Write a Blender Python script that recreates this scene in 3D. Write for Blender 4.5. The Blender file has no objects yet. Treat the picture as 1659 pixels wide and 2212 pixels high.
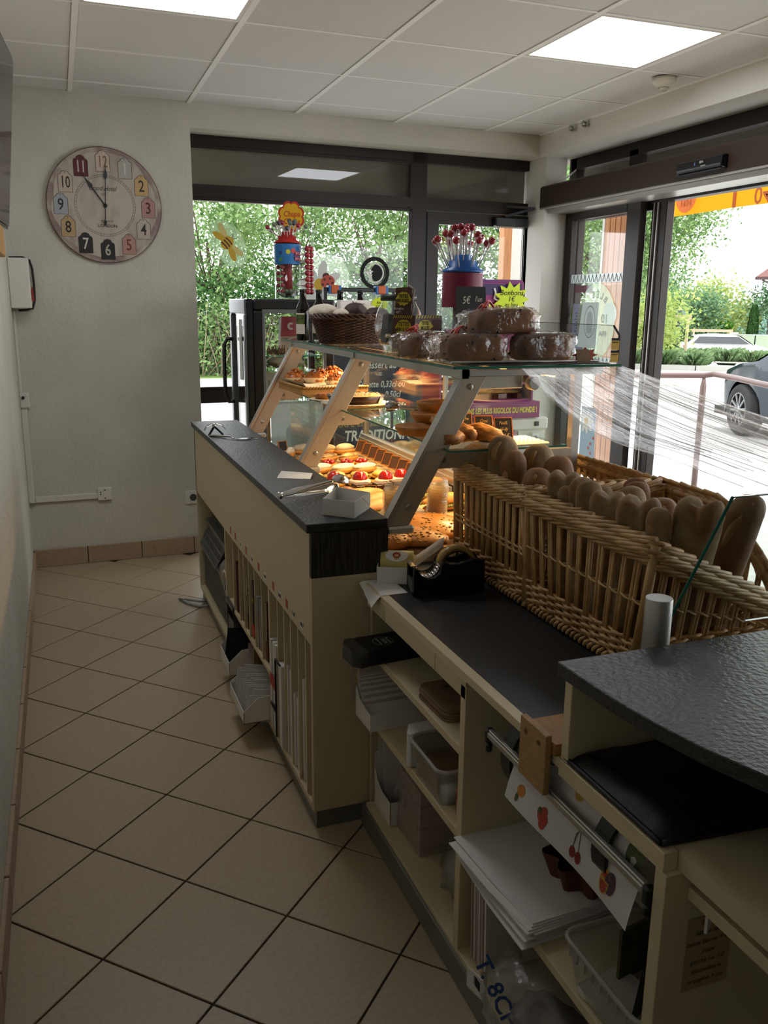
import bpy, bmesh, math, random
from mathutils import Vector, Matrix, noise as mnoise
S = bpy.context.scene
COL = S.collection
PI = math.pi
# ---------------------------------------------------------------- camera
cam_d = bpy.data.cameras.new('camera')
cam = bpy.data.objects.new('camera', cam_d)
COL.objects.link(cam)
cam_d.sensor_fit = 'HORIZONTAL'
cam_d.sensor_width = 36.0
cam_d.lens = 1859.0 * 36.0 / 1659.0
cam_d.clip_start = 0.02
cam_d.clip_end = 500
_R = ((0.93797, -0.34655, 0.00921), (-0.07264, -0.22252, -0.97222), (0.33897, 0.91125, -0.23389))
cam.matrix_world = Matrix(((_R[0][0], -_R[1][0], -_R[2][0], 0), (_R[0][1], -_R[1][1], -_R[2][1], 0),
 (_R[0][2], -_R[1][2], -_R[2][2], 1.452), (0, 0, 0, 1)))
S.camera = cam
# ---------------------------------------------------------------- view + sky
S.view_settings.view_transform = 'Standard'
S.view_settings.look = 'None'
S.view_settings.exposure = 0.45
S.view_settings.gamma = 1.0
S.view_settings.use_curve_mapping = False
try:
 S.cycles.max_bounces = 12
 S.cycles.transparent_max_bounces = 40
 S.cycles.diffuse_bounces = 4
 S.cycles.glossy_bounces = 4
 S.cycles.transmission_bounces = 8
 S.cycles.caustics_reflective = False
 S.cycles.caustics_refractive = False
 S.cycles.use_denoising = True
 S.cycles.sample_clamp_indirect = 6.0
except Exception:
 pass
world = bpy.data.worlds.new('overcast')
S.world = world
world.use_nodes = True
_n = world.node_tree.nodes
_bg = _n['Background']
_bg.inputs['Color'].default_value = (0.93, 0.97, 1.0, 1)
_bg.inputs['Strength'].default_value = 3.1
PANEL_STRENGTH = 7.5
CASE_LAMP = 11.0
# ---------------------------------------------------------------- helpers
def L(h):
 h = h.lstrip('#')
 r = []
 for i in (0, 2, 4):
  c = int(h[i:i + 2], 16) / 255
  r.append(c / 12.92 if c <= 0.04045 else ((c + 0.055) / 1.055) ** 2.4)
 return (r[0], r[1], r[2], 1.0)
MATS = {}
def mat(name, col, rough=0.6, metal=0.0, col2=None, ns=12.0, nd=4.0, lo=0.35, hi=0.65, bump=0.0, bs=80.0, stretch=None,
 spec=0.5, coat=0.0, emit=None, es=0.0, sss=0.0, alpha=None, kind='noise', coords='Object'):
 if name in MATS:
  return MATS[name]
 m = bpy.data.materials.new(name)
 m.use_nodes = True
 nt = m.node_tree
 b = nt.nodes['Principled BSDF']
 b.inputs['Base Color'].default_value = L(col)
 b.inputs['Roughness'].default_value = rough
 b.inputs['Metallic'].default_value = metal
 b.inputs['Specular IOR Level'].default_value = spec
 b.inputs['Coat Weight'].default_value = coat
 if sss:
  b.inputs['Subsurface Weight'].default_value = sss
  b.inputs['Subsurface Radius'].default_value = (0.01, 0.006, 0.004)
 if emit:
  b.inputs['Emission Color'].default_value = L(emit)
  b.inputs['Emission Strength'].default_value = es
 vec = None
 if col2 or bump:
  tc = nt.nodes.new('ShaderNodeTexCoord')
  vec = tc.outputs[coords]
  if stretch:
   mp = nt.nodes.new('ShaderNodeMapping')
   mp.inputs['Scale'].default_value = stretch
   nt.links.new(vec, mp.inputs['Vector'])
   vec = mp.outputs['Vector']
 if col2:
  if kind == 'voronoi':
   t = nt.nodes.new('ShaderNodeTexVoronoi')
   t.inputs['Scale'].default_value = ns
   fac = t.outputs['Distance']
  elif kind == 'wave':
   t = nt.nodes.new('ShaderNodeTexWave')
   t.inputs['Scale'].default_value = ns
   t.inputs['Distortion'].default_value = nd
   t.inputs['Detail'].default_value = 3
   fac = t.outputs['Fac']
  else:
   t = nt.nodes.new('ShaderNodeTexNoise')
   t.inputs['Scale'].default_value = ns
   t.inputs['Detail'].default_value = nd
   fac = t.outputs['Fac']
  nt.links.new(vec, t.inputs['Vector'])
  r = nt.nodes.new('ShaderNodeValToRGB')
  r.color_ramp.elements[0].position = lo
  r.color_ramp.elements[0].color = L(col)
  r.color_ramp.elements[1].position = hi
  r.color_ramp.elements[1].color = L(col2)
  nt.links.new(fac, r.inputs['Fac'])
  nt.links.new(r.outputs['Color'], b.inputs['Base Color'])
 if bump:
  t2 = nt.nodes.new('ShaderNodeTexNoise')
  t2.inputs['Scale'].default_value = bs
  t2.inputs['Detail'].default_value = 3
  nt.links.new(vec, t2.inputs['Vector'])
  bp = nt.nodes.new('ShaderNodeBump')
  bp.inputs['Strength'].default_value = bump
  bp.inputs['Distance'].default_value = 0.004
  nt.links.new(t2.outputs['Fac'], bp.inputs['Height'])
  nt.links.new(bp.outputs['Normal'], b.inputs['Normal'])
 MATS[name] = m
 return m
def glass(name, tint='ffffff', rough=0.0, refl=1.0, haze=0.0, hazecol='ffffff', wrinkle=0.0, ws=20.0, stretch=None, f0=0.045):
 """thin sheet: clear transmission with a fresnel reflection, optional milky scatter"""
 if name in MATS:
  return MATS[name]
 m = bpy.data.materials.new(name)
 m.use_nodes = True
 nt = m.node_tree
 nt.nodes.clear()
 out = nt.nodes.new('ShaderNodeOutputMaterial')
 tr = nt.nodes.new('ShaderNodeBsdfTransparent')
 tr.inputs['Color'].default_value = L(tint)
 gl = nt.nodes.new('ShaderNodeBsdfGlossy')
 gl.inputs['Roughness'].default_value = rough
 gl.inputs['Color'].default_value = (refl, refl, refl, 1)
 fr = nt.nodes.new('ShaderNodeLayerWeight')
 pw = nt.nodes.new('ShaderNodeMath')
 pw.operation = 'POWER'
 pw.inputs[1].default_value = 5.0
 nt.links.new(fr.outputs['Facing'], pw.inputs[0])
 ma = nt.nodes.new('ShaderNodeMath')
 ma.operation = 'MULTIPLY_ADD'
 ma.inputs[1].default_value = 1 - f0
 ma.inputs[2].default_value = f0
 nt.links.new(pw.outputs[0], ma.inputs[0])
 mx = nt.nodes.new('ShaderNodeMixShader')
 nt.links.new(ma.outputs[0], mx.inputs['Fac'])
 src = tr.outputs['BSDF']
 if haze:
  df = nt.nodes.new('ShaderNodeBsdfDiffuse')
  df.inputs['Color'].default_value = L(hazecol)
  tl = nt.nodes.new('ShaderNodeBsdfTranslucent')
  tl.inputs['Color'].default_value = L(hazecol)
  m2 = nt.nodes.new('ShaderNodeMixShader')
  m2.inputs['Fac'].default_value = 0.5
  nt.links.new(df.outputs['BSDF'], m2.inputs[1])
  nt.links.new(tl.outputs['BSDF'], m2.inputs[2])
  m3 = nt.nodes.new('ShaderNodeMixShader')
  m3.inputs['Fac'].default_value = haze
  nt.links.new(src, m3.inputs[1])
  nt.links.new(m2.outputs['Shader'], m3.inputs[2])
  src = m3.outputs['Shader']
 if wrinkle:
  tc = nt.nodes.new('ShaderNodeTexCoord')
  mp = nt.nodes.new('ShaderNodeMapping')
  if stretch:
   mp.inputs['Scale'].default_value = stretch
  nz = nt.nodes.new('ShaderNodeTexNoise')
  nz.inputs['Scale'].default_value = ws
  nz.inputs['Detail'].default_value = 4
  bp = nt.nodes.new('ShaderNodeBump')
  bp.inputs['Strength'].default_value = wrinkle
  bp.inputs['Distance'].default_value = 0.01
  nt.links.new(tc.outputs['Object'], mp.inputs['Vector'])
  nt.links.new(mp.outputs['Vector'], nz.inputs['Vector'])
  nt.links.new(nz.outputs['Fac'], bp.inputs['Height'])
  nt.links.new(bp.outputs['Normal'], gl.inputs['Normal'])
  nt.links.new(bp.outputs['Normal'], fr.inputs['Normal'])
 nt.links.new(src, mx.inputs[1])
 nt.links.new(gl.outputs['BSDF'], mx.inputs[2])
 nt.links.new(mx.outputs['Shader'], out.inputs['Surface'])
 MATS[name] = m
 return m
class MB:
 """collects geometry, then becomes one mesh object"""
 def __init__(self):
  self.v = []
  self.f = []
  self.s = []
 def add(self, vs, fs, smooth=False):
  o = len(self.v)
  self.v += [tuple(p) for p in vs]
  self.f += [tuple(i + o for i in f) for f in fs]
  self.s += [smooth] * len(fs)
  return self
 def box(self, x0, x1, y0, y1, z0, z1, M=None):
  vs = [Vector((x, y, z)) for x in (x0, x1) for y in (y0, y1) for z in (z0, z1)]
  if M is not None:
   vs = [M @ p for p in vs]
  return self.add(vs, [(0, 1, 3, 2), (4, 6, 7, 5), (0, 4, 5, 1), (2, 3, 7, 6), (0, 2, 6, 4), (1, 5, 7, 3)])
 def cbox(self, c, s, rz=0, rx=0, ry=0):
  M = Matrix.Translation(c) @ Matrix.Rotation(rz, 4, 'Z') @ Matrix.Rotation(ry, 4, 'Y') @ Matrix.Rotation(rx, 4, 'X')
  return self.box(-s[0] / 2, s[0] / 2, -s[1] / 2, s[1] / 2, -s[2] / 2, s[2] / 2, M)
 def bar(self, a, b, w, h, up=(0, 0, 1)):
  """rectangular bar from a to b; w along side, h along up"""
  a, b, up = Vector(a), Vector(b), Vector(up)
  d = (b - a).normalized()
  s = d.cross(up)
  if s.length < 1e-5:
   s = d.cross(Vector((0, 1, 0)))
  s.normalize()
  u = s.cross(d)
  vs = []
  for p in (a, b):
   for i, j in ((-1, -1), (1, -1), (1, 1), (-1, 1)):
    vs.append(p + s * (w / 2 * i) + u * (h / 2 * j))
  return self.add(vs, [(0, 1, 2, 3), (7, 6, 5, 4), (0, 4, 5, 1), (1, 5, 6, 2), (2, 6, 7, 3), (3, 7, 4, 0)])
 def tube(self, pts, r, n=8, closed=False, caps=True, smooth=True):
  pts = [Vector(p) for p in pts]
  k = len(pts)
  rr = r if isinstance(r, (list, tuple)) else [r] * k
  base = len(self.v)
  prev = None
  for i, p in enumerate(pts):
   if closed:
    d = pts[(i + 1) % k] - pts[i - 1]
   else:
    d = pts[min(i + 1, k - 1)] - pts[max(i - 1, 0)]
   if d.length < 1e-9:
    d = Vector((0, 0, 1))
   d.normalize()
   if prev is None:
    a = d.cross(Vector((0, 0, 1)) if abs(d.z) < 0.9 else Vector((1, 0, 0)))
   else:
    a = prev - d * prev.dot(d)
   a.normalize()
   prev = a
   b = d.cross(a)
   for j in range(n):
    t = 2 * PI * j / n
    self.v.append(tuple(p + (a * math.cos(t) + b * math.sin(t)) * rr[i]))
  m = k if closed else k - 1
  for i in range(m):
   for j in range(n):
    i2 = (i + 1) % k
    self.f.append((base + i * n + j, base + i * n + (j + 1) % n, base + i2 * n + (j + 1) % n, base + i2 * n + j))
    self.s.append(smooth)
  if caps and not closed:
   self.f.append(tuple(base + j for j in range(n))[::-1])
   self.f.append(tuple(base + (k - 1) * n + j for j in range(n)))
   self.s += [False, False]
  return self
 def lathe(self, prof, n=20, M=None, smooth=True, caps=True):
  M = M or Matrix()
  base = len(self.v)
  for r, z in prof:
   for j in range(n):
    t = 2 * PI * j / n
    self.v.append(tuple(M @ Vector((r * math.cos(t), r * math.sin(t), z))))
  for i in range(len(prof) - 1):
   for j in range(n):
    self.f.append((base + i * n + j, base + i * n + (j + 1) % n, base + (i + 1) * n + (j + 1) % n, base + (i + 1) * n + j))
    self.s.append(smooth)
  if caps:
   self.f.append(tuple(base + j for j in range(n))[::-1])
   self.f.append(tuple(base + (len(prof) - 1) * n + j for j in range(n)))
   self.s += [False, False]
  return self
 def prism(self, poly, z0, z1, M=None):
  M = M or Matrix()
  n = len(poly)
  vs = [M @ Vector((p[0], p[1], z0)) for p in poly] + [M @ Vector((p[0], p[1], z1)) for p in poly]
  fs = [tuple(range(n))[::-1], tuple(range(n, 2 * n))]
  fs += [(i, (i + 1) % n, n + (i + 1) % n, n + i) for i in range(n)]
  return self.add(vs, fs)
 def grid(self, fn, nu, nv, smooth=True, wrap=False):
  base = len(self.v)
  for i in range(nu + 1):
   for j in range(nv + 1):
    self.v.append(tuple(fn(i / nu, j / nv)))
  for i in range(nu):
   for j in range(nv):
    a = base + i * (nv + 1) + j
    self.f.append((a, a + 1, a + nv + 2, a + nv + 1))
    self.s.append(smooth)
  return self
 def blob(self, c, r, nu=12, nv=8, fn=None, M=None):
  """ellipsoid; fn(unit dir) scales the radius"""
  c = Vector(c)
  M = M or Matrix()
  base = len(self.v)
  ds = [Vector((0, 0, -1))]
  for i in range(1, nv):
   ph = -PI / 2 + PI * i / nv
   for j in range(nu):
    t = 2 * PI * j / nu
    ds.append(Vector((math.cos(ph) * math.cos(t), math.cos(ph) * math.sin(t), math.sin(ph))))
  ds.append(Vector((0, 0, 1)))
  for d in ds:
   k = fn(d) if fn else 1.0
   self.v.append(tuple(M @ (c + Vector((d.x * r[0], d.y * r[1], d.z * r[2])) * k)))
  for j in range(nu):
   self.f.append((base, base + 1 + (j + 1) % nu, base + 1 + j))
   self.s.append(True)
  for i in range(nv - 2):
   for j in range(nu):
    a = base + 1 + i * nu
    self.f.append((a + j, a + (j + 1) % nu, a + nu + (j + 1) % nu, a + nu + j))
    self.s.append(True)
  a = base + 1 + (nv - 2) * nu
  for j in range(nu):
   self.f.append((a + j, a + (j + 1) % nu, base + 1 + (nv - 1) * nu))
   self.s.append(True)
  return self
 def xf(self, M):
  self.v = [tuple(M @ Vector(p)) for p in self.v]
  return self
def nz(p, s=1.0, o=0.0):
 return mnoise.noise(Vector((p[0] * s + o, p[1] * s + o * 1.7, p[2] * s - o)))
def root_loc(o):
 while o.parent:
  o = o.parent
 return o.location
def obj(name, mb, m, parent=None, label=None, bevel=0.0, kind=None, seg=1, subsurf=0):
 me = bpy.data.meshes.new(name)
 vs = mb.v
 if parent is not None:
  l = root_loc(parent)
  if l.length > 0:
   vs = [(p[0] - l.x, p[1] - l.y, p[2] - l.z) for p in vs]
 me.from_pydata(vs, [], mb.f)
 me.polygons.foreach_set('use_smooth', mb.s)
 me.materials.append(m)
 me.update()
 o = bpy.data.objects.new(name, me)
 COL.objects.link(o)
 if parent is not None:
  o.parent = parent
 if label:
  o['label'] = label
 if kind:
  o['kind'] = kind
 if bevel:
  b = o.modifiers.new('bevel', 'BEVEL')
  b.width = bevel
  b.segments = seg
  b.limit_method = 'ANGLE'
  b.angle_limit = 0.6
 if subsurf:
  b = o.modifiers.new('sub', 'SUBSURF')
  b.levels = subsurf
  b.render_levels = subsurf
 return o
def thing(name, label, cat, loc=(0, 0, 0), group=None):
 o = bpy.data.objects.new(name, None)
 o.empty_display_size = 0.05
 COL.objects.link(o)
 o.location = loc
 return tag(o, label, cat, group)
def tag(o, label, cat, group=None):
 o['label'] = label
 o['category'] = cat
 if group:
  o['group'] = group
 return o
def solo(name, mb, m, label, cat, group=None, **k):
 """a thing that is one mesh; origin moved to its base"""
 xs = [p[0] for p in mb.v]
 ys = [p[1] for p in mb.v]
 zs = [p[2] for p in mb.v]
 c = Vector(((min(xs) + max(xs)) / 2, (min(ys) + max(ys)) / 2, min(zs)))
 mb.v = [(p[0] - c.x, p[1] - c.y, p[2] - c.z) for p in mb.v]
 o = obj(name, mb, m, **k)
 o.location = c
 return tag(o, label, cat, group)
def struct(name, mb, m, label=None, **k):
 return obj(name, mb, m, kind='structure', **k)
def dup(root, loc, rz=0.0, label=None, group=None, scale=1.0, rot=None):
 r = root.copy()
 COL.objects.link(r)
 r.location = loc
 r.rotation_euler = rot if rot else (0, 0, rz)
 r.scale = (scale, scale, scale) if not isinstance(scale, tuple) else scale
 if label:
  r['label'] = label
 if group:
  r['group'] = group
 for ch in list(root.children):
  c = ch.copy()
  COL.objects.link(c)
  c.parent = r
  for g in list(ch.children):
   d = g.copy()
   COL.objects.link(d)
   d.parent = c
 return r
def frame3(o, xd, yd):
 """matrix with origin o, x along xd, y along yd"""
 x = Vector(xd).normalized()
 z = x.cross(Vector(yd)).normalized()
 y = z.cross(x)
 M = Matrix.Identity(4)
 for i in range(3):
  M[i][0], M[i][1], M[i][2], M[i][3] = x[i], y[i], z[i], o[i]
 return M
def text(name, s, parent, m, size, o, xd, yd, align='CENTER', shear=0.0, ext=0.0002, sx=1.0, offs=0.0, mirror=False):
 cu = bpy.data.curves.new(name, 'FONT')
 cu.body = s
 cu.size = size
 cu.align_x = align
 cu.align_y = 'CENTER'
 cu.shear = shear
 cu.extrude = ext
 cu.offset = offs
 cu.resolution_u = 2
 cu.materials.append(m)
 ob = bpy.data.objects.new(name, cu)
 COL.objects.link(ob)
 M = frame3(o, xd, yd)
 if parent is not None:
  ob.parent = parent
  M = Matrix.Translation(-root_loc(parent)) @ M
 if sx != 1.0 or mirror:
  M = M @ Matrix.Diagonal((-sx if mirror else sx, 1, 1, 1))
 ob.matrix_basis = M
 return ob
def clip_poly(poly, x0, x1, y0, y1):
 def cut(P, f, inter):
  out = []
  for i, p in enumerate(P):
   q = P[(i + 1) % len(P)]
   if f(p):
    out.append(p)
   if f(p) != f(q):
    out.append(inter(p, q))
  return out
 def ix(c):
  return lambda p, q: (c, p[1] + (q[1] - p[1]) * (c - p[0]) / (q[0] - p[0]))
 def iy(c):
  return lambda p, q: (p[0] + (q[0] - p[0]) * (c - p[1]) / (q[1] - p[1]), c)
 for f, it in ((lambda p: p[0] > x0, ix(x0)), (lambda p: p[0] < x1, ix(x1)), (lambda p: p[1] > y0, iy(y0)), (lambda p: p[1] < y1, iy(y1))):
  if len(poly) < 3:
   return []
  poly = cut(poly, f, it)
 return poly if len(poly) >= 3 else []
def flat(name, poly, o, xd, yd, m, parent, d=0.0006, label=None):
 """thin printed / cut shape: poly in the (xd, yd) plane at o"""
 return obj(name, MB().prism(poly, 0, d, frame3(o, xd, yd)), m, parent, label=label)
def circle(r, n=24, cx=0, cy=0, ry=None):
 ry = ry or r
 return [(cx + r * math.cos(2 * PI * i / n), cy + ry * math.sin(2 * PI * i / n)) for i in range(n)]
def rrect(w, h, r, n=4, cx=0, cy=0):
 P = []
 for sx, sy, a in ((1, 1, 0), (-1, 1, 90), (-1, -1, 180), (1, -1, 270)):
  for i in range(n + 1):
   t = math.radians(a + 90 * i / n)
   P.append((cx + sx * (w / 2 - r) + r * math.cos(t), cy + sy * (h / 2 - r) + r * math.sin(t)))
 return P
def star(r0, r1, n, cx=0, cy=0, sx=1.0):
 return [(cx + sx * (r0 if i % 2 else r1) * math.cos(PI * i / n), cy + (r0 if i % 2 else r1) * math.sin(PI * i / n)) for i in range(2 * n)]
# ---------------------------------------------------------------- room shell
XL, XR, YS = -0.222, 2.93, -2.6
ZC = 2.4946
def BW(x, d=0.0):
 return 5.025 + 0.0335 * x + d
def sh(mb):
 """back wall runs slightly askew to the ceiling grid"""
 mb.v = [(p[0], p[1] + 0.0335 * p[0], p[2]) for p in mb.v]
 return mb
m_plaster = mat('plaster', 'cbc8bb', 0.9, col2='c2bfb2', ns=3, bump=1.0, bs=48)
m_plaster_w = mat('plaster_white', 'd9d6cd', 0.9, bump=0.35, bs=70)
m_tile = mat('floor_tile', 'ab9a7f', 0.42, col2='a08f75', ns=90, nd=6, lo=0.3, hi=0.7, bump=0.03, bs=120)
m_grout = mat('grout', '3a3429', 0.95)
m_skirt = mat('skirting_tile', 'a8927a', 0.5, col2='9c866e', ns=60)
m_ctile = mat('ceiling_tile', 'dcdbd9', 0.95, col2='d6d5d3', ns=160, bump=0.15, bs=220)
m_tbar = mat('ceiling_bar', 'f2f1ee', 0.5)
m_bronze = mat('bronze_frame', '241b14', 0.38, spec=0.3)
m_bronze2 = mat('bronze_header', '34281f', 0.42, spec=0.3)
m_pane = glass('window_glass', f0=0.022)
m_alu = mat('aluminium', 'b9b6ae', 0.35, 0.75)
m_alu_m = mat('aluminium_matt', 'c2bdb2', 0.42, 0.55)
m_steel = mat('polished_steel', 'c8c6c2', 0.18, 1.0)
m_whitep = mat('white_plastic', 'd9d5ca', 0.45)
m_black = mat('black_plastic', '111111', 0.4)
m_blackm = mat('black_matt', '0d0d0d', 0.8)
m_rubber = mat('black_rubber', '151515', 0.7)
m_cream = mat('cream_laminate', 'c6b796', 0.5)
# floor
b = MB().box(XL - 0.05, 3.3, YS, 5.4, -0.12, -0.004)
floor = struct('floor', b, m_grout)
TE = 0.3028 / math.sqrt(2)
J = 0.0026
cnt = 0
for a in range(-14, 34):
 for c in range(-34, 16):
  px, py = -0.2242 + (a + c) * TE, 4.99 + (c - a) * TE
  q = TE - J * math.sqrt(2)
  if px < XL - 0.3 or px > 3.25 or py < 0.6 or py > 5.4:
   continue
  P = [(px + TE, py - q), (px + TE + q, py), (px + TE, py + q), (px + TE - q, py)]
  P = clip_poly(P, XL, 3.25, 0.7, 5.26)
  if not P:
   continue
  cx = sum(p[0] for p in P) / len(P)
  cy = sum(p[1] for p in P) / len(P)
  if cx > 0.85 and (cy < 4.1 and cx < 1.45 or cy < 2.6) or cx < 0.74 and cy > BW(cx, 0.05):
   continue
  if cx < 0.95 and cx > 0.85 and cy < 4:
   continue
  obj('tile', MB().prism(P, -0.006, 0.0), m_tile, floor, bevel=0.0012)
# left wall, south wall, east wall, back wall
wl = struct('wall_left', MB().box(XL - 0.2, XL, YS, 5.3, 0, 2.6), m_plaster)
struct('wall_south', MB().box(XL - 0.2, 3.3, YS - 0.2, YS, 0, 2.6), m_plaster)
b = MB().box(XR, 3.3, YS, 5.33, 2.372, 2.6)
b.box(XR, 3.25, YS, 0.2, 0, 2.372)
we = struct('wall_east', b, m_plaster_w)
struct('trim_1', MB().box(2.965, 3.115, 5.085, 5.36, 0, 2.4), m_plaster_w)
struct('trim_2', MB().box(3.115, 3.15, 5.07, 5.2, 0, 2.07), m_alu)
b = MB().box(XL, 0.741, 5.025, 5.225, 0, 2.6).box(0.741, 3.3, 5.025, 5.225, 2.373, 2.6)
wb = struct('wall_back', sh(b), m_plaster)
# skirting tiles
b = MB().box(XL, 0.741, 5.018, 5.026, 0, 0.098)
sb = struct('baseboard_back', sh(b), m_grout)
for x0, x1 in ((XL + 0.004, 0.062), (0.066, 0.36), (0.364, 0.664), (0.668, 0.741)):
 obj('skirting_tile', sh(MB().box(x0, x1, 5.008, 5.02, 0.001, 0.1)), m_skirt, sb, bevel=0.0015)
sl = struct('baseboard_left', MB().box(XL - 0.001, XL + 0.006, YS, 5.0, 0, 0.088), m_grout)
y = 5.0
while y > 0.3:
 obj('skirting_tile', MB().box(XL, XL + 0.012, y - 0.326, y - 0.003, 0.001, 0.09), m_skirt, sl, bevel=0.0015)
 y -= 0.33
# ceiling
GX, GY = 0.1404, 4.796
b = MB().box(XL - 0.2, 3.2, YS - 0.2, 5.4, ZC + 0.03, ZC + 0.1)
for i in range(-1, 6):
 x = GX + 0.6 * i
 if x > XL:
  b.box(x - 0.012, x + 0.012, YS, BW(x), ZC, ZC + 0.03)
for j in range(0, 13):
 y = GY - 0.6 * j
 b.box(XL, XR, y - 0.007, y + 0.007, ZC + 0.001, ZC + 0.03)
b.box(XL, XL + 0.02, YS, 5.03, ZC - 0.001, ZC + 0.03).box(XR - 0.02, XR, YS, 5.1, ZC - 0.001, ZC + 0.03)
ceiling = struct('ceiling', b, m_tbar)
LIGHTS = [(0, 2), (3, 2)]
for i in range(-1, 5):
 for j in range(-1, 12):
  if (i, j) in LIGHTS:
   continue
  x0, x1 = max(GX + 0.6 * i + 0.013, XL + 0.005), min(GX + 0.6 * i + 0.587, XR - 0.005)
  y1, y0 = GY - 0.6 * j - 0.0085, GY - 0.6 * j - 0.5915
  if j == -1:
   y1 = BW((x0 + x1) / 2) - 0.004
  if x1 - x0 < 0.02:
   continue
  obj('ceiling_tile', MB().box(x0, x1, y0, y1, ZC + 0.004, ZC + 0.02), m_ctile, ceiling, bevel=0.002)
m_diff = mat('light_diffuser', 'f4f6f6', 0.5, emit='f3f7ff', es=PANEL_STRENGTH)
LN = {(0, 2): 'square white ceiling light panel above the aisle, cut by the top of the photo',
 (3, 2): 'square white ceiling light panel near the street door side, beside the round detector'}
for (i, j) in LIGHTS:
 x0, y0 = GX + 0.6 * i, GY - 0.6 * (j + 1)
 t = thing('ceiling_light', LN[(i, j)], 'ceiling light', (x0 + 0.3, y0 + 0.3, ZC + 0.002), 'ceiling light panels')
 b = MB()
 for r in ((0.008, 0.592, 0.008, 0.028), (0.008, 0.592, 0.572, 0.592), (0.008, 0.028, 0.028, 0.572), (0.572, 0.592, 0.028, 0.572)):
  b.box(x0 + r[0], x0 + r[1], y0 + r[2], y0 + r[3], ZC + 0.001, ZC + 0.02)
 obj('frame', b, m_whitep, t)
 obj('diffuser', MB().box(x0 + 0.028, x0 + 0.572, y0 + 0.028, y0 + 0.572, ZC + 0.006, ZC + 0.018), m_diff, t)
# back window: fixed frame, door frame, panes
FY0, FY1 = 5.2, 5.26
b = MB()
for x0, x1, z0, z1 in ((0.70, 3.1, 2.312, 2.385), (0.70, 2.128, 2.035, 2.11), (0.70, 2.128, 0.868, 0.952), (0.70, 2.128, 0, 0.09),
 (0.69, 0.738, 0, 2.385), (2.128, 2.229, 0, 2.385), (2.229, 3.04, 2.035, 2.11), (3.03, 3.1, 0, 2.385)):
 b.box(x0, x1, FY0, FY1, z0, z1)
win1 = struct('window_1', sh(b), m_bronze)
for x0, x1, z0, z1 in ((0.738, 2.128, 2.11, 2.312), (0.738, 2.128, 0.952, 2.035), (0.738, 2.128, 0.09, 0.868), (2.229, 3.03, 2.11, 2.312)):
 obj('pane', sh(MB().box(x0, x1, 5.228, 5.232, z0, z1)), m_pane, win1)
b = MB()
for x0, x1, z0, z1 in ((0.735, 0.76, 0.94, 2.05), (0.735, 2.13, 2.022, 2.04), (2.105, 2.13, 0.94, 2.05), (0.735, 2.13, 0.945, 0.965), (0.735, 2.13, 2.3, 2.318), (2.112, 2.13, 2.1, 2.32)):
 b.box(x0, x1, 5.192, 5.205, z0, z1)
obj('glazing_bead', sh(b), m_bronze, win1, bevel=0.002)
b = MB()
for x0, x1, z0, z1 in ((2.233, 2.312, 0.02, 2.03), (2.965, 3.028, 0.02, 2.03), (2.312, 2.965, 1.955, 2.03), (2.312, 2.965, 0.02, 0.2), (2.312, 2.965, 0.9, 0.98)):
 b.box(x0, x1, 5.19, 5.245, z0, z1)
door1 = struct('door_1', sh(b), m_bronze)
for z0, z1 in ((0.2, 0.9), (0.98, 1.955)):
 obj('pane', sh(MB().box(2.312, 2.965, 5.226, 5.23, z0, z1)), m_pane, door1)
b = MB().box(2.70, 2.94, 5.14, 5.19, 1.955, 2.012)
obj('door_closer', sh(b), m_black, door1, bevel=0.006)
b = MB().bar((2.78, 5.17, 2.02), (2.96, 5.1, 2.07), 0.03, 0.014).bar((2.96, 5.1, 2.07), (2.8, 5.2, 2.085), 0.025, 0.014)
obj('closer_arm', sh(b), m_black, door1)
for z in (1.58, 1.76):
 obj('hinge', sh(MB().box(2.985, 3.06, 5.15, 5.2, z, z + 0.06)), m_black, door1, bevel=0.006)
# east opening: transom frame, header box of the sliding door, sliding leaf
b = MB()
for y0, y1, z0, z1 in ((0.2, 5.12, 2.3, 2.372), (0.2, 5.12, 2.02, 2.1), (5.06, 5.14, 2.02, 2.372), (4.42, 4.5, 2.1, 2.33)):
 b.box(3.17, 3.23, y0, y1, z0, z1)
b.box(3.17, 3.23, 0.2, 0.3, 0, 2.372)
win2 = struct('window_2', b, m_bronze)
for y0, y1 in ((4.5, 5.06), (0.3, 4.42)):
 obj('pane', MB().box(3.195, 3.2, y0, y1, 2.1, 2.3), m_pane, win2)
b = MB().prism([(2.95, 2.062), (2.95, 2.185), (2.965, 2.198), (3.16, 2.198), (3.16, 2.075), (2.975, 2.062)], -5.125, -1.2,
 Matrix(((1, 0, 0, 0), (0, 0, -1, 0), (0, 1, 0, 0), (0, 0, 0, 1))))
head = struct('trim_3', b, m_bronze2, bevel=0.004)
obj('cover_strip', MB().box(2.952, 2.972, 1.2, 5.12, 2.056, 2.063), m_alu, head)
obj('track', MB().box(2.99, 3.15, 1.2, 5.08, 2.03, 2.062), m_alu, head)
b = MB()
for y0, y1, z0, z1 in ((5.0, 5.08, 0.02, 2.05), (4.29, 4.42, 0.02, 2.05), (4.42, 5.0, 1.985, 2.05), (4.42, 5.0, 0.02, 0.12)):
 b.box(3.12, 3.165, y0, y1, z0, z1)
door2 = struct('door_2', b, m_bronze, bevel=0.004)
obj('pane', MB().box(3.14, 3.145, 4.42, 5.0, 0.12, 1.985), m_pane, door2)
b = MB()
for y0, y1, z0, z1 in ((4.14, 4.25, 0.02, 2.05), (4.25, 4.27, 0.02, 2.05)):
 b.box(3.18, 3.235, y0, y1, z0, z1)
b.box(3.185, 3.235, 5.02, 5.1, 0.02, 2.05).box(3.185, 3.235, 4.2, 5.08, 1.985, 2.05).box(3.185, 3.235, 4.2, 5.08, 0.02, 0.12)
door3 = struct('door_3', b, m_bronze, bevel=0.004)
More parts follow.
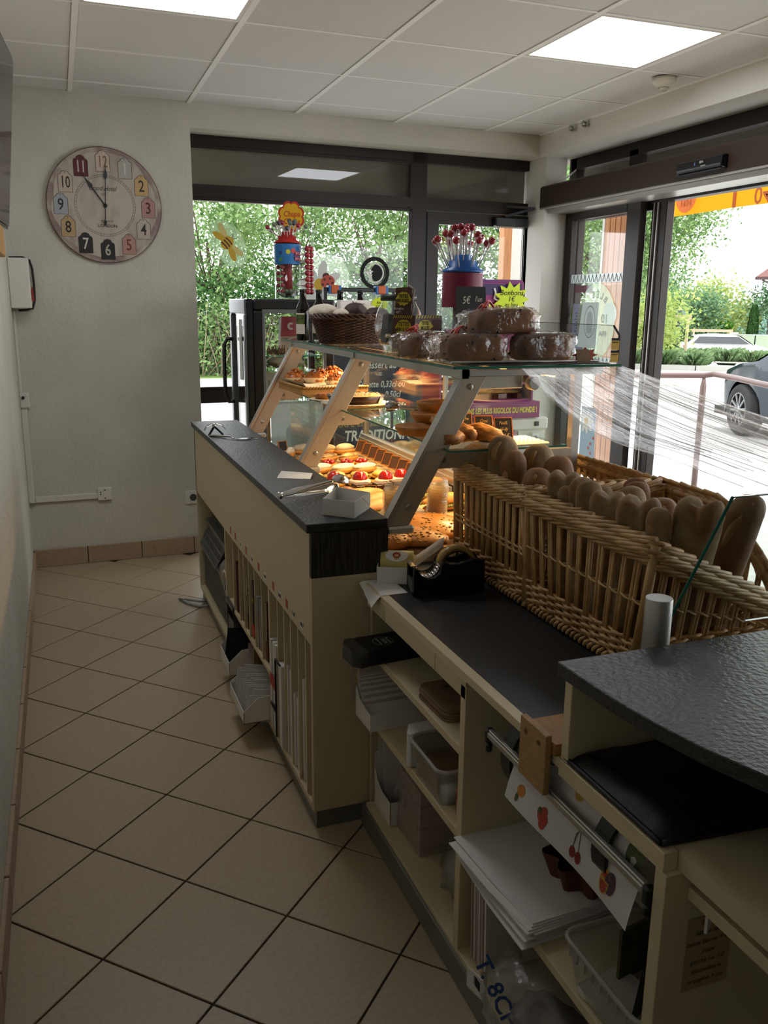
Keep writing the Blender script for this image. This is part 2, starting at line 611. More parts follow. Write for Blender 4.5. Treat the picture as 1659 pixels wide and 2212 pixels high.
obj('pane', MB().box(3.205, 3.21, 4.27, 5.02, 0.12, 1.985), m_pane, door3)
for z in (4.2, 4.235):
 obj('glint_strip', MB().box(3.17, 3.182, z, z + 0.008, 0.03, 2.04), m_alu, door3)  # bright strips added for the thin vertical light reflections on the stile
struct('trim_4', MB().box(3.1, 3.3, 0.2, 5.1, -0.01, 0.012), m_alu)
# ---------------------------------------------------------------- serving counter unit (cream shelving + dark ledge)
m_cream_e = mat('cream_edge', 'cfc09c', 0.45)
m_kick = mat('grey_kick', '74756c', 0.35, 0.3)
m_slate = mat('slate_worktop', '17181b', 0.42, spec=0.8, bump=0.6, bs=110, col2='1d1e21', ns=60)
m_darkwood = mat('dark_oak', '15120f', 0.55, col2='4a443b', ns=7, nd=6, stretch=(26, 26, 1.2), lo=0.45, hi=0.75, bump=0.3, bs=6)
CX, CY0, CY1 = 0.575, 2.09, 4.19
t = thing('counter_cabinet', 'cream serving counter with open upright compartments under a dark ledge', 'cabinet', (0.68, 3.1, 0))
obj('front_panel', MB().box(CX, CX + 0.018, CY0 + 0.0185, CY1, 0.557, 0.872), m_cream, t, bevel=0.001)
obj('back_panel', MB().box(0.775, 0.79, CY0 + 0.02, CY1, 0.06, 0.872), m_cream, t)
obj('end_panel', MB().box(CX + 0.0005, 0.79, CY0, CY0 + 0.018, 0.06, 0.7495), m_cream, t, label='plain cream end panel of the counter', bevel=0.001)
obj('end_panel', MB().box(CX + 0.0005, 0.79, CY0, CY0 + 0.018, 0.75, 0.872), m_darkwood, t, label='dark grained wood end panel')
obj('end_panel', MB().box(CX, 0.79, CY1 - 0.018, CY1, 0.06, 0.872), m_cream, t)
obj('corner_post', MB().box(0.765, 0.797, CY0 - 0.012, CY0, 0.06, 0.705), m_cream_e, t, bevel=0.001)
obj('bottom_panel', MB().box(CX, 0.775, CY0 + 0.018, CY1 - 0.018, 0.06, 0.078), m_cream, t)
obj('kick_plate', MB().box(CX + 0.012, 0.79, CY0 + 0.012, CY1, 0.0, 0.06), m_kick, t)
for y in (3.415, 2.612):
 obj('divider', MB().box(CX, 0.775, y - 0.009, y + 0.009, 0.078, 0.557), m_cream_e, t)
for y in (3.255, 3.13, 3.045, 2.95, 2.85, 2.735):
 obj('divider', MB().box(CX + 0.002, 0.775, y - 0.004, y + 0.004, 0.262, 0.557), m_cream_e, t)
for y in (2.505, 2.418, 2.336, 2.25, 2.168):
 obj('divider', MB().box(CX + 0.002, 0.775, y - 0.004, y + 0.004, 0.078, 0.557), m_cream_e, t)
obj('shelf', MB().box(CX + 0.002, 0.775, 2.62, 3.406, 0.245, 0.262), m_cream_e, t)
solo('worktop', MB().box(0.565, 0.79, 2.095, 4.205, 0.872, 0.896), m_slate,
 'long narrow black textured ledge on top of the cream counter', 'worktop', bevel=0.0015)
# ---------------------------------------------------------------- glass display case
m_post = mat('post_beige', 'b9ab97', 0.4, 0.35)
m_caseglass = glass('case_glass', 'f4faf7')
m_glassedge = mat('glass_edge', '2f6e5c', 0.15)
m_deck = mat('case_deck', 'c9a878', 0.35, 0.2)
m_rail = mat('case_rail', 'b7b9b6', 0.3, 0.7)
t = thing('display_case', 'glass pastry display case with slanting metal posts behind the ledge', 'display case', (1.1, 3.02, 0))
case = t
YP = (2.12, 3.03, 3.94)
for i, y in enumerate(YP):
 b = MB()
 P = [(0.792, 0.868), (0.858, 0.868), (1.078, 1.268), (1.013, 1.268)]
 MX = Matrix(((1, 0, 0, 0), (0, 0, 1, 0), (0, 1, 0, 0), (0, 0, 0, 1)))
 b.prism(P, y - 0.012, y + 0.012, MX)
 po = obj('post', b, m_post, t, bevel=0.002)
 obj('glazing_channel', MB().prism([(0.780, 0.868), (0.791, 0.868), (1.012, 1.268), (1.001, 1.268)], y - 0.017, y + 0.017, MX), m_alu, po)
 for fx in (0.13, 0.93):
  sx = 0.825 + fx * 0.22
  sz = 0.868 + fx * 0.4
  obj('screw', MB().lathe([(0.008, 0), (0.008, 0.003), (0.003, 0.004)], 10, frame3((sx, y - 0.012, sz), (1, 0, 0), (0, 0, 1))), m_alu, po)
 bl = 0.145
 zz = 1.018
 bx = 0.79 + (zz - 0.868) * 0.55 + 0.05
 br = obj('shelf_bracket', MB().prism([(bx, zz), (bx + bl - 0.05, zz), (bx + bl + 0.03, zz + 0.03), (bx + bl - 0.005, zz + 0.052), (bx + 0.03, zz + 0.052)], y - 0.004, y + 0.006, MX), m_post, t, bevel=0.001)
 obj('bolt', MB().lathe([(0.009, 0), (0.009, 0.003), (0.004, 0.004)], 10, frame3((bx + 0.035, y - 0.0045, zz + 0.026), (1, 0, 0), (0, 0, 1))), m_kick, br)
 obj('post_foot', MB().box(0.792, 0.872, y - 0.018, y + 0.018, 0.845, 0.868), m_alu_m, t, bevel=0.006)
 obj('post_cap', MB().box(0.995, 1.02, y - 0.02, y + 0.02, 1.262, 1.295), m_alu, t)
 if i:
  obj('top_bracket', MB().box(1.01, 1.4, y - 0.01, y + 0.01, 1.245, 1.278), m_post, t)
 else:
  obj('top_bracket', MB().box(1.02, 1.19, y - 0.008, y + 0.008, 1.232, 1.268), m_alu_m, t, bevel=0.002)
  obj('bracket_knob', MB().lathe([(0.019, 0), (0.019, 0.02), (0.016, 0.024)], 16, frame3((1.215, y - 0.01, 1.246), (1, 0, 0), (0, 0, 1))), m_alu, t)
obj('top_rail', MB().box(1.0, 1.022, 2.1, 3.96, 1.262, 1.288), m_alu, t)
obj('top_rail', MB().box(1.02, 1.44, 2.1, 2.13, 1.268, 1.284), m_alu, t)
g = obj('top_shelf', MB().box(0.97, 1.49, 2.085, 4.0, 1.288, 1.296), m_caseglass, t)
b = MB().box(0.968, 0.970, 2.085, 4.0, 1.2885, 1.2955).box(0.97, 1.49, 2.083, 2.085, 1.2885, 1.2955)
obj('glass_edge', b, m_glassedge, g)
obj('tray', MB().box(1.03, 1.46, 2.1, 2.6, 1.2961, 1.2975), m_blackm, g)
for y0, y1 in ((2.06, 3.02), (3.04, 3.99)):
 s = obj('middle_shelf', MB().box(0.955, 1.31, y0, y1, 1.0705, 1.0765), m_caseglass, t)
 obj('glass_edge', MB().box(0.953, 0.955, y0, y1, 1.071, 1.076).box(0.955, 1.31, y0 - 0.002, y0, 1.071, 1.076), m_glassedge, s)
obj('middle_rail', MB().box(1.24, 1.32, 2.05, 2.075, 1.045, 1.068), m_post, t)
# customer-side glass, its bottom rail and corner posts
for y0, y1 in ((2.12, 3.0), (3.02, 3.92)):
 obj('front_glass', MB().box(1.362, 1.367, y0, y1, 0.845, 1.285), m_caseglass, t)
obj('bottom_rail', MB().box(1.345, 1.375, 2.2, 3.96, 0.815, 0.845), m_rail, t, bevel=0.003)
obj('bottom_rail', MB().box(1.335, 1.345, 2.2, 3.96, 0.80, 0.825), m_alu, t)
for y in (2.115, 3.93):
 obj('corner_post', MB().box(1.352, 1.376, y - 0.012, y + 0.012, 0.845, 1.285), m_alu, t)
obj('corner_post', MB().box(1.356, 1.372, 3.003, 3.017, 0.845, 1.285), m_alu, t)
obj('deck', MB().box(0.803, 1.345, 2.205, 3.98, 0.74, 0.765), m_deck, t)
obj('base_cabinet', MB().box(0.803, 1.375, 2.205, 3.98, 0.05, 0.74), m_cream, t)
obj('end_glass', MB().box(1.0, 1.35, 3.968, 3.972, 0.77, 1.28), m_caseglass, t)
obj('lamp_strip', MB().box(1.30, 1.345, 2.14, 3.92, 1.262, 1.28), m_alu, t)
ld = bpy.data.lights.new('case_lamp', 'AREA')
ld.shape = 'RECTANGLE'
ld.size = 0.05
ld.size_y = 1.75
ld.energy = CASE_LAMP
ld.spread = 1.9
ld.color = (1.0, 0.60, 0.26)
lo = bpy.data.objects.new('case_lamp', ld)
COL.objects.link(lo)
lo.parent = t
lo.location = Vector((1.30, 3.03, 1.258)) - t.location
lo.rotation_euler = (0, 0.35, 0)
obj('lamp_tube', MB().tube([(1.318, 2.16, 1.262), (1.318, 3.9, 1.262)], 0.006, 8), mat('lamp_glow', 'ffd9a0', emit='ffb060', es=6), t)
# ---------------------------------------------------------------- low counter with open shelves
m_worn = mat('worn_black_top', '0f0e0d', 0.5, col2='3a3833', ns=26, nd=9, lo=0.6, hi=0.84, bump=0.05, bs=200)
m_card_w = mat('white_card', 'dedad4', 0.75)
m_card_g = mat('grey_board', 'a39a90', 0.85)
m_paper = mat('white_paper', 'e6e3de', 0.8)
m_kraft = mat('kraft_card', '7d6347', 0.8, col2='725a40', ns=40)
m_film = glass('clear_film', 'f2f2f0', rough=0.15, haze=0.16, hazecol='d8d6d0', wrinkle=0.9, ws=40, f0=0.07)
m_tub = glass('frosted_plastic', 'e6e3dc', rough=0.25, haze=0.34, hazecol='e2ded6')
m_rimw2 = glass('frosted_rim', 'e6e3dc', rough=0.3, haze=0.7, hazecol='dedad2')
m_bagb = mat('black_leatherette', '0c0d0f', 0.5, bump=0.2, bs=160)
FX = 0.72
t = thing('low_counter', 'low cream shelving counter with a worn black top in the foreground', 'counter', (1.0, 1.4, 0))
obj('end_panel', MB().box(0.735, 1.3, 2.058, 2.074, 0.06, 0.70), m_cream, t)
obj('divider', MB().box(FX, 1.28, 1.45, 1.474, 0.078, 0.70), m_cream_e, t, bevel=0.001)
obj('divider', MB().box(FX, 1.28, 0.822, 0.846, 0.06, 0.70), m_cream_e, t, bevel=0.001)
obj('back_panel', MB().box(1.28, 1.30, 0.3, 2.06, 0.06, 0.70), m_cream, t)
obj('shelf', MB().box(FX, 1.28, 1.474, 2.058, 0.538, 0.558), m_cream_e, t, bevel=0.001)
obj('shelf', MB().box(FX, 1.28, 1.474, 2.058, 0.342, 0.362), m_cream_e, t, bevel=0.001)
obj('shelf', MB().box(0.735, 1.28, 0.846, 1.45, 0.305, 0.325), m_cream_e, t, bevel=0.001)
obj('bottom_panel', MB().box(FX, 1.28, 0.3, 2.06, 0.06, 0.08), m_cream_e, t, bevel=0.001)
obj('kick_plate', MB().box(FX - 0.006, 1.28, 0.3, 2.085, 0.0, 0.068), m_kick, t, bevel=0.003)
for y0, y1 in ((1.925, 2.056), (1.608, 1.922), (1.452, 1.605)):
 obj('fascia', MB().box(FX, FX + 0.016, y0, y1, 0.672, 0.712), m_cream, t, bevel=0.0008)
b = MB().box(FX, FX + 0.024, 1.1, 2.07, 0.712, 0.73).box(FX, FX + 0.024, 0.83, 1.1, 0.70, 0.73)
obj('edge_strip', b, m_cream_e, t, bevel=0.001)
obj('black_top', MB().box(FX + 0.024, 1.42, 1.1, 2.075, 0.70, 0.7302), m_worn, t)
obj('black_top', MB().box(0.80, 1.42, 2.075, 2.195, 0.70, 0.7302), m_worn, t)
obj('near_top', MB().box(0.745, 1.42, 0.25, 1.1, 0.70, 0.7302), m_cream, t)
obj('shelf', MB().box(0.76, 1.28, 0.3, 0.822, 0.655, 0.675), m_cream_e, t, bevel=0.001)
# raised till counter
t = thing('raised_counter', 'raised cream box unit with a curved black textured top in the right foreground', 'counter', (1.2, 0.8, 0.7302))
P = [(0.72, 1.122)]
for k in range(1, 9):
 u = k / 8
 P.append((0.72 + 0.014 * u + 0.20 * u ** 3, 1.122 - 0.62 * u))
P += [(1.02, 0.38), (1.3, 0.3), (1.75, 0.3), (1.75, 1.122)]
obj('worktop', MB().prism(P[::-1], 0.868, 0.892), m_slate, t, label='black textured top with a curved front edge', bevel=0.0015)
obj('side_panel', MB().box(0.722, 1.6, 1.078, 1.098, 0.7302, 0.868), m_cream_e, t, bevel=0.001)
obj('back_panel', MB().box(1.30, 1.32, 0.34, 1.078, 0.7302, 0.868), m_cream, t)
# glass hygiene pane with its metal post
t = thing('post_tube', 'brushed metal tube post in front of the wicker baskets', 'post', (0.942, 1.16, 0.7302))
obj('tube', MB().lathe([(0.0235, 0.7302), (0.0235, 0.962), (0.0225, 0.9635)], 28, Matrix.Translation((0.942, 1.16, 0))), mat('brushed_metal', 'b0b0ac', 0.4, 0.7), t)
t = thing('glass_screen', 'clear glass screen with slanting edge at the right rim of the photo', 'glass screen', (1.3, 1.16, 0.7302))
G = [(0.952, 0.90), (1.074, 1.134), (1.7, 1.134), (1.7, 0.90)]
MXZ = Matrix(((1, 0, 0, 0), (0, 0, 1, 0), (0, 1, 0, 0), (0, 0, 0, 1)))
obj('pane', MB().prism(G, 1.152, 1.158, MXZ), m_caseglass, t)
obj('pane_edge', MB().bar((0.952, 1.155, 0.90), (1.074, 1.155, 1.134), 0.006, 0.002, (0, 1, 0)).bar((1.074, 1.155, 1.134), (1.7, 1.155, 1.134), 0.006, 0.002), m_glassedge, t)
obj('pane_clamp', MB().box(0.93, 1.72, 1.14, 1.17, 0.7302, 0.75).box(1.69, 1.71, 1.145, 1.165, 0.75, 0.905), m_alu, t)
# --- shelf 1: black pouches and kraft trays
t = thing('pouch_stack', 'stack of flat black paper pouches sticking out of the top shelf', 'pouches', (0.75, 1.97, 0.558))
A = (math.atan2(0.09, 0.17))
Mx = Matrix.Translation((0.735, 1.975, 0.558)) @ Matrix.Rotation(0.10, 4, 'Z')
m_pouch = mat('black_paper', '131516', 0.5, bump=0.15, bs=60)
for i in range(9):
 o = rnd_o = (i * 7 % 5 - 2) * 0.0012
 h = 0.0045
 P = [(-0.10 + o, -0.03), (-0.085 + o, -0.052), (0.2, -0.052), (0.2, 0.052), (-0.085 + o, 0.052), (-0.10 + o, 0.03)]
 obj('pouch', MB().prism(P, i * h + 0.0003, i * h + 0.0041, Mx), m_pouch, t, bevel=0.001)
top = 9 * 0.0045
obj('clear_end', MB().prism([(-0.101, -0.03), (-0.086, -0.053), (-0.065, -0.053), (-0.065, 0.053), (-0.086, 0.053), (-0.101, 0.03)], 0.0, top + 0.0006, Mx), glass('pouch_film', 'b8bcc0', rough=0.15, haze=0.25, hazecol='8a8f92'), t)
m_printw = mat('print_white', 'c9c9c4', 0.6)
ring = [(r[0], r[1]) for r in circle(0.028, 28)] + [(r[0], r[1]) for r in circle(0.0265, 28)][::-1]
b = MB()
for k in range(28):
 a0, a1 = 2 * PI * k / 28, 2 * PI * (k + 1) / 28
 b.add([Mx @ Vector((0.0 + math.cos(a) * r, math.sin(a) * r, top + 0.0005)) for a in (a0, a1) for r in (0.0262, 0.028)], [(0, 1, 3, 2)])
obj('printed_ring', b, m_printw, t)
xd, yd = (Mx.to_3x3() @ Vector((0, -1, 0))), (Mx.to_3x3() @ Vector((1, 0, 0)))
text('lettering', '100%', t, m_printw, 0.017, Mx @ Vector((0.002, 0, top + 0.0006)), xd, yd)
text('lettering', 'RECYCLABLE', t, m_printw, 0.0065, Mx @ Vector((-0.012, 0, top + 0.0006)), xd, yd)
text('lettering', 'Pochette', t, m_printw, 0.010, Mx @ Vector((0.015, 0, top + 0.0006)), xd, yd, shear=0.3)
t = thing('kraft_tray_stack', 'stack of brown kraft card trays with rounded corners on the top shelf', 'card trays', (0.83, 1.63, 0.558))
Mx = Matrix.Translation((0.86, 1.655, 0.558)) @ Matrix.Rotation(0.03, 4, 'Z')
for i in range(4):
 z0 = 0.0002 + i * 0.0068
 obj('tray', MB().prism(rrect(0.26, 0.165, 0.028, 5, cx=i % 2 * 0.002), z0, z0 + 0.0064, Mx), m_kraft, t, bevel=0.0015)
for px, py in ((-0.07, 0.04), (0.02, 0.05), (-0.03, -0.04), (0.06, -0.035)):
 obj('printed_mark', MB().prism(star(0.005, 0.010, 6, px, py), 0.0276, 0.0279, Mx), mat('dark_brown_print', '47352a', 0.8), t)
t = thing('brown_board', 'thin dark brown card leaning at the back of the top shelf', 'card', (0.95, 1.8, 0.558))
obj('card', MB().cbox((0.93, 1.80, 0.607), (0.006, 0.16, 0.10), ry=-0.35), mat('dark_kraft', '4e3b28', 0.85), t)
# --- shelf 2: box of envelopes, plastic tub with lid, small box, orange card
t = thing('envelope_box', 'open white card box packed with upright brownish paper bags on the middle shelf', 'box', (0.79, 1.985, 0.362))
Mx = Matrix.Translation((0.685, 2.048, 0.3625)) @ Matrix.Rotation(0.03, 4, 'Z')
b = MB().box(0, 0.26, -0.108, 0, 0, 0.002, Mx).box(0, 0.26, -0.1095, -0.108, 0, 0.048, Mx).box(0, 0.26, -0.0015, 0, 0, 0.085, Mx)
b.prism([(0, 0), (0.108, 0), (0.108, 0.05), (0.08, 0.05), (0.03, 0.062), (0.0, 0.085)], 0, 0.0015, Mx @ Matrix(((0, 0, 1, 0), (-1, 0, 0, 0), (0, 1, 0, 0), (0, 0, 0, 1))))
obj('box', b, m_card_w, t)
m_env = mat('paper_bag', 'b9aaa0', 0.85)
for i in range(16):
 u = i / 15
 y = -0.102 + 0.096 * u
 lean = 0.85 * (1 - u) + 0.1
 h = 0.082 - 0.006 * (i % 3 == 1) + 0.05 * u
 M2 = Mx @ Matrix.Translation((0.004 + 0.002 * (i % 4), y, 0.004)) @ Matrix.Rotation(-lean, 4, 'X')
 obj('paper_bag', MB().box(0.002, 0.235, -0.0012, 0.0012, 0, h, M2), m_env if i % 2 else m_card_w, t)
t = thing('plastic_tub', 'clear plastic tub with a flared rim full of cards on the middle shelf', 'tub', (0.80, 1.64, 0.362))
def tub(t, x0, x1, y0, y1, z0, z1, fl, m, rim=0.006, rr=0.02):
 b = MB()
 n = 5
 lo = rrect(x1 - x0 - 2 * fl, y1 - y0 - 2 * fl, rr, n, (x0 + x1) / 2, (y0 + y1) / 2)
 hi = rrect(x1 - x0, y1 - y0, rr * 1.3, n, (x0 + x1) / 2, (y0 + y1) / 2)
 k = len(lo)
 vs = [(p[0], p[1], z0) for p in lo] + [(p[0], p[1], z1) for p in hi]
 b.add(vs, [(i, (i + 1) % k, k + (i + 1) % k, k + i) for i in range(k)], True)
 b.add([(p[0], p[1], z0) for p in lo], [tuple(range(k))[::-1]])
 obj('body', b, m, t)
 obj('rim', MB().tube([(p[0], p[1], z1) for p in hi], rim, 6, closed=True), m_rimw2, t)
tub(t, 0.712, 0.90, 1.548, 1.735, 0.3625, 0.452, 0.012, m_tub, 0.0045)
for i in range(12):
 obj('card', MB().box(0.738, 0.885, 1.562, 1.60, 0.366 + i * 0.0022, 0.3678 + i * 0.0022), m_card_w, t)
obj('card', MB().box(0.735, 0.88, 1.61, 1.71, 0.366, 0.41), m_kraft, t)
t = thing('tub_lid', 'white card lid with cut corners lying behind the clear tub', 'lid', (0.8, 1.76, 0.3625))
obj('lid', MB().prism([(0.715, 1.75), (0.735, 1.79), (0.90, 1.80), (0.90, 1.742), (0.72, 1.738)], 0.3626, 0.452), m_card_w, t, bevel=0.002)
t = thing('orange_card', 'small orange card with black print standing against the tub', 'card', (0.735, 1.52, 0.362))
obj('card', MB().cbox((0.744, 1.52, 0.394), (0.002, 0.026, 0.062), rz=-0.25), mat('orange_card', 'c4681c', 0.6), t)
obj('print', MB().cbox((0.7425, 1.519, 0.415), (0.001, 0.008, 0.006), rz=-0.25).cbox((0.7425, 1.524, 0.405), (0.001, 0.005, 0.005), rz=-0.25), m_blackm, t)
t = thing('small_open_box', 'little white open card box at the end of the middle shelf', 'box', (0.76, 1.49, 0.362))
b = MB()
for q in ((0.735, 0.80, 1.478, 1.4795), (0.735, 0.80, 1.5055, 1.507), (0.735, 0.7365, 1.478, 1.507), (0.7985, 0.80, 1.478, 1.507)):
 b.box(*q, 0.3625, 0.405)
obj('box', b, m_card_w, t)
# --- bottom shelf: card box, wrapped paper block, clear bag
t = thing('card_box', 'cut-down white box holding leaning white card sheets on the bottom shelf', 'box', (0.80, 1.99, 0.08))
x0 = 0.742
b = MB().box(x0, 0.92, 1.925, 1.9265, 0.081, 0.15).box(x0, 0.92, 2.05, 2.0515, 0.081, 0.24).box(0.9185, 0.92, 1.925, 2.05, 0.081, 0.2)
b.prism([(1.925, 0.081), (2.0515, 0.081), (2.0515, 0.20), (2.03, 0.165), (1.99, 0.148), (1.925, 0.15)], x0, x0 + 0.0015, Matrix(((0, 0, 1, 0), (1, 0, 0, 0), (0, 1, 0, 0), (0, 0, 0, 1))))
obj('box', b, m_card_w, t)
for i, (y, ln, h, tw) in enumerate(((2.045, -0.02, 0.24, 0), (2.035, -0.10, 0.24, 0.02), (2.02, -0.15, 0.22, -0.03), (2.00, -0.25, 0.16, 0.05), (1.98, -0.35, 0.15, 0.1), (1.955, -0.2, 0.10, 0))):
 M2 = Matrix.Translation((0.75 + i * 0.006, y, 0.083)) @ Matrix.Rotation(-ln, 4, 'X') @ Matrix.Rotation(tw * 3, 4, 'Y')
 obj('sheet', MB().box(0, 0.14, -0.001, 0.001, 0, h, M2), m_card_w, t)
t = thing('paper_block', 'tall block of paper sheets half wrapped in clear film on the bottom shelf', 'paper stack', (0.87, 1.86, 0.08))
for i in range(52):
 z0 = 0.081 + i * 0.0034
 o = ((i * 37) % 7 - 3) * 0.0005
 obj('sheet', MB().box(0.767 + o, 0.96, 1.778 + o, 1.925, z0, z0 + 0.0031), m_card_g if i % 9 == 4 else m_env, t)
b = MB()
def wrapfn(u, v):
 a = u * 0.165
 w = 0.006 * nz((u * 8, v * 9, 0.3), 1.0)
 return (0.762 + w + 0.02 * max(0, v - 0.9) * 8 * u, 1.776 + 0.152 * u, 0.083 + v * 0.205 + 0.01 * nz((u * 6, v, 2)))
b.grid(wrapfn, 14, 16)
b.grid(lambda u, v: (0.764 + 0.10 * v, 1.782 + 0.146 * u, 0.262 + 0.022 * nz((u * 9, v * 7, 1.0)) + 0.012), 14, 10)
obj('film_wrap', b, m_film, t)
t = thing('clear_bag', 'crumpled clear plastic bag at the near end of the bottom shelf', 'plastic bag', (0.82, 1.6, 0.08))
def bagf(c, r, seed, amp=0.28, fr=3.2, nu=26, nv=16):
 def f(d):
  return 1 + amp * nz(d, fr, seed) + amp * 0.5 * nz(d, fr * 2.6, seed + 5)
 return MB().blob(c, r, nu, nv, f)
b = bagf((0.83, 1.59, 0.145), (0.085, 0.095, 0.06), 3.1)
obj('bag', b, m_film, t)
obj('dark_content', bagf((0.85, 1.60, 0.125), (0.045, 0.06, 0.035), 8.0, 0.2), mat('dark_grey_content', '4a4440', 0.7), t)
# --- right bay: paper roll on its holder
t = thing('paper_roll', 'roll of white wrapping paper printed with fruit under the counter edge', 'paper roll', (0.80, 1.09, 0.62))
m_wrap = mat('wrapping_paper', 'cfcbc6', 0.6)
RY = Matrix(((0, 0, 1, 0.808), (1, 0, 0, 0), (0, 1, 0, 0.632), (0, 0, 0, 1)))
RYL = Matrix(((1, 0, 0, 0.808), (0, 0, 1, 0), (0, 1, 0, 0.632), (0, 0, 0, 1)))
obj('roll', MB().lathe([(0.073, 0.90), (0.075, 0.902), (0.075, 1.298), (0.073, 1.30)], 32, RYL), m_wrap, t)
def sheetf(u, v):
 # hanging tail of paper: comes over the rod and droops forward
 y = 0.885 + 0.36 * u
 s = v
 x = 0.732 - 0.010 * math.sin(s * 2.2) - 0.014 * s * s + 0.006 * math.sin(u * 5) * s
 zz = 0.650 - 0.070 * s - 0.012 * (1 - u) * s
 if u > 0.92:
  x -= 0.10 * (u - 0.92) * (1 - s)
 return (x, y, zz)
obj('paper_tail', MB().grid(sheetf, 24, 8), m_wrap, t)
obj('rod', MB().bar((0.722, 0.862, 0.652), (0.722, 1.345, 0.652), 0.010, 0.020).bar((0.7155, 0.862, 0.652), (0.7155, 1.345, 0.652), 0.003, 0.012), m_alu, t, bevel=0.002)
for y in (1.345, 0.855):
 obj('rod_end', MB().box(0.713, 0.731, y - 0.008, y + 0.008, 0.632, 0.662).box(0.715, 0.728, y - 0.006, y + 0.006, 0.612, 0.632), m_black, t, bevel=0.004)
for y in (1.275, 0.975):
 b = MB()
 for k in range(26):
  a0, a1 = (100 + 9.2 * k) * PI / 180, (100 + 9.2 * (k + 1)) * PI / 180
  pr = []
  for a in (a0, a1):
   for r, yy in ((0.078, y - 0.018), (0.078, y + 0.018), (0.085, y + 0.018), (0.085, y - 0.018)):
    pr.append((0.803 + r * math.cos(a), yy, 0.634 + r * math.sin(a)))
  b.add(pr, [(0, 1, 5, 4), (1, 2, 6, 5), (2, 3, 7, 6), (3, 0, 4, 7)], False)
 obj('holder_ring', b, m_black, t)
m_fr = {'red': mat('print_red', 'a83a2a', 0.6), 'dred': mat('print_dark_red', '7d2220', 0.6), 'yel': mat('print_yellow', 'b5933a', 0.6), 'grn': mat('print_green', '4d5a35', 0.6),
 'org': mat('print_orange', 'b8762f', 0.6), 'pnk': mat('print_pale', 'b9a7a2', 0.6), 'fig': mat('print_plum', '4e3440', 0.6)}
def patch(name, poly, cx, cy, onfn, m):
 """flat printed shape laid on a curved paper surface"""
 n = len(poly)
 vs = [onfn(cx + p[0], cy + p[1]) for p in poly]
 c = onfn(cx + sum(p[0] for p in poly) / n, cy + sum(p[1] for p in poly) / n)
 obj(name, MB().add(vs + [c], [(i, (i + 1) % n, n) for i in range(n)]), m, t)
def tailp(y, s):
 u = (y - 0.885) / 0.36
 p = sheetf(u, s)
 return (p[0] - 0.0008, p[1], p[2])
def rollp(y, a):
 a = math.radians(a)
 return (0.808 + 0.0757 * math.cos(a), y, 0.632 + 0.0757 * math.sin(a))
def tail_el(name, y, s, ry, rs, m):
 patch(name, circle(ry, 14, 0, 0, rs), y, s, tailp, m_fr[m])
def roll_el(name, y, a, ry, ra, m):
 patch(name, circle(ry, 14, 0, 0, ra), y, a, rollp, m_fr[m])
for y, s, k in ((1.205, 0.55, 0), (1.13, 0.62, 1), (1.035, 0.62, 2), (0.955, 0.62, 3)):
 if k == 0:
  tail_el('printed_fruit', y, s, 0.012, 0.14, 'org')
  tail_el('printed_leaf', y + 0.006, s + 0.2, 0.005, 0.12, 'grn')
 elif k == 1:
  for dy, ds in ((0, 0), (-0.006, 0.14), (0.006, 0.12), (-0.002, 0.26)):
   tail_el('printed_berry', y + dy, s + ds - 0.1, 0.009, 0.12, 'red')
  tail_el('printed_leaf', y + 0.012, s - 0.05, 0.006, 0.1, 'grn')
 elif k == 2:
  tail_el('printed_cherry', y + 0.007, s + 0.1, 0.0075, 0.13, 'dred')
  tail_el('printed_cherry', y - 0.009, s + 0.12, 0.0075, 0.13, 'dred')
  patch('printed_stem', [(0.007, 0.0), (0.0065, -0.3), (0.001, -0.42), (0.0022, -0.42), (0.0085, -0.3), (0.0088, 0.0)], y, s, tailp, m_fr['grn'])
  patch('printed_stem', [(-0.009, 0.0), (-0.002, -0.4), (0.0, -0.4), (-0.007, 0.02)], y, s, tailp, m_fr['grn'])
 else:
  tail_el('printed_plum', y - 0.014, s - 0.05, 0.013, 0.22, 'fig')
  tail_el('printed_fig', y, s, 0.012, 0.26, 'yel')
  tail_el('printed_fig', y, s + 0.02, 0.0095, 0.21, 'red')
for y, a, ry, ra, m in ((1.232, 140, 0.016, 14, 'dred'), (1.18, 120, 0.014, 14, 'org'), (1.165, 135, 0.012, 8, 'grn'), (1.12, 128, 0.018, 18, 'pnk'), (1.07, 140, 0.014, 14, 'yel'), (1.085, 128, 0.010, 10, 'grn'), (1.03, 122, 0.018, 16, 'pnk'), (0.915, 150, 0.02, 22, 'grn'), (0.94, 108, 0.012, 10, 'dred')):
 roll_el('printed_fruit', y, a, ry, ra, m)
t = thing('wooden_block', 'small pale plywood block screwed over the counter edge', 'wood block', (0.75, 1.16, 0.7302))
m_ply = mat('plywood', 'b38d5c', 0.6, col2='9c784a', ns=10, nd=3, stretch=(30, 3, 30))
obj('top_piece', MB().box(0.715, 0.80, 1.105, 1.20, 0.7305, 0.752), mat('pine_end', 'a8793f', 0.6, col2='8f6330', ns=9, stretch=(40, 2, 40)), t, bevel=0.001)
obj('front_plate', MB().box(0.703, 0.7148, 1.115, 1.20, 0.655, 0.764), m_ply, t, bevel=0.001)
for y in (1.138, 1.18):
 obj('screw', MB().lathe([(0.005, 0), (0.004, 0.0012)], 10, frame3((0.703, y, 0.742), (0, -1, 0), (0, 0, 1))), mat('screw_brass', '6b5230', 0.4, 0.7), t)
t = thing('paper_sheets', 'thick ragged stack of white tissue sheets in the bay under the paper roll', 'paper stack', (0.83, 1.3, 0.325))
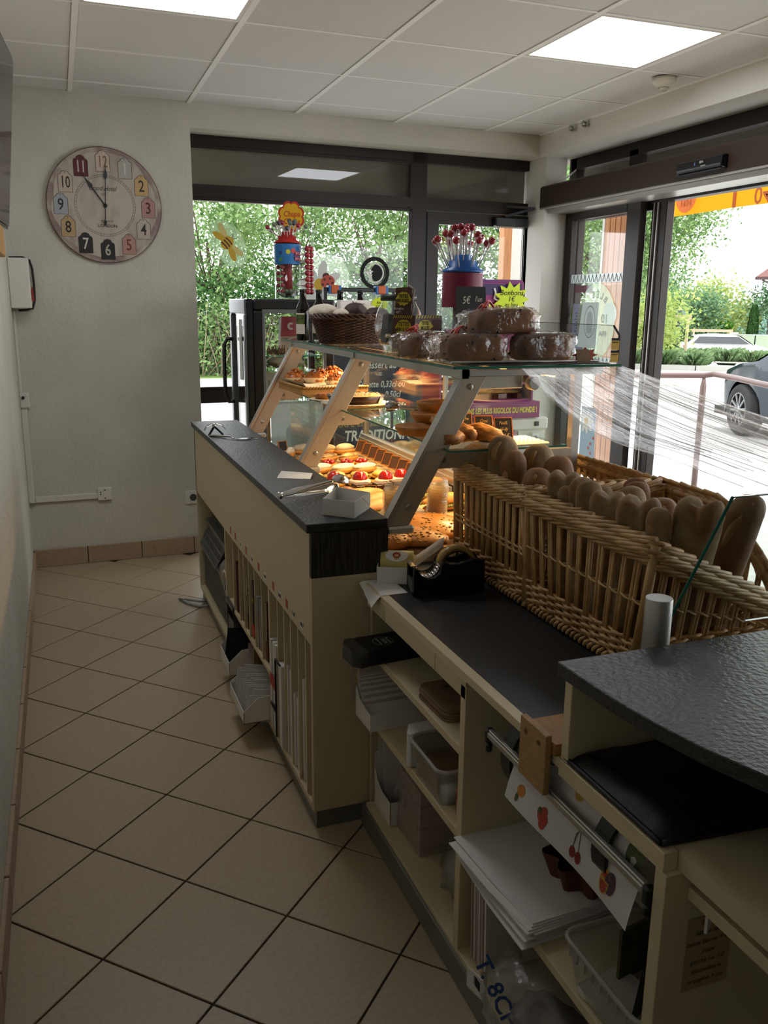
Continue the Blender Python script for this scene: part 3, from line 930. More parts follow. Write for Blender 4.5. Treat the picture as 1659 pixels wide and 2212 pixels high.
for i in range(14):
 z0 = 0.3256 + i * 0.0026
 o1, o2, o3 = ((i * 53) % 11 - 5) * 0.0022, ((i * 29) % 9 - 4) * 0.002, ((i * 17) % 7 - 3) * 0.003
 Mx = Matrix.Translation((0.70, 1.448, z0)) @ Matrix.Rotation(0.03 + o2 * 0.8, 4, 'Z')
 P = [(0.0 + o1 + 0.016 * (i < 7), -0.004 + o2), (0.004 + o1, -0.17), (0.012 + o1 + o3, -0.292 + o2), (0.26, -0.285), (0.26, -0.004)]
 obj('sheet', MB().prism(P[::-1], 0, 0.0023, Mx), m_paper, t)
t = thing('brown_paper_mould', 'dark brown fluted paper baking mould behind the fruit paper', 'baking mould', (0.87, 1.12, 0.36))
P = [((0.085 + 0.012 * math.cos(9 * a)) * math.cos(a), (0.085 + 0.012 * math.cos(9 * a)) * math.sin(a)) for a in [2 * PI * k / 72 for k in range(72)]]
b = MB()
k = len(P)
vs = [(0.905 + p[0] * 0.8, 1.25 + p[1] * 0.8, 0.362) for p in P] + [(0.905 + p[0], 1.25 + p[1], 0.415) for p in P]
b.add(vs, [(i, (i + 1) % k, k + (i + 1) % k, k + i) for i in range(k)] + [tuple(range(k))[::-1]])
obj('mould', b, mat('mould_brown', '5a3014', 0.6), t)
t = thing('clear_bin', 'clear plastic storage bin with ribbed rim at the lower right', 'bin', (0.82, 1.0, 0.325))
tub(t, 0.726, 0.94, 0.852, 1.066, 0.326, 0.422, 0.016, m_tub, 0.005, 0.018)
for k in range(9):
 obj('rib', MB().box(0.725, 0.729, 0.865 + k * 0.022, 0.8665 + k * 0.022, 0.395, 0.422), m_rimw2, t)
for i, (x0, y0, sx, sy, sz, rz, rx, m) in enumerate(((0.86, 0.93, 0.09, 0.008, 0.11, 0.5, 0.15, m_blackm), (0.83, 0.955, 0.09, 0.008, 0.105, 0.45, 0.12, m_blackm), (0.80, 0.895, 0.06, 0.003, 0.085, 0.6, -0.2, m_card_g))):
 obj('card_sign', MB().cbox((x0, y0, 0.342 + sz / 2), (sx, sy, sz), rz=rz, rx=rx), m, t)
obj('green_packet', MB().cbox((0.86, 1.03, 0.385), (0.1, 0.006, 0.10), rz=0.2), mat('green_packet', '3f4a2e', 0.5, col2='6f6a35', ns=18), t)
obj('papers', MB().cbox((0.80, 0.97, 0.335), (0.10, 0.14, 0.012), rz=0.2), m_card_w, t)
# paper bags and knotted clear bag at the very bottom
t = thing('paper_bag_bundle', 'bundle of whitish paper carrier bags standing below the tissue sheets', 'bags', (0.82, 1.34, 0.08))
for i in range(6):
 obj('bag', MB().cbox((0.84, 1.425 - i * 0.012, 0.185), (0.20, 0.006, 0.205 - i * 0.003), rz=0.02 * (i % 3 - 1), rx=-0.05), m_card_w if i % 2 else m_env, t)
obj('handle', MB().tube([(0.755, 1.40, 0.285), (0.748, 1.398, 0.25), (0.745, 1.395, 0.22), (0.748, 1.385, 0.25), (0.755, 1.383, 0.285)], 0.003, 6), m_card_w, t)
t = thing('marked_bag', 'knotted clear plastic bag with blue handwriting and a barcode sticker', 'plastic bag', (0.72, 1.14, 0.08))
b = bagf((0.745, 1.14, 0.185), (0.105, 0.14, 0.10), 12.3, 0.22, 2.4, 32, 20)
obj('bag', b, m_film, t)
obj('bag_content', bagf((0.76, 1.10, 0.14), (0.07, 0.12, 0.055), 4.3, 0.15), mat('grey_content', '6f675e', 0.8), t)
m_blue = mat('blue_marker', '1f3f74', 0.6)
text('lettering', 'T. 8CH', t, m_blue, 0.042, (0.645, 1.135, 0.262), (0.25, -0.6, -0.75), (0.55, 0.1, 0.8), offs=0.0008)
text('lettering', 'Ok', t, m_blue, 0.042, (0.655, 1.075, 0.19), (0.2, -0.8, -0.5), (0.3, 0.1, 0.9), shear=0.3, offs=0.0008)
obj('barcode_sticker', MB().cbox((0.655, 1.235, 0.195), (0.002, 0.05, 0.045), rz=0.25), m_paper, t)
b = MB()
for k in range(11):
 b.cbox((0.6535, 1.216 + k * 0.0032, 0.202), (0.0008, (0.0008, 0.0016, 0.0012)[k % 3], 0.02), rz=0.25)
obj('barcode_bars', b, m_blackm, t)
t = thing('corrugated_card', 'ribbed grey card sheet beside the marked plastic bag at the bottom edge', 'card', (0.78, 0.95, 0.08))
b = MB()
for k in range(26):
 b.cbox((0.74 + 0.002 * k, 1.0 - 0.004 * k, 0.17), (0.0035, 0.0025, 0.16))
obj('card', b, m_card_g, t)
t = thing('black_pouch', 'large soft black leatherette pouch lying in the raised box unit', 'pouch', (0.95, 0.95, 0.7302))
def bagtop(u, v):
 x = 0.726 + 0.42 * u
 y = 0.845 + 0.245 * v - 0.03 * u * (1 - v)
 e = min(u * 12, 1) * min((1 - u) * 12, 1) * min(v * 9, 1) * min((1 - v) * 9, 1)
 return (x - 0.003 * (1 - e) * 0, y, 0.735 + 0.013 * e ** 0.5 + 0.008 * e * (0.5 + 0.5 * math.sin(v * 3 + u * 4)) + 0.004 * nz((u * 5, v * 4, 0)) * e)
b = MB().grid(bagtop, 30, 20)
b.grid(lambda u, v: (0.726 + 0.42 * u, 0.845 + 0.245 * v - 0.03 * u * (1 - v), 0.7312), 30, 20)
obj('body', b, m_bagb, t)
edge = []
for k in range(31):
 edge.append((0.726 + 0.42 * k / 30, 0.845 - 0.03 * k / 30, 0.735))
edge2 = [(0.726, 0.845 + 0.245 * k / 16, 0.735) for k in range(17)]
obj('piping', MB().tube(edge, 0.0045, 6).tube(edge2, 0.0045, 6), m_bagb, t)
obj('flap', MB().grid(lambda u, v: (0.80 + 0.33 * u - 0.05 * v, 0.835 + 0.24 * v - 0.01, bagtop(0.15 + 0.7 * u, 0.05 + 0.9 * v)[2] + 0.005), 14, 12), m_bagb, t)
t = thing('handwritten_note', 'handwritten paper note taped inside the near cabinet side', 'note', (0.85, 0.82, 0.4))
obj('paper', MB().box(0.765, 0.845, 0.8208, 0.8214, 0.50, 0.62), mat('aged_note', 'a8946c', 0.8), t)
for k, s in enumerate(('Dessert', 'Salade tarte', 'sauce bacon + bic', 'pizza', 'quiche ou 1/2', 'viennoiserie', 'orangina + jus')):
 text('lettering', s, t, mat('pencil', '5a4a34', 0.8), 0.011, (0.805, 0.8204, 0.610 - 0.016 * k), (1, 0, 0), (0, 0, 1), shear=0.25)
t = thing('white_bracket', 'pair of folded white plastic strips under the near shelf', 'bracket', (0.80, 0.81, 0.62))
obj('strip', MB().cbox((0.785, 0.805, 0.645), (0.026, 0.004, 0.062), rz=0.6).cbox((0.803, 0.812, 0.645), (0.014, 0.003, 0.062), rz=-0.5).cbox((0.825, 0.805, 0.645), (0.026, 0.004, 0.055), rz=0.6).cbox((0.843, 0.812, 0.645), (0.014, 0.003, 0.055), rz=-0.5), m_card_w, t)
t = thing('dark_fabric', 'dark blue-black cloth at the bottom right corner', 'cloth', (1.0, 0.45, 0.08))
obj('cloth', bagf((1.0, 0.5, 0.22), (0.2, 0.17, 0.13), 22.0, 0.15, 2.0), mat('navy_cloth', '151c22', 0.9), t)
# ---------------------------------------------------------------- wicker bread baskets
m_wick = mat('wicker', 'c6a06a', 0.5, col2='a37c48', ns=14, nd=5, bump=0.15, bs=120)
m_wick_d = mat('wicker_core', '9a774a', 0.6, col2='7d5d36', ns=20)
R7 = random.Random(7)
def rect_path(x0, x1, y0, y1, step, fl=0.0):
 """points around a rectangle, starting at the corner (x0, y1) and running along the front towards -y"""
 P = []
 cs = [(x0, y1), (x0, y0), (x1, y0), (x1, y1)]
 for i in range(4):
  a, c = cs[i], cs[(i + 1) % 4]
  n = max(2, round(math.hypot(c[0] - a[0], c[1] - a[1]) / step))
  for k in range(n):
   P.append((a[0] + (c[0] - a[0]) * k / n, a[1] + (c[1] - a[1]) * k / n))
 return P
def wicker_box(name, label, x0, x1, y0, y1, zb, zr, fl, fly, rimz=None, twines=((0.36, 2),), step=0.033):
 """fl: outward flare at the rim; rimz(px, py) optional rim height"""
 t = thing(name, label, 'basket', ((x0 + x1) / 2, (y0 + y1) / 2, zb), 'wicker bread baskets')
 cx, cy = (x0 + x1) / 2, (y0 + y1) / 2
 base = rect_path(x0, x1, y0, y1, step)
 n = len(base)
 rim = rimz or (lambda px, py: zr)
 def at(px, py, z):
  u = (z - zb) / (zr - zb)
  ax = (px - cx) / ((x1 - x0) / 2)
  ay = (py - cy) / ((y1 - y0) / 2)
  return Vector((px + ax * fl * u, py + ay * fly * u, z))
 def nrm(px, py):
  ax = (px - cx) / ((x1 - x0) / 2)
  ay = (py - cy) / ((y1 - y0) / 2)
  return Vector((math.copysign(abs(ax) ** 20, ax), math.copysign(abs(ay) ** 20, ay), 0)).normalized()
 # stakes: pairs of thin rods
 for i, (px, py) in enumerate(base):
  corner = (abs(px - x0) < 1e-6 or abs(px - x1) < 1e-6) and (abs(py - y0) < 1e-6 or abs(py - y1) < 1e-6)
  zt = rim(px, py) - 0.015
  if corner:
   a, c = at(px, py, zb + 0.012), at(px, py, zt + 0.01)
   obj('corner_post', MB().tube([a, (a + c) / 2 + Vector((0.001, 0, 0)), c], [0.0095, 0.010, 0.0098], 9), m_wick, t)
   continue
  nx, pv = base[(i + 1) % n], base[i - 1]
  d = Vector((nx[0] - pv[0], nx[1] - pv[1], 0)).normalized()
  for s in (-0.0042, 0.0042):
   j = R7.uniform(-0.0012, 0.0012)
   a, c = at(px, py, zb + 0.03) + d * s, at(px, py, zt) + d * (s + j)
   obj('stake', MB().tube([a, (a + c) / 2 + d * j, c], 0.0040, 6), m_wick, t)
 # woven bottom band
 b = MB()
 per = []
 for i in range(n):
  for k in range(4):
   f = k / 4
   q = base[(i + 1) % n]
   per.append((base[i][0] + (q[0] - base[i][0]) * f, base[i][1] + (q[1] - base[i][1]) * f))
 for r in range(7):
  z = zb + 0.026 + r * 0.0078
  pts = []
  for i, (px, py) in enumerate(per):
   w = math.sin(PI * (i / 4 + r) + 0.8) * 0.0052
   pts.append(at(px, py, z + R7.uniform(-0.0012, 0.0012) + 0.0014 * math.sin(PI * (i / 4 + r))) + nrm(px, py) * w)
  b.tube(pts, 0.0042, 6, closed=True)
 obj('woven_band', b, m_wick, t, kind='stuff')
 # foot braid: row of little wraps
 b = MB()
 m = n * 2
 for i in range(m):
  f = i / 2
  k = int(f)
  q = base[(k + 1) % n]
  px = base[k][0] + (q[0] - base[k][0]) * (f - k)
  py = base[k][1] + (q[1] - base[k][1]) * (f - k)
  o = nrm(px, py)
  dd = Vector((q[0] - base[k][0], q[1] - base[k][1], 0)).normalized()
  c = Vector((px, py, zb + 0.012)) + o * 0.003
  b.tube([c - dd * 0.007 - Vector((0, 0, 0.008)) - o * 0.004, c - dd * 0.003 + o * 0.005 - Vector((0, 0, 0.005)), c + dd * 0.003 + o * 0.006 + Vector((0, 0, 0.004)), c + dd * 0.009 + Vector((0, 0, 0.010)) - o * 0.003], 0.0042, 6)
 obj('foot_braid', b, m_wick, t, kind='stuff')
 # twisted waling strands
 for fz, cnt in twines:
  b = MB()
  for s in range(cnt * 2):
   pts = []
   for i, (px, py) in enumerate(per):
    ph = PI * (i / 4) + PI * s
    z0 = zb + fz * (rim(px, py) - zb) + (s // 2) * -0.014
    pts.append(at(px, py, z0 + math.cos(ph) * 0.0026) + nrm(px, py) * (math.sin(ph) * 0.0062))
   b.tube(pts, 0.0024, 6, closed=True)
  obj('twine', b, m_wick, t, kind='stuff')
 # rim: three rows of slanting overlapped rods
 b = MB()
 L0 = len(per)
 for row, (dz, out, ln, rr) in enumerate(((-0.038, 0.004, 13, 0.0046), (-0.021, 0.009, 14, 0.0054), (-0.004, 0.004, 14, 0.0054))):
  for i in range(row, L0, 4):
   pts = []
   for k in range(6):
    u = k / 5
    ii = int(i + u * ln)
    px, py = per[ii % L0]
    o = nrm(px, py)
    z = rim(px, py) + dz + (u - 0.5) * 0.022
    pts.append(at(px, py, zr if rimz is None else rim(px, py)) * Vector((1, 1, 0)) + Vector((0, 0, z)) + o * (out + math.sin(PI * u) * 0.008 - 0.006) + Vector((0, 0, R7.uniform(-.001, .001))))
   b.tube(pts, rr, 6)
 core = []
 for i in range(0, L0, 2):
  px, py = per[i]
  p = at(px, py, rim(px, py))
  core.append(Vector((p.x, p.y, rim(px, py) - 0.018)))
 b.tube(core, 0.008, 8, closed=True)
 obj('rim_braid', b, m_wick, t, kind='stuff')
 bs = MB().box(x0 + 0.006, x1 - 0.006, y0 + 0.006, y1 - 0.006, zb + 0.014, zb + 0.024)
 obj('base', bs, m_wick_d, t)
 return t
wicker_box('wicker_basket', 'wicker basket of round-ended loaves next to the display case', 1.03, 1.40, 1.765, 2.165, 0.7305, 1.022, 0.006, 0.004, twines=((0.50, 2),))
def scoop(px, py):
 if py < 1.36:
  return 1.02 - 0.17 * min(max((px - 1.03) / 0.36, 0), 1)
 if px > 1.40:
  return 0.85 + 0.17 * min(max((py - 1.36) / 0.2, 0), 1)
 return 1.02
wicker_box('wicker_basket', 'wicker basket of split-top loaves with a dipped near rim behind the metal post', 1.03, 1.42, 1.335, 1.745, 0.7305, 1.02, 0.004, 0.05, rimz=scoop, twines=((0.55, 1),))
m_crust = mat('flour_crust', '7d5c34', 0.8, col2='a89472', ns=9, nd=8, lo=0.4, hi=0.62, bump=0.5, bs=60)
m_crust2 = mat('brown_crust', '75481e', 0.7, col2='9a744a', ns=7, nd=8, lo=0.42, hi=0.7, bump=0.5, bs=50)
m_crumb = mat('crumb_slash', '9c7440', 0.8, col2='b5925f', ns=30, bump=0.5, bs=140)
def loaf(i, x, y, zt, r, lean, split, crust, label, group, zb=0.757, dy=0.0):
 """upright baguette: rounded end, optional deep split that spreads the end into two lobes"""
 t = thing('baguette', label, 'bread', (x, y, zb), group)
 H = zt - zb
 N, K = 24, 22
 jit = 0.7 * math.sin(i * 2.3)
 sd = i * 3.7
 b = MB()
 vs = []
 cap = 1.25 * r
 for a in range(N + 1):
  if a <= 12:
   zz = (H - cap) * a / 12
   rr = r * (0.88 + 0.12 * (a / 12) ** 2)
  else:
   q = (a - 12) / (N - 12) * PI / 2
   zz = H - cap + cap * math.sin(q)
   rr = r * max(math.cos(q), 0.0) ** 0.75 + 0.0006
  u = zz / H
  for k in range(K):
   th = 2 * PI * k / K
   c, s = math.cos(th), math.sin(th)
   w = 1 + 0.07 * nz((c * 2, s * 2, zz * 14), 1.0, sd) + 0.04 * nz((c * 5, s * 5, zz * 40), 1.0, sd + 4)
   px, py = c * rr * w, s * rr * w * 0.92
   zc = zz
   if split and u > 0.4:
    g = (u - 0.4) / 0.6
    ss = s * math.cos(jit) + c * math.sin(jit)
    lobe = math.exp(-(ss * 2.4) ** 2)
    shrink = 1 - 0.45 * lobe * min(1, g * 1.6)
    grow = 1 + 0.16 * g * (1 - lobe)
    px *= shrink * grow
    py *= grow
    zc = zz - r * 0.62 * g ** 8 * math.exp(-(ss * rr / r * 2.2) ** 2)
   vs.append((x + px + lean[0] * zz, y + py + lean[1] * zz, zb + zc))
 b.v = vs
 for a in range(N):
  for k in range(K):
   b.f.append((a * K + k, a * K + (k + 1) % K, (a + 1) * K + (k + 1) % K, (a + 1) * K + k))
   b.s.append(True)
 b.f.append(tuple(range(K))[::-1])
 b.f.append(tuple(N * K + k for k in range(K)))
 b.s += [True, True]
 obj('crust', b, crust, t)
 if split:
  return t
 # a slash with torn crumb facing the viewer
 b = MB()
 pts, rad = [], []
 for k in range(9):
  u = k / 8
  z = zt - 0.012 - 0.105 * u if not split else zt - 0.03 - 0.14 * u
  off = -r * (0.86 if u > 0.25 else 0.50 + 1.4 * u)
  px = x + off * 0.82 + lean[0] * (z - zb) + 0.006 * math.sin(u * 5 + sd)
  py = y - r * 0.35 + 0.02 * (u - 0.5) * (1 if i % 2 else -1) + lean[1] * (z - zb)
  pts.append((px, py, z))
  rad.append(0.0035 + 0.0062 * math.sin(PI * u))
 b.tube(pts, rad, 7)
 obj('slash', b, m_crumb, t)
 return t
AL = ['leftmost round-ended loaf, standing in the far corner of the wicker basket by the case', 'biggest round-ended loaf with a swirled end in the wicker basket by the case',
 'pale slim loaf in front of the bigger ones in the basket by the case', 'wide loaf at the back of the wicker basket by the case',
 'rightmost brown loaf at the back of the wicker basket by the case', 'short rounded loaf in front, beside the middle post of the wicker baskets']
for i, (x, y, zt, r, lx, ly) in enumerate(((1.085, 2.115, 1.068, 0.033, 0.02, 0.03), (1.10, 2.035, 1.112, 0.043, 0.02, 0.06), (1.085, 1.955, 1.088, 0.035, 0.0, 0.0),
 (1.17, 1.99, 1.092, 0.045, 0.05, 0.03), (1.17, 1.895, 1.078, 0.042, 0.05, 0.0), (1.092, 1.85, 1.062, 0.041, 0.0, -0.03))):
 loaf(i, x, y, zt, r, (lx, ly), False, m_crust if i in (0, 1, 3) else m_crust2, AL[i], 'round-ended loaves in the far basket')
BL = ['split floury loaf at the far end of the dipped basket, next to the middle post', 'split floury loaf, second from the far end in the front row of the dipped basket',
 'short broken-ended loaf squeezed between two split loaves in the dipped basket', 'split floury loaf with a dark hole in the front row of the dipped basket',
 'dark loaf at the very back of the dipped basket, against the window', 'pale loaf of the back row behind the one with the dark hole',
 'broad floury loaf in the front row with a thin line down its end', 'reddish loaf in the back row behind the broad floury loaf',
 'tall loaf with a heart-shaped split end, nearest in the dipped basket', 'dark curved loaf at the outer right of the dipped basket, beside the glass screen',
 'pointed slim loaf leaning in front of the heart-shaped one', 'small loaf behind the second front-row loaf of the dipped basket']
for i, (x, y, zt, r, lx, ly, sp) in enumerate(((1.085, 1.69, 1.088, 0.036, 0.0, 0.05, 1), (1.085, 1.61, 1.086, 0.037, 0.0, 0.03, 1), (1.07, 1.655, 1.052, 0.022, 0.0, 0.05, 0),
 (1.085, 1.52, 1.076, 0.036, 0.0, 0.03, 1), (1.25, 1.66, 1.062, 0.036, 0.05, 0.05, 1), (1.19, 1.595, 1.056, 0.036, 0.03, 0.03, 0),
 (1.088, 1.43, 1.088, 0.042, 0.0, -0.02, 1), (1.20, 1.50, 1.05, 0.038, 0.02, 0.0, 0), (1.16, 1.375, 1.098, 0.046, 0.02, -0.12, 1),
 (1.26, 1.40, 1.088, 0.040, 0.06, -0.22, 0), (1.095, 1.37, 1.068, 0.026, -0.02, -0.02, 0), (1.16, 1.68, 1.05, 0.03, 0.03, 0.02, 1))):
 loaf(i + 10, x, y, zt, r, (lx, ly), sp, m_crust if i not in (4, 7, 9) else m_crust2, BL[i], 'split loaves in the near basket')
# ---------------------------------------------------------------- on the low black top
t = thing('tape_dispenser', 'heavy black tape dispenser with a steel cutter on the low black top', 'tape dispenser', (0.93, 1.96, 0.7302))
m_gblack = mat('gloss_black', '08080a', 0.22)
Mx = Matrix.Translation((0.80, 1.955, 0.7302)) @ Matrix.Rotation(math.radians(-8), 4, 'Z')
P = [(0.0, 0.0), (0.185, 0.0), (0.19, 0.012), (0.19, 0.082), (0.178, 0.092), (0.155, 0.094), (0.14, 0.09), (0.12, 0.084), (0.095, 0.084), (0.075, 0.09),
 (0.068, 0.060), (0.055, 0.05), (0.04, 0.047), (0.022, 0.055), (0.010, 0.075), (0.0, 0.077)]
for y0, y1 in ((-0.037, -0.026), (0.026, 0.037)):
 obj('side_wall', MB().prism(P, y0, y1, Mx @ MXZ), m_gblack, t, bevel=0.003)
obj('body', MB().prism([(0.0, 0.0), (0.188, 0.0), (0.188, 0.07), (0.165, 0.075), (0.14, 0.03), (0.06, 0.03), (0.035, 0.036), (0.0, 0.045)], -0.026, 0.026, Mx @ MXZ), m_gblack, t, bevel=0.003)
pts = []
for k in range(13):
 a = PI * (1.02 + 0.96 * k / 12)
 pts.append((0.038 + 0.034 * math.cos(a), 0.080 + 0.034 * math.sin(a)))
b = MB()
for k in range(12):
 p, q = pts[k], pts[k + 1]
 b.add([Mx @ Vector((p[0], -0.026, p[1])), Mx @ Vector((p[0], 0.026, p[1])), Mx @ Vector((q[0], 0.026, q[1])), Mx @ Vector((q[0], -0.026, q[1]))], [(0, 1, 2, 3)], True)
sp = obj('cutter_scoop', b, m_steel, t)
sp.modifiers.new('thick', 'SOLIDIFY').thickness = 0.0015
obj('cutter_blade', MB().box(-0.004, 0.008, -0.028, 0.028, 0.077, 0.080, Mx), m_steel, t)
MR = Mx @ Matrix.Translation((0.122, 0, 0.07)) @ Matrix.Rotation(PI / 2, 4, 'X')
obj('tape_roll', MB().lathe([(0.040, -0.012), (0.052, -0.012), (0.0525, 0), (0.052, 0.012), (0.040, 0.012), (0.040, -0.012)], 36, MR, caps=False), mat('amber_tape', '9a7a3e', 0.2, col2='b5955a', ns=20), t)
obj('roll_core', MB().lathe([(0.036, -0.014), (0.0395, -0.014), (0.0395, 0.014), (0.036, 0.014), (0.036, -0.014)], 30, MR, caps=False), m_black, t)
b = MB()
for k in range(5):
 a = 2 * PI * k / 5 + 0.3
 b.bar(MR @ Vector((0, 0, 0.006)), MR @ Vector((0.037 * math.cos(a), 0.037 * math.sin(a), 0.006)), 0.005, 0.006, (0.1, 1, 0))
obj('hub_spokes', b, m_black, t)
t = thing('label_box', 'open white card box holding a roll of yellow stickers beside the tape dispenser', 'box', (0.83, 2.08, 0.7302))
Mx = Matrix.Translation((0.745, 2.055, 0.7306)) @ Matrix.Rotation(math.radians(-26), 4, 'Z')
W, D, Hh = 0.10, 0.125, 0.046
b = MB()
for q in ((0, W, 0, 0.0012, 0, Hh), (0, W, D - 0.0012, D, 0, Hh), (0, 0.0012, 0, D, 0, Hh), (W - 0.0012, W, 0, D, 0, Hh), (0, W, 0, D, 0, 0.0012)):
 b.box(*q, Mx)
obj('tray', b, m_card_w, t)
M2 = Mx @ Matrix.Translation((W, 0.0, Hh)) @ Matrix.Rotation(math.radians(-38), 4, 'Y')
obj('lid_flap', MB().prism([(0, 0.002), (0.08, 0.006), (0.095, 0.02), (0.095, D - 0.02), (0.08, D - 0.006), (0, D - 0.002)], 0, 0.0012, M2), m_card_g, t)
MR = Mx @ Matrix.Translation((0.05, 0.055, 0.042)) @ Matrix.Rotation(PI / 2, 4, 'Y')
m_yel = mat('pale_yellow_liner', 'd3c478', 0.5)
obj('sticker_roll', MB().lathe([(0.014, -0.043), (0.034, -0.043), (0.034, 0.043), (0.014, 0.043), (0.014, -0.043)], 30, MR, caps=False), m_yel, t)
def roll_pt(a, l, r=0.0346):
 return Mx @ Vector((0.05 + l, 0.055 - r * math.cos(a), 0.042 + r * math.sin(a)))
def oval(r1, r2, r, ac=0.95):
 P = [roll_pt(ac + r2 * math.sin(2 * PI * k / 24), r1 * math.cos(2 * PI * k / 24), r) for k in range(24)]
 return MB().add(P + [roll_pt(ac, 0, r)], [(k, (k + 1) % 24, 24) for k in range(24)], True)
obj('sticker', oval(0.031, 0.55, 0.0349), m_paper, t, label='white oval sticker with a small red printed emblem')
obj('sticker_emblem', oval(0.011, 0.27, 0.0352), mat('emblem_red', 'a8432c', 0.6), t)
obj('sticker_emblem', oval(0.006, 0.14, 0.0355, 0.9), mat('emblem_pale', 'd6a184', 0.6), t)
t = thing('paper_napkin', 'white paper sheet drooping over the counter corner under the sticker box', 'paper', (0.74, 2.0, 0.7302))
def napk(u, v):
 x = 0.695 + 0.10 * u
 y = 1.955 + 0.13 * v
 z = 0.7304 + 0.0006
 if x < 0.722:
  dx = 0.722 - x
  z -= dx * 0.9 * (1.2 - v) + 0.004 * nz((x * 40, y * 40, 0))
 return (x + 0.012 * v * (1 - u), y, z + 0.0005 * math.sin(v * 9))
o = obj('sheet', MB().grid(napk, 14, 14), m_paper, t)
# ---------------------------------------------------------------- on the dark ledge
t = thing('open_card_box', 'open empty white card box on the near end of the dark ledge', 'box', (0.71, 2.25, 0.896))
c4 = [(0.636, 2.185), (0.704, 2.118), (0.784, 2.222), (0.716, 2.32)]
b = MB()
zb, zt = 0.8964, 0.942
for k in range(4):
 p, q = Vector((c4[k][0], c4[k][1], 0)), Vector((c4[(k + 1) % 4][0], c4[(k + 1) % 4][1], 0))
 d = (q - p).normalized()
 nn = Vector((-d.y, d.x, 0)) * 0.0014
 b.add([p + Vector((0, 0, zb)), q + Vector((0, 0, zb)), q + Vector((0, 0, zt)), p + Vector((0, 0, zt)),
 p + nn + Vector((0, 0, zb)), q + nn + Vector((0, 0, zb)), q + nn + Vector((0, 0, zt)), p + nn + Vector((0, 0, zt))],
 [(0, 1, 2, 3), (7, 6, 5, 4), (3, 2, 6, 7), (0, 4, 5, 1), (0, 3, 7, 4), (1, 5, 6, 2)])
b.prism(c4, zb, zb + 0.0012)
obj('box', b, m_card_w, t)
p, q = Vector((0.784, 2.222, 0)), Vector((0.742, 2.168, 0))
b = MB().add([p + Vector((0.001, -0.001, 0.939)), q + Vector((0.001, -0.001, 0.94)), p + Vector((0.001, -0.001, 0.905))], [(0, 1, 2)])
o = obj('corner_tab', b, m_paper, t)
o.modifiers.new('thick', 'SOLIDIFY').thickness = 0.0008
def tongs(t, M, open_=0.02, steel=m_steel, scal=True):
 """two long channel arms joined at the heel, scalloped scoop tips"""
 for s in (-1, 1):
  def arm(u, v):
   x = 0.20 * u
   w = 0.007 + 0.004 * math.sin(min(u * 1.5, 1) * PI)
   y = (v - 0.5) * 2 * w
   z = s * (0.004 + open_ * u) - s * 0.004 * (2 * v - 1) ** 2
   return M @ Vector((x, y, z))
  o = obj('arm', MB().grid(arm, 14, 6), steel, t)
  o.modifiers.new('thick', 'SOLIDIFY').thickness = 0.001
  def tip(u, v):
   x = 0.195 + 0.055 * u
   w = 0.009 + 0.013 * math.sin(min(1, u * 1.25) * PI / 2) * (1 if u < 0.8 else 1 - 2.2 * (u - 0.8))
   sc = 0.0016 * math.cos(u * 30) if scal and abs(v - 0.5) > 0.45 else 0
   y = (v - 0.5) * 2 * (w + sc)
   z = s * (0.004 + open_ * (1 - 0.25 * u)) + s * 0.012 * (1 - (2 * v - 1) ** 2) * math.sin(u * PI * 0.8)
   return M @ Vector((x, y, z))
  o = obj('scoop', MB().grid(tip, 14, 12), steel, t)
  o.modifiers.new('thick', 'SOLIDIFY').thickness = 0.001
 obj('heel', MB().lathe([(0.006, -0.009), (0.0075, -0.007), (0.0075, 0.007), (0.006, 0.009)], 14, M @ Matrix.Rotation(PI / 2, 4, 'X')), steel, t)
t = thing('serving_tongs', 'long steel serving tongs lying across the ledge by the white box', 'tongs', (0.66, 2.42, 0.896))
tongs(t, frame3((0.555, 2.345, 0.922), (0.23, 0.11, 0.0), (-0.1, 0.2, 0.16)), 0.020)
t = thing('scoop_tongs', 'small black-and-steel tongs standing open at the far end of the ledge', 'tongs', (0.60, 3.75, 0.896))
for s in (-1, 1):
 o = obj('claw', MB().grid(lambda u, v: Vector((0.605, 3.76, 0.925)) + Vector((s * (0.006 + 0.040 * u), -0.012 * u + 0.018 * (v - 0.5) * (0.4 + u), 0.012 - 0.012 * u * u + 0.006 * math.sin(v * PI) - (0.03 * (u - 0.7) if u > 0.7 else 0))), 10, 6), m_steel, t)
 o.modifiers.new('thick', 'SOLIDIFY').thickness = 0.0015
 obj('leg', MB().bar((0.605, 3.76, 0.93), (0.605 + s * 0.03, 3.72, 0.899), 0.009, 0.004), mat('dark_steel', '3a3a3c', 0.25, 0.9), t)
obj('hinge', MB().lathe([(0.006, -0.006), (0.008, -0.004), (0.008, 0.012), (0.005, 0.016)], 12, Matrix.Translation((0.605, 3.76, 0.928))), m_steel, t)
t = thing('cake_server', 'steel cake server with a curved neck lying on the dark ledge', 'cake server', (0.66, 3.55, 0.896))
obj('handle', MB().tube([(0.575, 3.70, 0.899), (0.615, 3.66, 0.902), (0.645, 3.61, 0.906), (0.658, 3.575, 0.900)], [0.004, 0.0045, 0.003, 0.003], 8), m_steel, t)
obj('blade', MB().prism([(0.650, 3.58), (0.668, 3.585), (0.735, 3.60), (0.755, 3.565), (0.72, 3.55), (0.662, 3.562)], 0.8985, 0.9), m_steel, t)
t = thing('folded_paper', 'white paper slip folded into a low roof on the dark ledge', 'paper', (0.69, 2.68, 0.896))
A = Vector((0.635, 2.72, 0.897))
u1, v1 = Vector((0.10, -0.05, 0)), Vector((0.035, 0.07, 0))
b = MB()
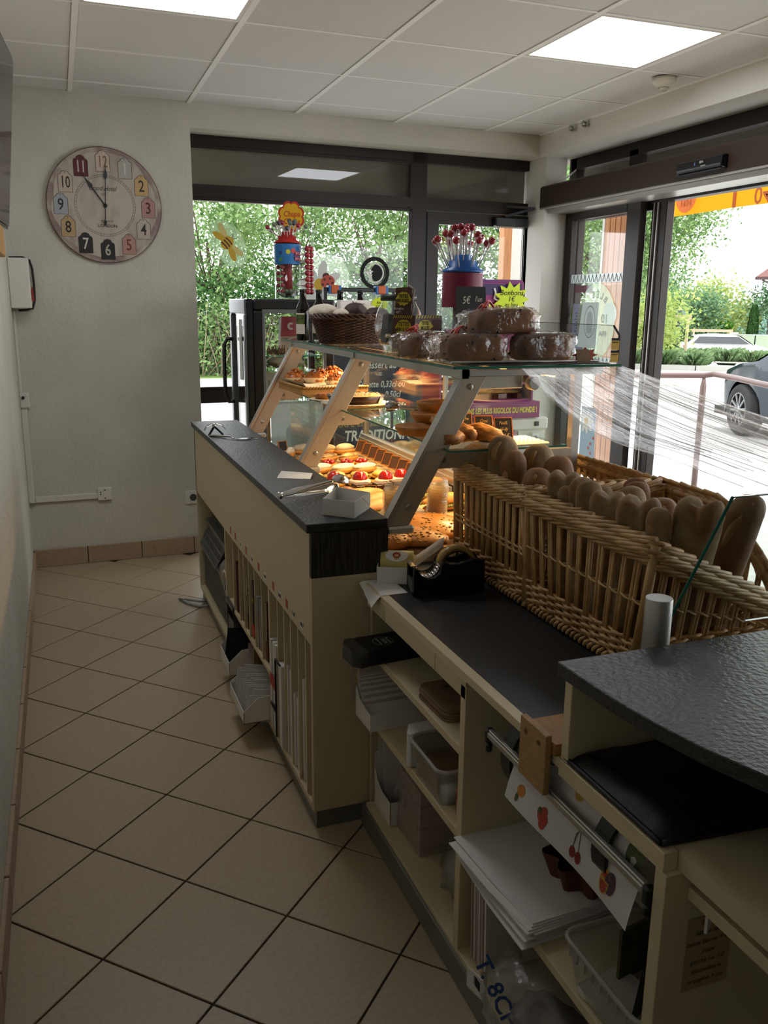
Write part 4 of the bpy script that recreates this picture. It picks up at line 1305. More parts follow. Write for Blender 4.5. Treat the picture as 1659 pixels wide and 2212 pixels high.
b.add([A, A + u1, A + u1 + v1 * 0.5 + Vector((0, 0, 0.012)), A + v1 * 0.35 + Vector((0.01, 0, 0.018)), A + u1 * 0.9 + v1, A + v1 * 0.9], [(0, 1, 2, 3), (3, 2, 4, 5)])
o = obj('slip', b, m_paper, t)
o.modifiers.new('thick', 'SOLIDIFY').thickness = 0.0006
# ---------------------------------------------------------------- pastries inside the display case
m_past = mat('pastry_gold', 'b9762c', 0.5, col2='d79a48', ns=16, nd=6, bump=0.3, bs=70)
m_past_d = mat('pastry_brown', '8e4e1c', 0.5, col2='b97a35', ns=14, nd=6, bump=0.3, bs=60)
m_sugar = mat('icing_sugar', 'e0d2bc', 0.8, col2='c9a878', ns=22, bump=0.4, bs=90)
m_cream_w = mat('whipped_cream', 'e6d9c2', 0.5)
m_choc = mat('chocolate', '3a1f14', 0.3, bump=0.1, bs=60)
m_red = mat('glazed_strawberry', 'a81a14', 0.12, coat=0.6, bump=0.2, bs=120)
m_caramel = mat('caramel_nuts', '8a4312', 0.25, col2='c6762a', ns=40, coat=0.4, bump=0.5, bs=60)
m_doily = mat('doily_paper', 'dccdb2', 0.8)
m_gold = mat('gold_card', 'c99a3a', 0.3, 0.6)
m_blackboard = mat('price_black', '15130f', 0.7)
m_orangeedge = mat('price_edge', 'b06a2a', 0.5)
m_chalk = mat('chalk', 'd9d2c0', 0.9)
m_chalkb = mat('chalk_warm', 'd8b878', 0.9)
ZD, ZM = 0.7655, 1.0768
R8 = random.Random(11)
def lumpy(c, r, seed, amp=0.1, fr=3.0, nu=16, nv=10, M=None):
 return MB().blob(c, r, nu, nv, lambda d: 1 + amp * nz(d, fr, seed), M)
# straw tray with nut tarts in paper boats (far bay of the middle shelf)
t = thing('straw_tray', 'rectangular straw-edged tray on the far middle shelf', 'tray', (1.09, 3.72, ZM))
Mt = Matrix.Translation((1.085, 3.74, ZM)) @ Matrix.Rotation(math.radians(3), 4, 'Z')
m_straw = mat('straw', 'b98a4a', 0.6, col2='a3763a', ns=40)
obj('tray_side', MB().box(-0.135, 0.145, -0.175, -0.165, 0, 0.026, Mt).box(-0.145, -0.135, -0.175, 0.17, 0, 0.026, Mt).box(-0.135, 0.145, 0.16, 0.17, 0, 0.026, Mt).box(0.145, 0.155, -0.175, 0.17, 0, 0.026, Mt).box(-0.135, 0.145, -0.165, 0.16, 0, 0.006, Mt), m_straw, t)
b = MB()
for k in range(22):
 x = -0.14 + k * 0.0137
 b.tube([Mt @ Vector((x - 0.004, -0.176, 0.024)), Mt @ Vector((x + 0.003, -0.180, 0.031)), Mt @ Vector((x + 0.010, -0.172, 0.029))], [0.004, 0.0055, 0.004], 6)
b.tube([Mt @ Vector((-0.142, -0.172, 0.029)), Mt @ Vector((-0.142, 0.165, 0.029))], 0.007, 8)
obj('braided_edge', b, m_straw, t, kind='stuff')
obj('liner', MB().grid(lambda u, v: Mt @ Vector((-0.14 + 0.29 * u, -0.168 + 0.33 * v, 0.029 + 0.004 * nz((u * 5, v * 5, 0)) + (0.02 * (0.06 - u) / 0.06 if u < 0.06 else 0))), 20, 16), m_doily, t)
def nut_boat(x, y, z, s, label):
 t = thing('nut_tart', label, 'pastry', (x, y, z), 'caramel nut tarts on the straw tray')
 b = MB()
 n = 28
 lo = [(x + 0.038 * s * math.cos(a) * 1.3, y + 0.028 * s * math.sin(a), z) for a in [2 * PI * k / n for k in range(n)]]
 hi = [(x + (0.05 + 0.0012 * (k % 2)) * s * math.cos(2 * PI * k / n) * 1.3, y + (0.038 + 0.0012 * (k % 2)) * s * math.sin(2 * PI * k / n), z + 0.022 * s) for k in range(n)]
 b.add(lo + hi, [(i, (i + 1) % n, n + (i + 1) % n, n + i) for i in range(n)] + [tuple(range(n))[::-1]])
 obj('paper_boat', b, m_doily, t)
 b = MB()
 for k in range(60):
  u, a = R8.random() ** 0.5, R8.random() * 2 * PI
  cx, cy = x + 0.052 * s * u * math.cos(a), y + 0.034 * s * u * math.sin(a)
  cz = z + 0.018 * s + (0.040 * s) * (1 - u * u) * R8.uniform(0.75, 1.05)
  Mq = Matrix.Translation((cx, cy, cz)) @ Matrix.Rotation(R8.random() * 6, 4, 'Z') @ Matrix.Rotation(R8.uniform(-.9, .9), 4, 'Y')
  b.blob((0, 0, 0), (0.010 * s, 0.0042 * s, 0.005 * s), 6, 4, None, Mq)
 b.blob((x, y, z + 0.018 * s), (0.052 * s, 0.036 * s, 0.028 * s), 14, 8)
 obj('caramel_nuts', b, m_caramel, t, kind='stuff')
nut_boat(0.995, 3.84, ZM + 0.0305, 1.0, 'heap of caramel nuts in a paper boat, leftmost on the straw tray')
nut_boat(1.085, 3.80, ZM + 0.0305, 1.08, 'heap of caramel nuts in a paper boat, middle of the straw tray')
nut_boat(1.175, 3.86, ZM + 0.0305, 1.15, 'heap of caramel nuts in a paper boat, at the back behind the middle post')
nut_boat(1.135, 3.68, ZM + 0.0305, 0.85, 'small heap of caramel nuts in a paper boat, nearest on the straw tray')
# round tart on a plate, mini tart
t = thing('chocolate_tart', 'round dark-sided tart topped with flaked almonds beside the middle post', 'tart', (1.07, 3.17, ZM))
Mt = Matrix.Translation((1.06, 3.18, ZM))
obj('plate', MB().lathe([(0.10, 0.0005), (0.13, 0.003), (0.135, 0.006), (0.128, 0.006), (0.10, 0.003)], 40, Mt), m_gold, t)
b = MB()
for k in range(30):
 a = 2 * PI * k / 30
 b.prism(circle(0.011, 8, 0.125 * math.cos(a), 0.125 * math.sin(a)), 0.0065, 0.0074, Mt)
b.prism(circle(0.124, 40), 0.0062, 0.0073, Mt)
obj('doily', b, m_doily, t)
obj('tart_case', MB().lathe([(0.098, 0.0075), (0.112, 0.036), (0.108, 0.038), (0.104, 0.034)], 44, Mt), m_choc, t)
obj('filling', MB().blob((0, 0, 0), (1, 1, 1), 4, 3).__class__().lathe([(0.105, 0.033), (0.09, 0.036), (0.04, 0.038), (0.001, 0.0385)], 36, Mt), mat('tart_cream', 'c9a45e', 0.5, col2='e2c685', ns=40, bump=0.3, bs=80), t)
b = MB()
for k in range(60):
 a, u = R8.random() * 6.28, 0.1 * R8.random() ** 0.5
 b.cbox((1.06 + u * math.cos(a), 3.18 + u * math.sin(a), ZM + 0.040), (0.010, 0.006, 0.001), rz=R8.random() * 6, rx=R8.uniform(-.5, .5))
obj('flaked_almonds', b, m_cream_w, t, kind='stuff')
obj('foil_wrap', MB().grid(lambda u, v: Mt @ Vector(((0.104 + 0.012 * v + 0.003 * nz((u * 9, v * 5, 0))) * math.cos(-0.9 + 0.7 * u), (0.104 + 0.012 * v + 0.003 * nz((u * 9, v * 5, 3))) * math.sin(-0.9 + 0.7 * u), 0.008 + 0.03 * v)), 12, 5), mat('silver_foil', 'aeb0c0', 0.2, 0.9, bump=0.6, bs=150), t)
t = thing('small_nut_tart', 'small dark tart with nuts on a doily, left of the bigger tart', 'tart', (0.985, 3.36, ZM))
Mt = Matrix.Translation((0.995, 3.385, ZM))
obj('doily', MB().prism([(0.062 * (1 + 0.05 * math.cos(14 * a)) * math.cos(a), 0.062 * (1 + 0.05 * math.cos(14 * a)) * math.sin(a)) for a in [2 * PI * k / 70 for k in range(70)]], 0.0006, 0.0016, Mt), m_doily, t)
obj('tart_case', MB().lathe([(0.036, 0.002), (0.045, 0.018), (0.042, 0.019)], 26, Mt), m_past_d, t)
b = MB()
for k in range(40):
 a, u = R8.random() * 6.28, 0.036 * R8.random() ** 0.5
 b.blob((0.995 + u * math.cos(a), 3.385 + u * math.sin(a), ZM + 0.021), (0.007, 0.004, 0.004), 6, 4)
obj('nuts', b, m_caramel, t, kind='stuff')
# quiches and turnovers (near bay of the middle shelf)
def quiche(x, y, z, r, label, oval=1.0, rz=0.0):
 t = thing('quiche', label, 'quiche', (x, y, z), 'golden quiches on the near middle shelf')
 Mt = Matrix.Translation((x, y, z)) @ Matrix.Rotation(rz, 4, 'Z') @ Matrix.Diagonal((oval, 1, 1, 1))
 n = 40
 b = MB()
 rows = [(0.80, 0.0), (0.93, 0.55), (1.0, 1.0), (0.95, 1.05), (0.90, 0.92)]
 vs = []
 for k, (f, h) in enumerate(rows):
  for i in range(n):
   a = 2 * PI * i / n
   fl = 1 + (0.018 * math.cos(a * 20) if k > 0 else 0)
   vs.append(Mt @ Vector((r * f * fl * math.cos(a), r * f * fl * math.sin(a), 0.026 * h)))
 b.add(vs, [(k * n + i, k * n + (i + 1) % n, (k + 1) * n + (i + 1) % n, (k + 1) * n + i) for k in range(4) for i in range(n)], True)
 b.add([Mt @ Vector((r * .8 * math.cos(2 * PI * i / n), r * .8 * math.sin(2 * PI * i / n), 0)) for i in range(n)], [tuple(range(n))[::-1]])
 obj('crust', b, m_past, t)
 obj('filling', MB().grid(lambda u, v: Mt @ Vector((r * 0.92 * u * math.cos(2 * PI * v), r * 0.92 * u * math.sin(2 * PI * v), 0.0245 + 0.008 * (1 - u * u) + 0.004 * nz((u * 3 * math.cos(6.28 * v), u * 3 * math.sin(6.28 * v), 0), 1.5, x * 50))), 9, 28), m_past_d, t)
quiche(0.985, 2.36, ZM, 0.062, 'long golden quiche at the bottom left of the pile behind the near post', 1.15, -0.5)
quiche(1.065, 2.33, ZM, 0.05, 'small browned quiche at the bottom, half behind the near post')
quiche(1.055, 2.40, ZM + 0.032, 0.066, 'golden quiche in the middle layer of the pile', 1.15, -0.4)
quiche(1.075, 2.415, ZM + 0.063, 0.064, 'topmost golden quiche with a rippled top', 1.1, -0.3)
def turnover(x, y, z, rz, rx, s, label, m=None, hollow=False):
 t = thing('turnover', label, 'pastry', (x, y, z), 'golden turnovers right of the near post')
 Mt = Matrix.Translation((x, y, z)) @ Matrix.Rotation(rz, 4, 'Z') @ Matrix.Rotation(rx, 4, 'X')
 def f(d):
  k = 1 + 0.16 * nz(d, 2.6, x * 40) + 0.05 * nz(d, 7, x * 9) + 0.045 * math.sin(d.z * 14 + d.y * 5) + 0.12 * (abs(d.y) > 0.7)
  if hollow and d.y < -0.55:
   k *= 0.80 + 0.2 * (1 + (d.y + 0.55) / 0.45)
  return k
 obj('dough', MB().blob((0, 0, 0.026 * s), (0.046 * s, 0.066 * s, 0.027 * s), 22, 14, f, Mt), m or m_past, t)
 if hollow:
  obj('filling', lumpy((0, -0.052 * s, 0.027 * s), (0.022 * s, 0.016 * s, 0.016 * s), x * 9, 0.2, 4, 12, 8, Mt), m_past_d, t)
turnover(0.995, 2.155, ZM, -0.6, 0, 0.85, 'flat brown turnover lying at the shelf edge behind the near post', m_past_d)
turnover(1.045, 2.20, ZM, 0.25, 0, 0.95, 'open-ended golden turnover facing the viewer', m_past, True)
turnover(1.105, 2.19, ZM, 0.5, 0, 0.92, 'layered turnover leaning on the others at the right end', m_past)
turnover(1.035, 2.27, ZM + 0.022, -0.2, 0, 1.0, 'topmost bumpy turnover of the pile right of the near post', m_past)
t = thing('pastry_tongs', 'steel tongs with a shell-shaped tip resting on the quiches', 'tongs', (0.97, 2.48, ZM))
tongs(t, frame3((1.10, 2.42, ZM + 0.055), (-0.19, 0.10, 0.02), (0.2, 0.3, 0.75)) @ Matrix.Diagonal((0.75, 0.75, 0.75, 1)), 0.008)
t = thing('doily_tray', 'paper doily sheet at the right end of the near middle shelf', 'tray paper', (1.2, 2.2, ZM))
P = [(1.09, 2.085), (1.27, 2.085)] + [(1.275 + 0.008 * (k % 2), 2.10 + 0.0125 * k) for k in range(12)] + [(1.10, 2.24)]
obj('paper', MB().prism(P, ZM + 0.0004, ZM + 0.0022), m_doily, t)
b = MB()
for i in range(9):
 for j in range(5):
  b.prism(circle(0.0035, 6, 1.15 + 0.014 * i, 2.12 + 0.024 * j), ZM + 0.0022, ZM + 0.0028)
obj('cut_pattern', b, mat('doily_shadow', 'b89b6a', 0.9), t, kind='stuff')
def price_tent(x, y, z, lines, label, rz=0.0, w=0.05, h=0.062, name='price_tent'):
 t = thing(name, label, 'price tag', (x, y, z), 'black price tents on the shelf')
 Mt = Matrix.Translation((x, y, z)) @ Matrix.Rotation(rz, 4, 'Z')
 lean = 0.3
 for s in (1, -1):
  M2 = Mt @ Matrix.Translation((0, -s * h * math.sin(lean), 0)) @ Matrix.Rotation(-s * lean, 4, 'X')
  obj('board', MB().box(-w / 2, w / 2, -0.0012, 0.0012, 0.0, h, M2), m_blackboard, t)
 M2 = Mt @ Matrix.Translation((0, -h * math.sin(lean), 0)) @ Matrix.Rotation(-lean, 4, 'X')
 obj('edge', MB().box(-w / 2 - 0.003, -w / 2, -0.002, 0.002, 0, h + 0.003, M2).box(w / 2, w / 2 + 0.003, -0.002, 0.002, 0, h + 0.003, M2).box(-w / 2, w / 2, -0.002, 0.002, h, h + 0.003, M2).box(-w / 2, w / 2, -0.002, 0.002, -0.001, 0.003, M2), m_orangeedge, t)
 for k, s in enumerate(lines):
  text('lettering', s, t, m_chalkb, 0.0135, M2 @ Vector((0, -0.0018, h * 0.78 - k * h * 0.29)), M2.to_3x3() @ Vector((1, 0, 0)), M2.to_3x3() @ Vector((0, 0, 1)), shear=0.25, sx=0.85)
price_tent(1.175, 2.19, ZM + 0.003, ['Feuill.', 'ail-dy', '1,00 €'], 'frontmost black price tent with chalk writing beside the turnovers', -0.12)
price_tent(1.14, 2.245, ZM + 0.003, ['Croc', 'mons.', '2 €'], 'middle black price tent, half hidden by the frontmost one', -0.12)
price_tent(1.105, 2.31, ZM + 0.003, ['Quiche'], 'rearmost black price tent, behind the turnovers', -0.12)
# rows of cakes on the deck
def eclair(x, y, s, rz, label, top, name='eclair', drizzle=None, h=0.022, g='cakes in the far rows of the case deck', z=ZD):
 t = thing(name, label, 'cake', (x, y, z), g)
 Mt = Matrix.Translation((x, y, z)) @ Matrix.Rotation(rz, 4, 'Z')
 obj('dough', lumpy((0, 0, 0.016), (0.058 * s, 0.026 * s, 0.016), x * 31 + y, 0.08, 3, 18, 10, Mt), m_past, t)
 obj('topping', lumpy((0, 0, 0.016 + h * 0.45), (0.052 * s, 0.022 * s, h * 0.62), x * 17 + y, 0.12, 3.5, 16, 10, Mt), top, t)
 if drizzle:
  b = MB()
  pts = []
  for k in range(15):
   px = -0.042 * s + 0.084 * s * k / 14
   py = 0.017 * s * (1 if k % 2 else -1)
   e = math.sqrt(max(0, 1 - (px / (0.052 * s)) ** 2 - (py / (0.022 * s)) ** 2))
   pts.append(Mt @ Vector((px, py, 0.016 + h * 0.45 + h * 0.62 * e + 0.001)))
  b.tube(pts, 0.0013, 5)
  obj('drizzle', b, drizzle, t)
 return t
def row(names, pts, top, **k):
 for i, (x, y) in enumerate(pts):
  eclair(x, y, k.get('s', 1), k.get('rz', 0.5), names[i], top, k.get('name', 'eclair'), k.get('drizzle'), k.get('h', 0.022), k.get('g', 'cakes'))
row(['sugar-dusted choux pastry at the very back left of the case deck', 'sugar-dusted choux pastry at the very back right of the case deck', 'sugar-dusted choux pastry in the back corner by the price cards'],
 ((1.03, 3.86), (1.13, 3.83), (1.22, 3.82)), m_sugar, name='choux_pastry', rz=0.1, s=0.95, h=0.034, g='sugar-dusted choux in the back row')
row(['leftmost chocolate-striped eclair in the row behind the strawberries', 'middle chocolate-striped eclair in the row behind the strawberries', 'rightmost pale eclair in the row behind the strawberries'],
 ((1.0, 3.68), (1.09, 3.65), (1.18, 3.64)), mat('eclair_icing', 'c9a268', 0.4, col2='5a331c', ns=26, lo=0.45, hi=0.6), rz=0.45, g='striped eclairs', name='eclair')
row(['white-iced long eclair, leftmost of its row', 'white eclair with thin dark lines, middle of its row', 'white eclair with thin dark lines, right of its row'],
 ((0.975, 3.40), (1.07, 3.37), (1.16, 3.36)), m_cream_w, rz=0.35, s=1.15, h=0.026, drizzle=m_choc, g='white iced eclairs', name='iced_eclair')
def berry_tart(x, y, s, label, z=ZD, berries=7, g='small red berry tarts'):
 t = thing('berry_tart', label, 'tart', (x, y, z), g)
 Mt = Matrix.Translation((x, y, z))
 obj('tart_case', MB().lathe([(0.026 * s, 0), (0.034 * s, 0.016), (0.031 * s, 0.017)], 20, Mt), m_past, t)
 for k in range(berries):
  a = 2 * PI * k / (berries - 1)
  rr = 0.019 * s if k else 0
  obj('berry', lumpy((x + rr * math.cos(a), y + rr * math.sin(a), z + 0.022 + (0.006 if not k else 0)), (0.0095 * s, 0.0095 * s, 0.0095 * s), k, 0.05, 3, 10, 7), m_red, t)
for i, (x, y) in enumerate(((0.965, 3.55), (1.055, 3.53), (1.135, 3.52), (1.20, 3.52))):
 berry_tart(x, y, 1.0, ['leftmost small berry tart between the white and striped eclairs', 'second small berry tart from the left, between the eclair rows', 'third small berry tart from the left, between the eclair rows',
 'rightmost small berry tart, by the slanted price cards'][i])
def strawberry_dome(x, y, label):
 t = thing('strawberry_cake', label, 'cake', (x, y, ZD), 'glazed strawberry domes on gold cards')
 obj('gold_card', MB().lathe([(0.050, 0), (0.056, 0.010), (0.0545, 0.0105), (0.046, 0.001)], 28, Matrix.Translation((x, y, ZD))), m_gold, t)
 obj('cream_base', MB().lathe([(0.042, 0.0015), (0.044, 0.016), (0.034, 0.022)], 24, Matrix.Translation((x, y, ZD))), m_cream_w, t)
 for k in range(6):
  a = 2 * PI * k / 6 + x * 20
  Mq = Matrix.Translation((x + 0.021 * math.cos(a), y + 0.021 * math.sin(a), ZD + 0.020)) @ Matrix.Rotation(a, 4, 'Z') @ Matrix.Rotation(-0.55, 4, 'Y')
  def f(d):
   return 1 - 0.35 * max(0, d.z) ** 1.5
  obj('strawberry', MB().blob((0, 0, 0.016), (0.0135, 0.0195, 0.030), 12, 9, f, Mq), m_red, t)
for i, (x, y) in enumerate(((0.885, 3.19), (0.97, 3.17), (1.065, 3.14), (1.165, 3.12), (1.24, 3.14))):
 strawberry_dome(x, y, ['strawberry dome at the left end of its row, cut by the ledge', 'strawberry dome, second from the left in its row', 'strawberry dome in the middle of its row', 'strawberry dome, second from the right in its row',
 'strawberry dome at the right end of its row by the price cards'][i])
for i, (x, y) in enumerate(((0.92, 3.29), (1.01, 3.275), (1.10, 3.25), (1.19, 3.24))):
 t = thing('gold_wrapped_cake', ['flat yellow cake on a gold card, leftmost behind the strawberry domes', 'flat yellow cake on a gold card, second behind the strawberry domes', 'flat yellow cake on a gold card, third behind the strawberry domes',
 'flat yellow cake on a gold card, rightmost behind the strawberry domes'][i], 'cake', (x, y, ZD), 'yellow cakes on gold cards')
 obj('gold_card', MB().lathe([(0.040, 0), (0.05, 0.012), (0.048, 0.012), (0.038, 0.002)], 20, Matrix.Translation((x, y, ZD))), m_gold, t)
 obj('cake', lumpy((x, y, ZD + 0.016), (0.038, 0.036, 0.014), i, 0.1), mat('yellow_cake', 'c9a03e', 0.35, col2='e0c477', ns=20), t)
for i, (x, y) in enumerate(((1.02, 2.985), (1.10, 2.98), (1.175, 3.0))):
 t = thing('chocolate_slice', ['chocolate slice at the left, with a price card in front', 'middle chocolate slice of three', 'chocolate slice at the right, behind the plastic cups'][i], 'cake', (x, y, ZD), 'chocolate slices')
 Mt = Matrix.Translation((x, y, ZD)) @ Matrix.Rotation(0.15, 4, 'Z')
 obj('slice', MB().box(-0.034, 0.034, -0.022, 0.022, 0.001, 0.034, Mt), m_choc, t, bevel=0.003)
 obj('topping', MB().box(-0.033, 0.033, -0.021, 0.021, 0.0342, 0.037, Mt), mat('choc_topping', '50342a', 0.45, col2='6b5040', ns=60), t)
for i, (x, y, rz) in enumerate(((0.87, 3.03, 0.3), (0.94, 2.95, 0.1), (0.90, 2.90, 0.4))):
 t = thing('almond_pastry', ['shiny almond pastry at the ledge side below the strawberry domes', 'shiny almond pastry left of the chocolate slices', 'shiny almond pastry nearest the ledge and the sandwiches'][i], 'pastry', (x, y, ZD), 'glazed almond pastries')
 Mt = Matrix.Translation((x, y, ZD)) @ Matrix.Rotation(rz, 4, 'Z')
 obj('dough', lumpy((0, 0, 0.017), (0.05, 0.034, 0.019), i + 3, 0.12, 4, 18, 10, Mt), m_caramel, t)
 b = MB()
 for k in range(26):
  a, u = R8.random() * 6.28, R8.random() ** 0.5
  b.cbox(Mt @ Vector((0.04 * u * math.cos(a), 0.026 * u * math.sin(a), 0.036 - 0.012 * u * u)), (0.009, 0.006, 0.0012), rz=R8.random() * 6, rx=R8.uniform(-.4, .4))
 obj('flaked_almonds', b, m_gold, t, kind='stuff')
berry_tart(1.165, 2.90, 1.3, 'wide red berry tart behind the plastic cups', berries=9, g='red berry tart by the cups')
m_lettuce = mat('lettuce', '4c5a22', 0.5, col2='8a8a35', ns=30)
m_ham = mat('tomato', '8f3a22', 0.4)
def sandwich(x, y, rz, ln, label, z=ZD):
 t = thing('sandwich', label, 'sandwich', (x, y, z), 'filled baguette sandwiches')
 Mt = Matrix.Translation((x, y, z)) @ Matrix.Rotation(rz, 4, 'Z')
 def f(d):
  return 1 + 0.05 * nz(d, 4, x * 9) - (0.5 * max(0, -d.z) if d.z < 0 else 0)
 obj('bread_top', MB().blob((0, 0, 0.034), (ln / 2, 0.032, 0.026), 26, 10, f, Mt), m_past, t)
 obj('bread_base', MB().blob((0, 0, 0.014), (ln / 2 * 0.97, 0.033, 0.013), 24, 8, None, Mt), m_past_d, t)
 b = MB()
 for k in range(16):
  px = ln * 0.8 * (k / 15 - 0.5)
  for s in (-1, 1):
   b.grid(lambda u, v: Mt @ Vector((px + 0.022 * (u - 0.5), s * (0.026 + 0.012 * v), 0.026 - 0.006 * v + 0.004 * math.sin(u * 9 + k))), 4, 3)
 obj('lettuce', b, m_lettuce, t, kind='stuff')
 b = MB()
 for k in range(6):
  px = ln * 0.7 * (k / 5 - 0.5)
  b.lathe([(0.016, -0.002), (0.016, 0.002)], 12, Mt @ Matrix.Translation((px, -0.018, 0.023)))
 obj('tomato', b, m_ham, t, kind='stuff')
sandwich(0.935, 2.80, 0.32, 0.25, 'long baguette sandwich with lettuce against the ledge')
sandwich(0.975, 2.705, 0.55, 0.20, 'shorter baguette sandwich behind the white box')
sandwich(1.14, 2.80, 0.35, 0.22, 'baguette sandwich at the right behind the plastic cups')
sandwich(0.935, 2.615, 0.5, 0.2, 'round-topped sandwich close behind the open white box')
sandwich(1.21, 2.64, 0.2, 0.2, 'sandwich with lettuce seen below the shelf bracket')
sandwich(1.25, 2.92, 0.3, 0.18, 'sandwich near the slanted price cards')
# stacked clear cups in film
m_cupfilm = glass('cup_plastic', 'f0e6d4', rough=0.2, haze=0.42, hazecol='e6cfa4', wrinkle=0.4, ws=60)
def cup_stack(x, y, z, label, lean=0.0):
 t = thing('cup_stack', label, 'cups', (x, y, z), 'film-wrapped stacks of clear cups')
 Mt = Matrix.Translation((x, y, z)) @ Matrix.Rotation(lean, 4, 'Y')
 for k in range(11):
  z0 = 0.001 + k * 0.0085
  obj('cup', MB().lathe([(0.024, z0), (0.030, z0 + 0.055), (0.0315, z0 + 0.056), (0.030, z0 + 0.058)], 20, Mt, caps=False), m_cupfilm, t)
 obj('film', MB().grid(lambda u, v: Mt @ Vector(((0.0335 + 0.004 * nz((u * 6, v * 5, 0), 1.5, x * 9) - 0.012 * max(0, v - 0.85) * 4) * math.cos(2 * PI * u), (0.0335 + 0.004 * nz((u * 6, v * 5, 2), 1.5, x * 9) - 0.012 * max(0, v - 0.85) * 4) * math.sin(2 * PI * u), 0.002 + 0.158 * v)), 26, 12), m_film, t)
cup_stack(0.925, 2.40, ZD, 'film-wrapped stack of clear plastic cups left of the near post')
cup_stack(1.075, 2.42, ZD, 'film-wrapped stack of clear plastic cups right of the near post', 0.05)
t = thing('clamshell_box', 'clear plastic clamshell box under the shelf bracket', 'food box', (1.0, 2.47, ZD))
obj('lid', MB().lathe([(0.092, 0.03), (0.075, 0.055), (0.001, 0.057)], 4, Matrix.Translation((0.995, 2.49, ZD)) @ Matrix.Rotation(PI / 4 - 0.12, 4, 'Z'), smooth=False), m_tub, t)
obj('base', MB().lathe([(0.075, 0.001), (0.092, 0.028), (0.096, 0.030)], 4, Matrix.Translation((0.995, 2.49, ZD)) @ Matrix.Rotation(PI / 4 - 0.12, 4, 'Z'), smooth=False), m_tub, t)
obj('salad', lumpy((0.995, 2.49, ZD + 0.022), (0.052, 0.052, 0.014), 4.0, 0.25, 5), mat('salad_mix', '9c5a2a', 0.5, col2='c9a05a', ns=40), t)
def flatbread(x, y, z, rz, tilt, a, c, label, m):
 t = thing('filled_flatbread', label, 'bread', (x, y, z), 'big flat filled breads at the near end of the deck')
 Mt = Matrix.Translation((x, y, z)) @ Matrix.Rotation(rz, 4, 'Z') @ Matrix.Rotation(tilt, 4, 'X')
 obj('crust', MB().blob((0, 0, 0.022), (a, c, 0.024), 30, 14, lambda d: 1 + 0.06 * nz(d, 3.5, x * 20) + 0.03 * nz(d, 9, y), Mt), m, t)
 b = MB()
 for k in range(110):
  th = R8.uniform(-PI, PI)
  u = R8.uniform(0.55, 0.97) if k % 3 else R8.uniform(0, 0.8)
  d = Vector((math.cos(th) * u, math.sin(th) * u, math.sqrt(1 - u * u)))
  s = R8.uniform(0.002, 0.0045)
  b.blob(Mt @ Vector((d.x * a, d.y * c, 0.022 + d.z * 0.024)), (s * 1.6, s, s * 0.7), 5, 3)
 obj('cheese_crumbs', b, mat('cheese_crumb', 'c79a3e', 0.5, col2='7d4a1c', ns=300, coords='Generated'), t, kind='stuff')
m_flat = mat('flatbread_crust', 'b06a24', 0.35, col2='c98a3c', ns=8, nd=5, bump=0.25, bs=60, coat=0.25)
flatbread(1.01, 2.335, ZD + 0.012, -0.55, 0.18, 0.14, 0.085, 'big shiny flat bread on top, by the wicker basket', m_flat)
flatbread(0.925, 2.285, ZD, -0.75, 0.1, 0.13, 0.06, 'flat cheese bread underneath, in front of the post foot', mat('flatbread_brown', '94541c', 0.4, col2='b97a34', ns=9, bump=0.3, bs=50))
flatbread(0.95, 2.405, ZD + 0.004, 0.2, 0.0, 0.10, 0.05, 'pale seeded flat bread below the clear clamshell', mat('flatbread_pale', 'b98a3a', 0.45, col2='d0aa55', ns=12, bump=0.3, bs=50))
flatbread(0.87, 2.25, ZD, 0.4, 0.0, 0.06, 0.05, 'small crumbly bread corner beside the ledge end', m_past_d)
# pies in the left far corner of the deck
flatbread(0.90, 3.86, ZD, 0.3, 0, 0.075, 0.05, 'sugared bun at the far left corner of the deck', m_past)
row(['cream-topped bun beside the far post with a thin dark drizzle'], ((0.955, 3.81),), m_cream_w, name='cream_bun', rz=1.0, s=0.8, h=0.03, drizzle=m_choc, g='cream bun')
price_tent(0.915, 3.80, ZD + 0.035, [], 'small blank black price tent among the far left buns', 0.3, 0.04, 0.045)
# slanting price cards along the bottom rail
for i in range(10):
 y = 3.75 - i * 0.088
 t = thing('price_card', ['farthest', 'second', 'third', 'fourth', 'fifth', 'sixth', 'seventh', 'eighth', 'ninth', 'nearest'][i] + ' brown orange-edged price card leaning along the case rail, counted from the far end', 'price tag', (1.27, y, ZD + 0.02), 'leaning price cards along the bottom rail')
 Mt = Matrix.Translation((1.268, y, ZD + 0.022)) @ Matrix.Rotation(0.45, 4, 'Z') @ Matrix.Rotation(0.45, 4, 'Y')
 obj('card', MB().box(-0.001, 0.001, -0.024, 0.024, 0, 0.052, Mt), mat('card_brown', '4a2e20', 0.6), t)
 obj('edge', MB().box(-0.002, 0.002, -0.027, -0.024, -0.003, 0.055, Mt).box(-0.002, 0.002, 0.024, 0.027, -0.003, 0.055, Mt).box(-0.002, 0.002, -0.024, 0.024, 0.052, 0.055, Mt).box(-0.002, 0.002, -0.024, 0.024, -0.003, 0.0, Mt), m_orangeedge, t)
t = thing('card_rail', 'thin metal rail that carries the leaning price cards', 'rail', (1.3, 3.3, ZD))
obj('rail', MB().box(1.30, 1.33, 2.85, 3.85, ZD, ZD + 0.03), m_alu, t)
price_tent(1.035, 2.93, ZD, [], 'small price card standing before the chocolate slices', -0.4, 0.04, 0.04)
